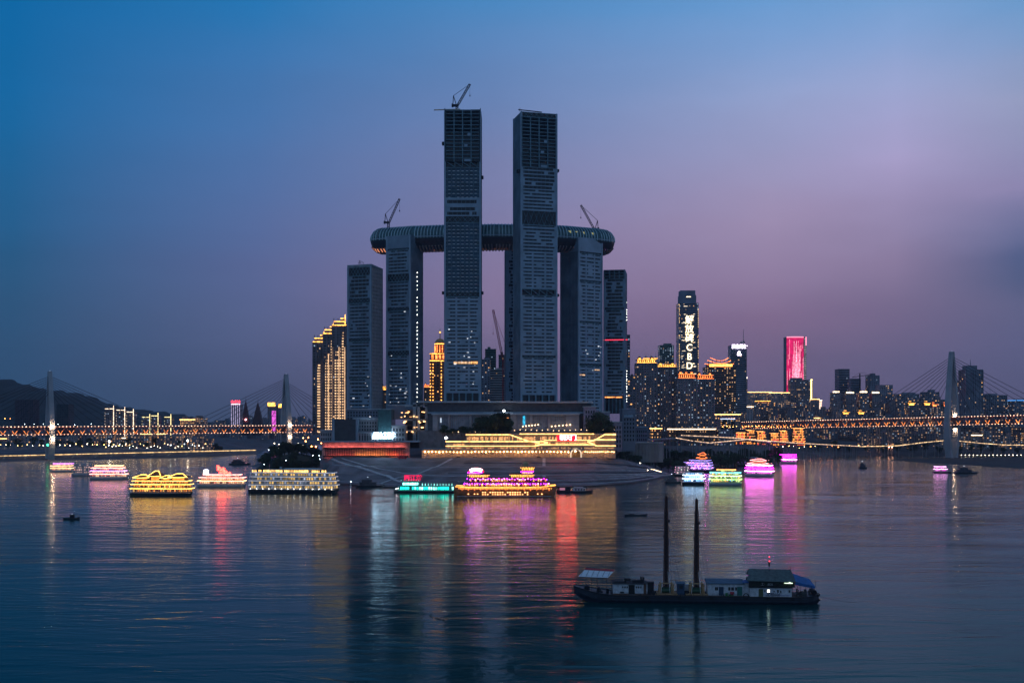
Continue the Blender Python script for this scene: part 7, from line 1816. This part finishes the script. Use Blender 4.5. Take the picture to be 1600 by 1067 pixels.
def headland(i):
    if i < 12:
        px = 408 + i * 8.6 + rg.uniform(-3, 3); Y = 1310 + rg.uniform(-30, 30)
    else:
        px = 412 + (i - 12) * 4.6 + rg.uniform(-4, 4); Y = 1250 + rg.uniform(-25, 25)
    x = X(px, Y); return x, Y, max(1, hz_pen(x, Y), mound_z(x, Y)), .8 + rg.uniform(0, .5)
grove('dark tree on the headland bank left of the red lit wall', 'dark trees on the headland bank', 34, headland)
def headland_top(i):
    px = 425 + i * 5 + rg.uniform(-2, 2); Y = 1315 + rg.uniform(-25, 25); x = X(px, Y); return x, Y, max(1, hz_pen(x, Y), mound_z(x, Y)), .8 + rg.uniform(0, .5)
grove('dark tree on the upper headland beside the second bridge pylon', 'dark trees on the upper headland', 17, headland_top)
def right_bank(i):
    row_ = i % 4; px = 1008 + (i // 4) * 11.5 + rg.uniform(-5, 5); Y = 1250 + row_ * 55 + max(0, px - 1060) * 1.7 + rg.uniform(-18, 18); x = X(px, Y); return x, Y, max(.5, hz_pen(x, Y)), 1.0 + rg.uniform(0, .7)
grove('dark tree on the overgrown slope below the elevated roads', 'dark trees on the slope below the elevated roads', 76, right_bank)
def emb_right(i):
    px = 958 + i * 5.2 + rg.uniform(-2, 2); Y = 1150 + i * 8; x = X(px, Y); return x, Y, Z(718 + i * .8, Y), .6 + rg.uniform(0, .35)
grove('small tree at the right foot of the lit terraces', 'small trees at the right foot of the lit terraces', 9, emb_right)
def far_right(i):
    px = 1230 + i * 17 + rg.uniform(-6, 6); Y = 1885 + rg.uniform(-6, 8); x = X(px, Y); return x, Y, max(.5, hz_pen(x, Y)), 1.0 + rg.uniform(0, .5)
grove('dark riverside tree below the long riverside road', 'dark riverside trees along the right shore', 22, far_right)
def left_bank(i):
    px = -5 + i * 14 + rg.uniform(-5, 5); Y = np.interp(px, [0, 330], [1780, 1930]) + rg.uniform(-20, 30); x = X(px, Y); return x, Y, max(1, hz_lb(x, Y)), .9 + rg.uniform(0, .5)
grove('dark tree behind the riverside wall on the left bank', 'dark trees behind the left riverside wall', 26, left_bank)
# hill woods as ground cover is part of the hill mesh; bushes on the slope
# ------------------------------------------------------------------ street lamps
def lamp_proto(name, label, m, h, size):
    b = MB(); b.cyl((0, 0, -1), (0, 0, h), .12, .08, 4); b.beam((0, 0, h), (0, -.9, h + .1), .1)
    o = b.build(name, DARKM); tag(o, label, 'street lamp'); l = MB(); l.octa((0, -.9, h - .1), size); l.build('lamp_head', m, o); return o
LP = {'w': lamp_proto('street_lamp', 'x', glow('street_warm_white', (1, .80, .55), 26), 7, .62), 'y': lamp_proto('street_lamp', 'x', glow('street_yellow', (1, .62, .18), 20), 7, .62),
      'c': lamp_proto('street_lamp', 'x', glow('street_cool', (.72, .9, 1), 22), 7, .55), 'o': lamp_proto('street_lamp', 'x', glow('street_orange', (1, .30, .07), 34), 7, .75)}
LU = {k: False for k in LP}
def put_lamp(k, x, y, z, label, group, s=1):
    if not LU[k]:
        o = LP[k]; LU[k] = True; o.location = (x, y, z); o.scale = (s,) * 3; o['label'] = label; o['group'] = group
    else: copy_thing(LP[k], (x, y, z), 0, s, label, group)
G1 = 'street lamps along the left riverside road'
for i in range(25):
    px = 2 + i * 8.4 + rg.uniform(-1.5, 1.5)
    if 72 < px < 88: continue
    Y = 1775 + px * .35; put_lamp(rg.choice('yyw'), X(px, Y), Y, Z(695.5 + rg.uniform(-.6, .6), Y) - 7, 'small lit street lamp on the left riverside road', G1, rg.uniform(.85, 1.25))
for i in range(30):
    px = 165 + i * 5.4 + rg.uniform(-1, 1); Y = 1850; put_lamp(rg.choice('wwyc'), X(px, Y), Y, Z(rg.choice((692.5, 695.5, 698)) , Y) - 7, 'lit lamp of the bright cluster below the outlined towers', 'lamps below the outlined towers', rg.uniform(.7, 1.1))
for i in range(23):
    px = 338 + i * 6.1 + rg.uniform(-1.5, 1.5); Y = 2560; put_lamp('w', X(px, Y), Y, Z(694.5, Y) - 8, 'pale lit lamp on the far bank between the bridge pylons', 'street lamps on the far bank', rg.uniform(1.0, 1.7))
for i, (px, py, k, s) in enumerate(((478, 690, 'o', 1.1), (487, 697, 'o', 1.0), (494, 699.5, 'o', 1.2), (497, 687, 'o', 1.1), (502, 690, 'o', .8), (474, 683, 'y', .9), (482, 681, 'o', .8), (508, 684, 'o', .7))):
    Y = 1190; put_lamp(k, X(px, Y), Y, Z(py, Y) - 7, 'orange glowing lamp among the trees left of the red lit wall', 'orange lamps left of the red lit wall', s)
for (px, py) in ((489, 709), (499, 709), (511, 715), (500, 716), (503, 722), (447, 716), (413, 722), (420, 700), (527, 708), (546, 749)):
    Y = 1165; put_lamp('c', X(px, Y), Y, max(Z(py, Y) - 6.5, 0), 'cool white lamp on the dark headland bank', 'cool lamps on the headland bank', rg.uniform(.6, .9))
for (px, py, Y) in ((811, 723, 1095), (881, 725, 1090), (876, 730.5, 1080), (696, 722, 1095), (866, 739, 1060), (676, 736, 1060), (622, 737, 1055), (1000, 722, 1170), (962, 727, 1130), (944, 738, 1100), (1012, 733, 1150)):
    put_lamp(rg.choice('cw'), X(px, Y), Y, Z(py, Y) - 5.0, 'single lamp on the stone embankment', 'lamps on the stone embankment', .6)
for i in range(16):
    px = 1215 + i * 8.5 + rg.uniform(-2, 2); Y = 1790 + i * 2; put_lamp(rg.choice('wyo'), X(px, Y), Y, Z(698 + rg.uniform(-1.5, 1), Y) - 6, 'warm lamp on the riverside road near the magenta boats', 'lamps near the magenta boats', rg.uniform(.7, 1.1))
for i in range(17):
    px = 1502 + i * 6.2; Y = 1800; put_lamp('w', X(px, Y), Y, Z(710, Y) - 6, 'pale lamp in the shore row right of the single bridge pylon', 'shore lamps right of the single pylon', .75)
for i in range(26):
    px = 1130 + i * 5 + rg.uniform(-1, 1); Y = 1560 + i * 10; put_lamp(rg.choice('yo'), X(px, Y), Y, Z(664.5 - i * .0 + rg.uniform(-.3, .3), Y) - 6, 'warm street lamp on the road at the city end of the right bridge', 'street lamps at the city end of the right bridge', rg.uniform(.5, .75))
for (px, py, Y) in ((54, 661, 1900), (68, 661, 1900), (117, 662, 1900), (8, 652.5, 1950), (16, 652.5, 1950), (39, 661, 1900), (91, 661, 1900), (143, 661, 1900)):
    put_lamp('c' if py > 655 else 'o', X(px, Y), Y, Z(py, Y) - 7, 'high mast lamp behind the left bridge deck', 'mast lamps behind the left bridge deck', .8)
for (px, py, Y, s) in ((172, 691.5, 1800, 3.4), (294, 690, 1840, 3.0)):
    put_lamp('w', X(px, Y), Y, Z(py, Y) - 7 * s * .9, 'very bright floodlight, %s of two on the left bank' % ('left' if px < 200 else 'right'), 'two bright floodlights on the left bank', s)
nav = MB(); nav.octa((0, -1, 0), 1.5); nav.box(-.8, .8, 0, .6, -1.6, 1.6); no_ = nav.build('navigation_light', glow('green_navigation', (.05, 1, .35), 7)); no_.location = (X(74.5, 1610), 1610, Z(695, 1610)); tag(no_, 'green navigation light on the left bridge pylon', 'navigation light')
# horizontal tower crane on the right skyline
tc_ = thing('tower_crane', 'thin horizontal tower crane above the unfinished block on the right skyline', 'crane', (X(1343.5, 2240), 2240, Z(600, 2240)), 0, 'cranes on the city skyline')
b = MB(); b.box(-1, 1, -1, 1, -20, 22); b.build('mast', DARKM, tc_); b = MB(); b.beam((-16, 0, 14), (26, 0, 20), 1.2); b.build('jib', DARKM, tc_); b = MB(); b.cyl((0, 0, 24), (24, 0, 20), .2, n=4); b.cyl((0, 0, 24), (-14, 0, 15), .2, n=4); b.build('tie_rope', DARKM, tc_)
# cars parked on the sandbar and embankment are only specks of light in the photograph; navigation buoy
bu = MB(); bu.cyl((0, 0, -.3), (0, 0, .8), .9, .9, 10); bu.cyl((0, 0, .8), (0, 0, 4.2), .12, .08, 5); bu.loft([[(-.5, 0, 2), (.5, 0, 2), (0, .4, 2)], [(-.2, 0, 3.6), (.2, 0, 3.6), (0, .2, 3.6)]])
bo = bu.build('river_buoy', WHITE); bo.location = (X(548, YW(760)), YW(760), 0); tag(bo, 'slim white buoy on the water right of the largest cruise ship', 'buoy')
bl_ = MB(); bl_.octa((0, 0, 4.4), .35); bl_.build('buoy_lamp', G_LAMPW, bo)
# parked vehicles on the embankment road
def vehicle(label, px, py, Y, m, truck, rz=0):
    r = thing('parked_truck' if truck else 'parked_car', label, 'truck' if truck else 'car', (X(px, Y), Y, Z(py, Y)), rz, 'vehicles parked by the embankment')
    L_, H_ = (8.5, 3.2) if truck else (4.5, 1.45)
    b = MB(); b.box(-L_ / 2, L_ * .18 if truck else L_ / 2, -1.1, 1.1, .5, H_ if truck else .95)
    if truck: b.box(L_ * .22, L_ / 2, -1.1, 1.1, .5, 2.6)
    else: b.loft([[(-1.6, -.85, .95), (1.2, -.85, .95), (1.2, .85, .95), (-1.6, .85, .95)], [(-1.1, -.7, H_), (.5, -.7, H_), (.5, .7, H_), (-1.1, .7, H_)]])
    b.build('body', m, r)
    for x in (-L_ * .32, L_ * .32):
        for y in (-1.0, 1.0):
            w_ = MB(); w_.cyl((x, y - .12, .42), (x, y + .12, .42), .42, n=10); w_.build('wheel', mat('rubber', (.015, .015, .017), .9), r)
    g_ = MB()
    if truck: g_.box(L_ * .24, L_ / 2 + .03, -1.13, 1.13, 1.6, 2.3)
    else: g_.box(-1.0, .5, -.86, .86, 1.0, 1.3)
    g_.build('window', GLASS, r); return r
vehicle('red truck parked below the right end of the red lit wall', 629, 717.2, 1106, mat('red_truck_paint', (.6, .04, .06), .4), True)
for i, (px, c_) in enumerate(((668, 'white'), (716, 'dark'), (742, 'silver'), (792, 'white'), (842, 'dark'), (930, 'silver'))):
    vehicle('%s car parked on the quay road below the arcade, %s from the left' % (c_, ORD[i]), px, 715.0, 1106, {'white': WHITE, 'dark': DARKM, 'silver': STEEL}[c_], False)
# ------------------------------------------------------------------ evening haze
hm = bpy.data.materials.new('evening_haze'); hm.use_nodes = True; t = hm.node_tree; t.nodes.clear()
pv = N(t, 'ShaderNodeVolumePrincipled'); pv.inputs['Color'].default_value = (.62, .70, .92, 1); pv.inputs['Density'].default_value = .00005; pv.inputs['Anisotropy'].default_value = .3
ov = N(t, 'ShaderNodeOutputMaterial'); t.links.new(pv.outputs[0], ov.inputs['Volume'])
b = MB(); b.box(-6500, 6500, -400, 6800, -6, 460)
hz_ = b.build('haze', hm); hz_['kind'] = 'stuff'; hz_['label'] = 'thin evening haze over the river and the city'
